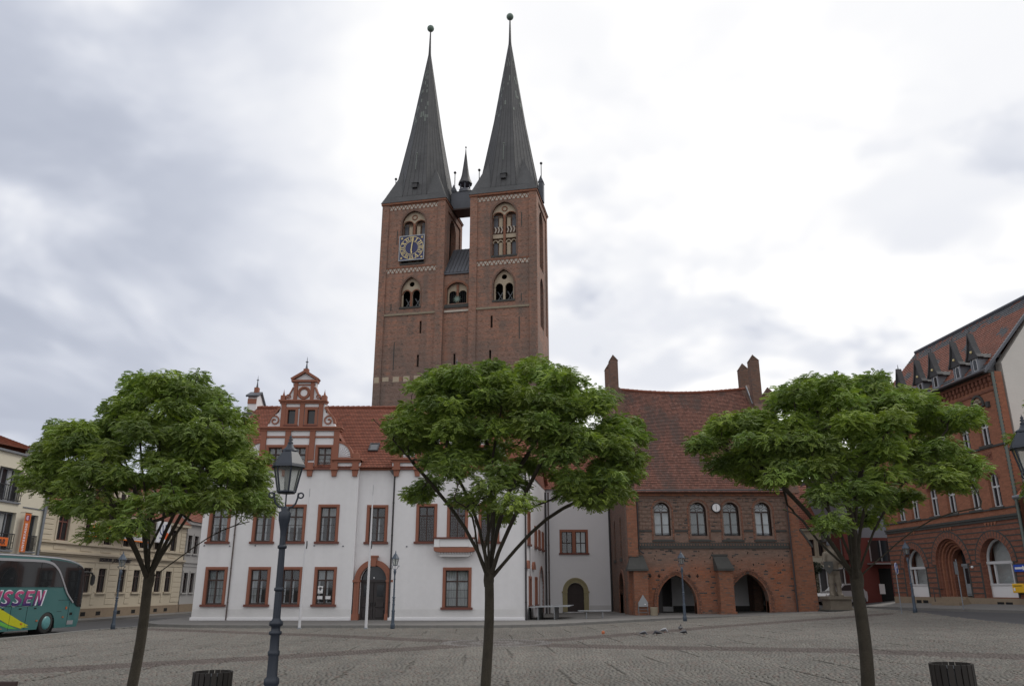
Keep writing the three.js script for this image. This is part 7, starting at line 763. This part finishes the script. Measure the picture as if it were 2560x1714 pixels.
// ---------------------------------------------------------------- stone knight on a pedestal
function blob(bones, res, box, mat, name, parent, k = 0.06) {                  // smooth body from tapered capsules
  const [x0, y0, z0, S] = box, mc = new MarchingCubes(res, new THREE.MeshBasicMaterial(), false, false, 200000); mc.isolation = 0; const B = bones.map(([a, b, ra, rb]) => ({ a: V3(...a), d: V3(...b).sub(V3(...a)), ra, rb }));
  for (const q of B) q.l = q.d.lengthSq() || 1e-9; const p = V3(), w = V3();
  for (let z = 0; z < res; z++) for (let y = 0; y < res; y++) for (let x = 0; x < res; x++) { p.set(x0 + S * x / res, y0 + S * y / res, z0 + S * z / res); let d = 9; for (const q of B) { w.copy(p).sub(q.a); const t = clamp(w.dot(q.d) / q.l, 0, 1); const e = w.addScaledVector(q.d, -t).length() - mixf(q.ra, q.rb, t); const h = clamp(0.5 + 0.5 * (d - e) / k, 0, 1); d = mixf(d, e, h) - k * h * (1 - h); } mc.field[x + y * res + z * res * res] = -d; }
  mc.update(); const n = mc.count, pos = new Float32Array(n * 3), nor = new Float32Array(n * 3); for (let i = 0; i < n; i++) { for (let c = 0; c < 3; c++) { pos[i * 3 + c] = [x0, y0, z0][c] + S * (mc.positionArray[i * 3 + c] + 1) / 2; nor[i * 3 + c] = mc.normalArray[i * 3 + c]; } }
  const g0 = new THREE.BufferGeometry(); g0.setAttribute('position', new THREE.BufferAttribute(pos, 3)); g0.setAttribute('normal', new THREE.BufferAttribute(nor, 3)); const g = new G(); g.add(g0); return part(parent, name, g, mat);
}
{
  const T = thing('knight_statue', 'weathered stone knight with sword and shield on a square pedestal beside the brick hall', 'statue', [20.95, hgt(20.9, -53), -53]);
  const stepG = new G(); stepG.cbox(-0.1, 0.1, 0, 0.1, 0, 0.1, 0.01); stepG.p.length = stepG.n.length = stepG.u.length = 0; stepG.box(-1.0, 1.0, -0.2, 0.08, -1.0, 1.0); part(T, 'step', stepG, M.darkStone); const p = new G(); p.box(-0.68, 0.68, 0.08, 0.72, -0.68, 0.68); p.box(-0.76, 0.76, 0.08, 0.16, -0.76, 0.76); part(T, 'pedestal', p, M.stoneGrey); const c = new G(); c.box(-0.82, 0.82, 0.72, 0.84, -0.82, 0.82); c.box(-0.74, 0.74, 0.84, 0.90, -0.74, 0.74); part(T, 'pedestal_cap', c, M.stoneGrey);
  blob([[[-0.26, 0.9, 0.1], [-0.24, 1.1, 0], 0.14, 0.13], [[-0.24, 1.0, 0], [-0.22, 1.75, 0.03], 0.14, 0.17], [[-0.22, 1.75, 0.03], [-0.15, 2.5, 0], 0.18, 0.23], [[0.26, 0.9, 0.1], [0.24, 1.1, 0], 0.14, 0.13], [[0.24, 1.0, 0], [0.22, 1.75, 0.03], 0.14, 0.17], [[0.22, 1.75, 0.03], [0.15, 2.5, 0], 0.18, 0.23], [[-0.28, 0.96, 0.1], [-0.3, 0.94, 0.36], 0.1, 0.07], [[0.28, 0.96, 0.1], [0.3, 0.94, 0.36], 0.1, 0.07], [[0, 2.5, 0], [0, 3.1, 0], 0.34, 0.36], [[0, 3.1, 0], [0, 3.55, 0], 0.38, 0.34], [[-0.38, 3.5, 0], [0.38, 3.5, 0], 0.17, 0.17], [[-0.44, 3.5, 0], [-0.58, 3.0, 0.08], 0.15, 0.12], [[-0.58, 3.0, 0.08], [-0.42, 2.75, 0.42], 0.12, 0.09], [[0.44, 3.5, 0], [0.6, 3.0, 0.06], 0.15, 0.12], [[0.6, 3.0, 0.06], [0.5, 2.85, 0.42], 0.12, 0.09], [[0, 3.6, 0], [0, 3.8, 0], 0.14, 0.13], [[0, 3.9, 0.02], [0, 4.08, 0], 0.19, 0.2], [[0, 3.88, 0.17], [0, 3.94, 0.2], 0.04, 0.03], [[-0.2, 2.4, -0.2], [0, 0.95, -0.3], 0.14, 0.2], [[0.5, 2.85, 0.45], [0.5, 2.8, 0.5], 0.09, 0.08], [[-0.42, 2.75, 0.45], [-0.4, 2.72, 0.5], 0.09, 0.08]], 96, [-1.9, 0.75, -1.9, 3.8], M.stoneGrey, 'body', T, 0.09);
  const h = new G(); h.lathe([[0.24, 4.08], [0.25, 4.15], [0.22, 4.28], [0.12, 4.38], [0, 4.4]], 0, 0, 0, 14); part(T, 'helmet', h, M.lead); const s = new G(); s.box(0.46, 0.54, 2.9, 4.3, 0.46, 0.5); s.ex([V2(0.46, 4.3), V2(0.54, 4.3), V2(0.5, 4.5)], 0.46, 0.5); s.box(0.32, 0.68, 2.92, 2.98, 0.44, 0.52); s.sphere(0.5, 2.65, 0.48, 0.06, 8, 6); s.rod([0.5, 2.65, 0.48], [0.5, 2.95, 0.48], 0.03, 6); part(T, 'sword', s, M.darkStone); const sh = new G(new THREE.Matrix4().makeRotationY(-0.5).setPosition(-0.42, 2.7, 0.42)); sh.ex([V2(-0.28, 0.35), V2(0.28, 0.35), V2(0.28, 0), V2(0.2, -0.25), V2(0, -0.45), V2(-0.2, -0.25), V2(-0.28, 0)], 0.05, 0.11); part(T, 'shield', sh, M.darkStone); const bl = new G(); bl.box(-0.36, 0.36, 2.46, 2.58, -0.36, 0.36); bl.p.length = bl.n.length = bl.u.length = 0; bl.add(new THREE.TorusGeometry(0.37, 0.05, 8, 24), new THREE.Matrix4().makeRotationX(Math.PI / 2).setPosition(0, 2.52, 0)); part(T, 'belt', bl, M.darkStone);
}

// ---------------------------------------------------------------- pigeons and a fallen leaf
{
  const mk = (label, x, z, turn, m, up) => { const t = thing('pigeon', label, 'pigeon', [x, hgt(x, z) + 0.012, z], turn, 'pigeons on the plaza'); const g = new G(); g.tube([V3(-0.20, 0.085, 0), V3(-0.13, 0.095, 0), V3(-0.06, 0.105, 0), V3(0, 0.115, 0), V3(0.06, 0.13, 0), V3(0.095, up ? 0.165 : 0.10, 0), V3(0.115, up ? 0.205 : 0.075, 0), V3(0.135, up ? 0.225 : 0.06, 0), V3(0.155, up ? 0.225 : 0.05, 0)], [0.012, 0.03, 0.058, 0.07, 0.06, 0.036, 0.026, 0.027, 0.012], 12); part(t, 'body', g, m); const w = new G(); for (const s of [-1, 1]) w.tube([V3(-0.17, 0.10, s * 0.03), V3(-0.08, 0.115, s * 0.055), V3(0.02, 0.13, s * 0.06), V3(0.06, 0.13, s * 0.045)], [0.008, 0.03, 0.036, 0.012], 8); part(t, 'wing', w, m === PG[2] ? PG[1] : PG[0]); const b = new G(); b.tube([V3(0.155, up ? 0.224 : 0.05, 0), V3(0.18, up ? 0.216 : 0.04, 0)], [0.008, 0.002], 6); part(t, 'beak', b, M.iron); const l = new G(); for (const s of [-1, 1]) { l.rod([0.01, 0.06, s * 0.03], [0.015, 0, s * 0.03], 0.006, 5); l.rod([0.01, 0.003, s * 0.03], [0.05, 0.003, s * 0.03], 0.005, 5); } part(t, 'leg', l, std([0.25, 0.06, 0.04], 0.7)); t.scale.setScalar(1.08); };
  const PG = [std([0.045, 0.046, 0.055], 0.7), std([0.14, 0.145, 0.16], 0.7), std([0.32, 0.32, 0.34], 0.7)];
  mk('grey pigeon, leftmost of the flock on the plaza', 5.45, -34.4, 0.3, PG[1]); mk('dark pigeon, second from the left, head down', 5.98, -34.3, 2.9, PG[0]); mk('pale pigeon behind the others, third from the left', 6.6, -36.0, 0.2, PG[2]); mk('dark pigeon at the front right of the flock', 7.1, -34.3, 0.5, PG[0]); mk('black pigeon standing upright, rightmost and furthest back', 7.55, -37.2, 1.2, std([0.02, 0.02, 0.026], 0.6), true);
  const t = thing('fallen_leaf', 'curled orange leaf lying alone on the cobbles left of the pigeons', 'leaf', [3.9, hgt(3.9, -35.6) + 0.02, -35.6], 0.6); const s = new THREE.SphereGeometry(0.085, 12, 8, 0, 3.6, 0.4, 1.9); s.scale(1, 1, 0.6); const g = new G(); g.add(s, new THREE.Matrix4().makeTranslation(0, 0.1, 0)); part(t, 'blade', g, std([0.42, 0.13, 0.06], 0.8)); const st = new G(); st.rod([0, 0.02, 0], [0.12, 0.14, 0.02], 0.006, 5); part(t, 'stalk', st, M.terraDark);
}

// ---------------------------------------------------------------- trees: wide umbrella crowns on bare trunks
const bark = mottled([0.056, 0.047, 0.034], 0.45, 0.55, 0.95, 0.02, 41);
const leafMat = new THREE.MeshPhysicalMaterial({ color: C(1, 1, 1), roughness: 0.75, transmission: 0.42, thickness: 0, side: THREE.DoubleSide });
const sprig = (() => {                                            // a feathered leaf: leaflets along a bending stalk
  const g = new G(), n = 6; const at = t => V3(t * 0.135, 0.02 * Math.sin(t * 2.4) - 0.045 * t * t, 0);
  const leaflet = (o, dx, dz, L, w, drop) => { const d = V3(dx, drop, dz).normalize(), s = V3(-d.z, 0, d.x).normalize(), m = o.clone().addScaledVector(d, L * 0.5), e = o.clone().addScaledVector(d, L).add(V3(0, -0.006, 0)); const a = m.clone().addScaledVector(s, w).add(V3(0, 0.004, 0)), b = m.clone().addScaledVector(s, -w).add(V3(0, 0.004, 0)); g.tri(o, a, e); g.tri(o, e, b); };
  for (let i = 0; i < n; i++) { const t = 0.18 + 0.8 * i / (n - 1), o = at(t), L = 0.044 * (1 - 0.25 * Math.abs(t - 0.5)); for (const s of [-1, 1]) leaflet(o, 0.5, s, L, 0.0155, -0.34); } leaflet(at(1), 1, 0, 0.045, 0.0155, -0.3);
  return g.geo();
})();
const inPoly = (x, y, P) => { let r = false; for (let i = 0, j = P.length - 1; i < P.length; j = i++) { const [xi, yi] = P[i], [xj, yj] = P[j]; if ((yi > y) !== (yj > y) && x < (xj - xi) * (y - yi) / (yj - yi) + xi) r = !r; } return r; };
function edgeDist(x, y, P) { let d = 9; for (let i = 0, j = P.length - 1; i < P.length; j = i++) { const [x0, y0] = P[j], [x1, y1] = P[i], t = clamp(((x - x0) * (x1 - x0) + (y - y0) * (y1 - y0)) / ((x1 - x0) ** 2 + (y1 - y0) ** 2), 0, 1); d = Math.min(d, Math.hypot(x - x0 - t * (x1 - x0), y - y0 - t * (y1 - y0))); } return d; }
function tree(label, X, Z, poly, seed, opt = {}) {
  const gy = hgt(X, Z), T = thing('umbrella_tree', label, 'tree', [X, gy, Z], 0), r = rng(seed), fork = V3(opt.fx ?? 0.02, 2.12 - gy, 0), nC = opt.n ?? 300;
  const ys = poly.map(p => p[1]), xs = poly.map(p => p[0]), y0 = Math.min(...ys), y1 = Math.max(...ys), x0 = Math.min(...xs), x1 = Math.max(...xs), xm = (x0 + x1) / 2, hw = (x1 - x0) / 2;
  // crown: rounded tufts near the top surface and the rim, each with several leaf spots
  const A = [], K = []; let guard = 0;
  const toDepth = (x, y, z) => { const k = (-Z - z) / -Z; return V3((X + x) * k - X, (y - 2) * k + 2 - gy, z); };   // the outline is as seen from the square, so nearer tufts sit further in
  while (K.length < (opt.n ?? 118) && guard++ < 60000) {
    const x = mixf(x0, x1, r()), y = mixf(y0, y1, r()); if (!inPoly(x, y, poly) || edgeDist(x, y, poly) < 0.11) continue;
    const u = (x - xm) / hw, v = (y - y0) / (y1 - y0), depth = hw * 0.92 * Math.sqrt(Math.max(0, 1 - u * u)) * Math.sqrt(Math.max(0.12, 1 - Math.pow(v, 3) * 0.75)), z = (r() * 2 - 1) * depth;
    const rad = Math.hypot(u, z / hw), shell = Math.max(rad, v * 0.95); if (r() > 0.06 + 0.95 * step01(0.40, 0.85, shell)) continue;
    if (v < 0.36 && rad < 0.66 && r() < 0.82) continue; if (v < 0.5 && r() < 0.2) continue;
    const p = toDepth(x, y, z); let ok = true; for (const q of K) if (V3(q.x - p.x, (q.y - p.y) * 1.25, q.z - p.z).length() < 0.37) { ok = false; break; } if (!ok) continue;
    K.push(p);
  }
  for (const c of K) { const m = 3 + Math.floor(r() * 3), s = 0.7 + 0.5 * r(); for (let k = 0; k < m; k++) { const a = r() * 6.2832, d = 0.19 * s * Math.sqrt(r()); A.push(V3(c.x + Math.cos(a) * d, c.y + (r() - 0.5) * 0.16 * s, c.z + Math.sin(a) * d)); } }
  // wood: limbs reach for the spots, nearest first
  const nodes = [{ p: V3(0, 0, 0), par: -1 }]; for (let i = 1; i <= 7; i++) { const t = i / 7; nodes.push({ p: V3(fork.x * t + 0.02 * Math.sin(t * 5 + seed), fork.y * t, 0.02 * Math.sin(t * 4 + seed * 2)), par: i - 1 }); }
  const forkI = 7, dist = [0, 0, 0, 0, 0, 0, 0, 0]; const limbs = opt.limbs || 9;
  for (let k = 0; k < limbs; k++) { const a = k / limbs * 6.2832 + (r() - 0.5) * 0.5, el = k % 3 === 0 ? 0.62 + r() * 0.2 : k % 3 === 1 ? 0.92 + r() * 0.2 : 1.15 + r() * 0.2, L = Math.min((hw * 0.72) / Math.cos(el), (y1 - 2.12) * 0.72 / Math.sin(el)); let par = forkI, prev = fork; const n = 7, w1 = r() * 6, w2 = r() * 6; for (let i = 1; i <= n; i++) { const t = i / n, e2 = el + 0.28 * (0.5 - t), rr = L * t, q = V3(fork.x + Math.cos(a + 0.12 * Math.sin(t * 4 + w1)) * rr * Math.cos(e2), fork.y + rr * Math.sin(e2) + 0.03 * Math.sin(t * 7 + w2), Math.sin(a + 0.12 * Math.sin(t * 4 + w2)) * rr * Math.cos(e2)); dist.push(dist[par] + prev.distanceTo(q)); nodes.push({ p: q, par }); par = nodes.length - 1; prev = q; } }
  { let par = forkI, prev = fork; for (let i = 1; i <= 5; i++) { const q = V3(fork.x + 0.10 * Math.sin(i * 1.3 + seed), fork.y + (y1 - 2.12) * 0.13 * i, 0.10 * Math.cos(i * 1.7 + seed)); dist.push(dist[par] + prev.distanceTo(q)); nodes.push({ p: q, par }); par = nodes.length - 1; prev = q; } }
  const order = A.map((p, i) => i).sort((a, b) => A[a].distanceTo(fork) - A[b].distanceTo(fork)), tips = [];
  for (const i of order) {
    const p = A[i]; let best = -1, bd = 1e9; for (let k = forkI + 1; k < nodes.length; k++) { const n = nodes[k], d = n.p.distanceTo(p); if (d < 0.02) continue; let pen = n.p.y > p.y + 0.08 ? 0.7 * (n.p.y - p.y) : 0; const f = d + pen + 0.10 * dist[k]; if (f < bd) { bd = f; best = k; } }
    const s = nodes[best], pp = nodes[s.par].p, dir = s.p.clone().sub(pp).normalize(), L = s.p.distanceTo(p), n = Math.max(2, Math.round(L / 0.16)), c = s.p.clone().addScaledVector(dir, L * 0.35).add(V3(0, -0.05 * L, 0)); let par = best, prev = s.p;
    for (let k = 1; k <= n; k++) { const t = k / n, q = s.p.clone().multiplyScalar((1 - t) * (1 - t)).addScaledVector(c, 2 * t * (1 - t)).addScaledVector(p, t * t); if (k < n) q.add(V3((r() - 0.5) * 0.045, (r() - 0.5) * 0.045, (r() - 0.5) * 0.045)); dist.push(dist[par] + prev.distanceTo(q)); nodes.push({ p: q, par }); par = nodes.length - 1; prev = q; } tips.push(par);
  }
  const area = new Float64Array(nodes.length), kids = nodes.map(() => []); for (let i = nodes.length - 1; i > 0; i--) { if (area[i] === 0) area[i] = 0.0065 ** 2.25; area[nodes[i].par] += area[i]; } for (let i = 1; i < nodes.length; i++) kids[nodes[i].par].push(i);
  const rad = i => Math.min(0.115, Math.pow(area[i], 1 / 2.25)); const top = rad(forkI), R = i => (opt.thick ?? 1) * (i <= forkI ? mixf(0.083, 0.072, i / forkI) : Math.min(rad(i) * 0.074 / Math.max(0.05, top), 0.056));
  const trunk = new G(), limb = new G(), twig = new G();
  const walk = (i, chain, g) => { for (; ;) { chain.push(i); const k = kids[i]; if (!k.length) break; const main = k.reduce((a, b) => area[a] >= area[b] ? a : b); for (const c of k) if (c !== main) walk(c, [i], null); if (i === forkI && g === trunk) { walk(main, [i], null); break; } i = main; } const rs = chain.map(R); if (chain.length > 1 && g !== trunk) rs[0] = Math.min(rs[0], rs[1] * 1.35); const G0 = g || (rs[1] > 0.018 ? limb : twig); if (chain.length > 1) G0.tube(chain.map(k => nodes[k].p), rs, g === trunk ? 14 : rs[1] > 0.018 ? 8 : 5, g === trunk); };
  walk(0, [], trunk); { const rs = [0.072, 0.085, 0.078, 0.046].map(v => v * (opt.thick ?? 1)); trunk.tube([fork.clone().add(V3(0, -0.1, 0)), fork.clone(), fork.clone().add(V3(0, 0.1, 0)), fork.clone().add(V3(0, 0.2, 0))], rs, 12); trunk.tube([V3(0, -0.05, 0), V3(0, 0.04, 0), V3(0, 0.2, 0)], [0.14, 0.107, 0.084].map(v => v * (opt.thick ?? 1)), 14, false); }
  part(T, 'trunk', trunk, bark); part(T, 'limbs', limb, bark); part(T, 'twigs', twig, bark);
  // foliage: feathered leaves in flat tufts round every spot, and some along the outer twigs
  const mats = [], cols = [], q = new THREE.Quaternion(), m4 = new THREE.Matrix4(), e = new THREE.Euler();
  const put = (p, a, tilt, roll, s, c) => { e.set(roll, a, tilt, 'YXZ'); q.setFromEuler(e); mats.push(m4.compose(p, q, V3(s, s, s)).clone()); cols.push(c); };
  A.forEach((p, i) => { const v = (p.y + gy - y0) / (y1 - y0), tone = 0.72 + 0.56 * r(), warm = r(), m = Math.round((opt.per ?? 84) * (0.7 + 0.6 * r()) * (v < 0.25 ? 0.75 : 1)); for (let k = 0; k < m; k++) { const a = r() * 6.2832, d = Math.pow(r(), 0.6) * 0.19, pp = V3(p.x + Math.cos(a) * d, p.y + (r() - 0.45) * 0.28 * Math.sqrt(1 - d * d * 26) - d * 0.10, p.z + Math.sin(a) * d); const k2 = tone * (0.8 + 0.4 * r()) * 1.02, yl = 0.6 * warm + 0.45 * r(); put(pp, -a + (r() - 0.5) * 2.2, 0.55 - r() * 1.25, (r() - 0.5) * 1.5, 0.50 + 0.36 * r(), [mixf(0.13, 0.28, yl) * k2, mixf(0.225, 0.365, yl) * k2, 0.032 * k2]); } });
  for (let i = forkI + 8; i < nodes.length; i++) if (R(i) < 0.012 && r() < 0.6 && (nodes[i].p.y + gy - y0) / (y1 - y0) > 0.12) { const k2 = 0.8 + 0.4 * r(); put(nodes[i].p.clone(), r() * 6.28, 0.1 - r() * 0.5, (r() - 0.5), 0.5 + 0.4 * r(), [0.16 * k2, 0.24 * k2, 0.045 * k2]); }
  const im = new THREE.InstancedMesh(sprig, leafMat, mats.length); im.name = 'crown'; im.userData.kind = 'stuff'; im.castShadow = im.receiveShadow = true; const cc = new THREE.Color(); mats.forEach((m, i) => { im.setMatrixAt(i, m); im.setColorAt(i, cc.setRGB(...cols[i])); }); T.add(im);
  return T;
}
const crownL = [[-2.21,3.47],[-2.20,3.80],[-1.95,4.42],[-1.84,4.64],[-1.26,4.68],[-1.22,5.13],[-0.89,5.21],[-0.79,5.56],[-0.35,5.60],[0.05,5.40],[0.33,5.58],[0.97,5.29],[1.19,4.94],[1.48,4.72],[1.37,4.34],[1.69,3.98],[1.77,3.62],[1.91,3.40],[1.80,2.88],[1.49,3.12],[1.07,3.05],[0.65,2.98],[0.20,3.19],[-0.34,2.98],[-0.57,2.64],[-1.04,2.88],[-1.27,2.98],[-1.76,3.33]];
const crownM = [[-1.75,4.57],[-1.39,4.87],[-1.37,5.33],[-0.89,5.64],[-0.29,5.72],[0.24,5.68],[0.92,5.78],[1.45,5.52],[1.37,5.25],[2.00,5.25],[2.10,4.87],[2.75,4.53],[2.67,4.34],[2.30,4.27],[2.78,4.05],[2.42,3.80],[2.33,3.47],[1.90,3.26],[1.32,3.05],[0.96,3.12],[0.46,2.98],[-0.11,3.12],[-0.47,3.26],[-0.83,3.40],[-1.25,3.26],[-1.62,3.37],[-1.13,3.69],[-0.92,3.98],[-1.58,4.12],[-1.56,4.42]];
const crownR = [[-2.45,4.34],[-2.05,4.72],[-1.67,4.91],[-1.07,4.94],[-0.80,5.40],[-0.33,5.56],[0.73,5.56],[0.84,5.29],[1.23,5.40],[1.87,5.17],[2.41,4.87],[2.30,4.64],[1.89,4.42],[2.06,4.12],[2.71,4.05],[2.51,3.76],[2.01,3.40],[1.47,3.62],[1.03,3.12],[0.42,2.77],[-0.09,2.71],[-0.43,2.84],[-0.57,3.47],[-1.21,3.54],[-1.92,3.62],[-2.15,3.90]];
tree('leafy umbrella shaped tree on the left, in front of the cream restaurant', -5.85, -13, crownL, 11, { fx: 0.06 });
tree('leafy umbrella shaped tree in the middle, covering the right town hall gable', -0.40, -13, crownM, 23, { fx: 0.03, n: 136 });
tree('leafy umbrella shaped tree on the right, in front of the statue and brick office', 5.45, -13, crownR, 37, { fx: 0.05, n: 132, thick: 1.25 });
tree('tree mostly out of frame whose leaves show at the left edge', -11.15, -13.1, crownL.map(p => [p[0] + 0.25, p[1] + 0.1]), 51, { n: 70 });
tree('tree mostly out of frame whose leaves show behind the lantern at the right edge', 10.9, -13.3, crownM.map(p => [-p[0] * 0.98 + 0.2, p[1]]), 63, { n: 70 });

// small ivy column by the corner shop
{
  const T = thing('ivy_column', 'dark ivy grown up a post into a round head before the corner shop', 'plant', [24.35, hgt(24.3, -65.4), -65.4]); const s = new G(); s.tube([V3(0, 0, 0), V3(0.02, 1.6, 0), V3(0, 3.0, 0)], [0.06, 0.05, 0.04], 8); part(T, 'stem', s, bark); const r = rng(71), mats = [], q = new THREE.Quaternion(), e = new THREE.Euler(), m4 = new THREE.Matrix4(), cols = []; for (let i = 0; i < 1500; i++) { const head = i < 800, a = r() * 6.28, y = head ? 2.75 + (r() - 0.5) * 0.9 : i < 1350 ? r() * 2.5 : r() * 0.25, R0 = head ? 0.62 * Math.sqrt(1 - ((y - 2.75) / 0.46) ** 2 || 0) : i < 1350 ? 0.2 + 0.05 * Math.sin(y * 5) : 0.7, d = R0 * Math.sqrt(0.4 + 0.6 * r()); e.set(r() - 0.5, -a, -r() * 0.8); q.setFromEuler(e); mats.push(m4.compose(V3(Math.cos(a) * (d || 0.1), y, Math.sin(a) * (d || 0.1)), q, V3(0.8, 0.8, 0.8)).clone()); cols.push(0.5 + 0.6 * r()); } const im = new THREE.InstancedMesh(sprig, leafMat, mats.length); im.name = 'foliage'; im.userData.kind = 'stuff'; const c = new THREE.Color(); mats.forEach((m, i) => { im.setMatrixAt(i, m); im.setColorAt(i, c.setRGB(0.03 * cols[i], 0.06 * cols[i], 0.018 * cols[i])); }); T.add(im);
}
scene.traverse(o => { if (o.isMesh) { o.castShadow = true; o.receiveShadow = true; } });
renderer.render(scene, camera);
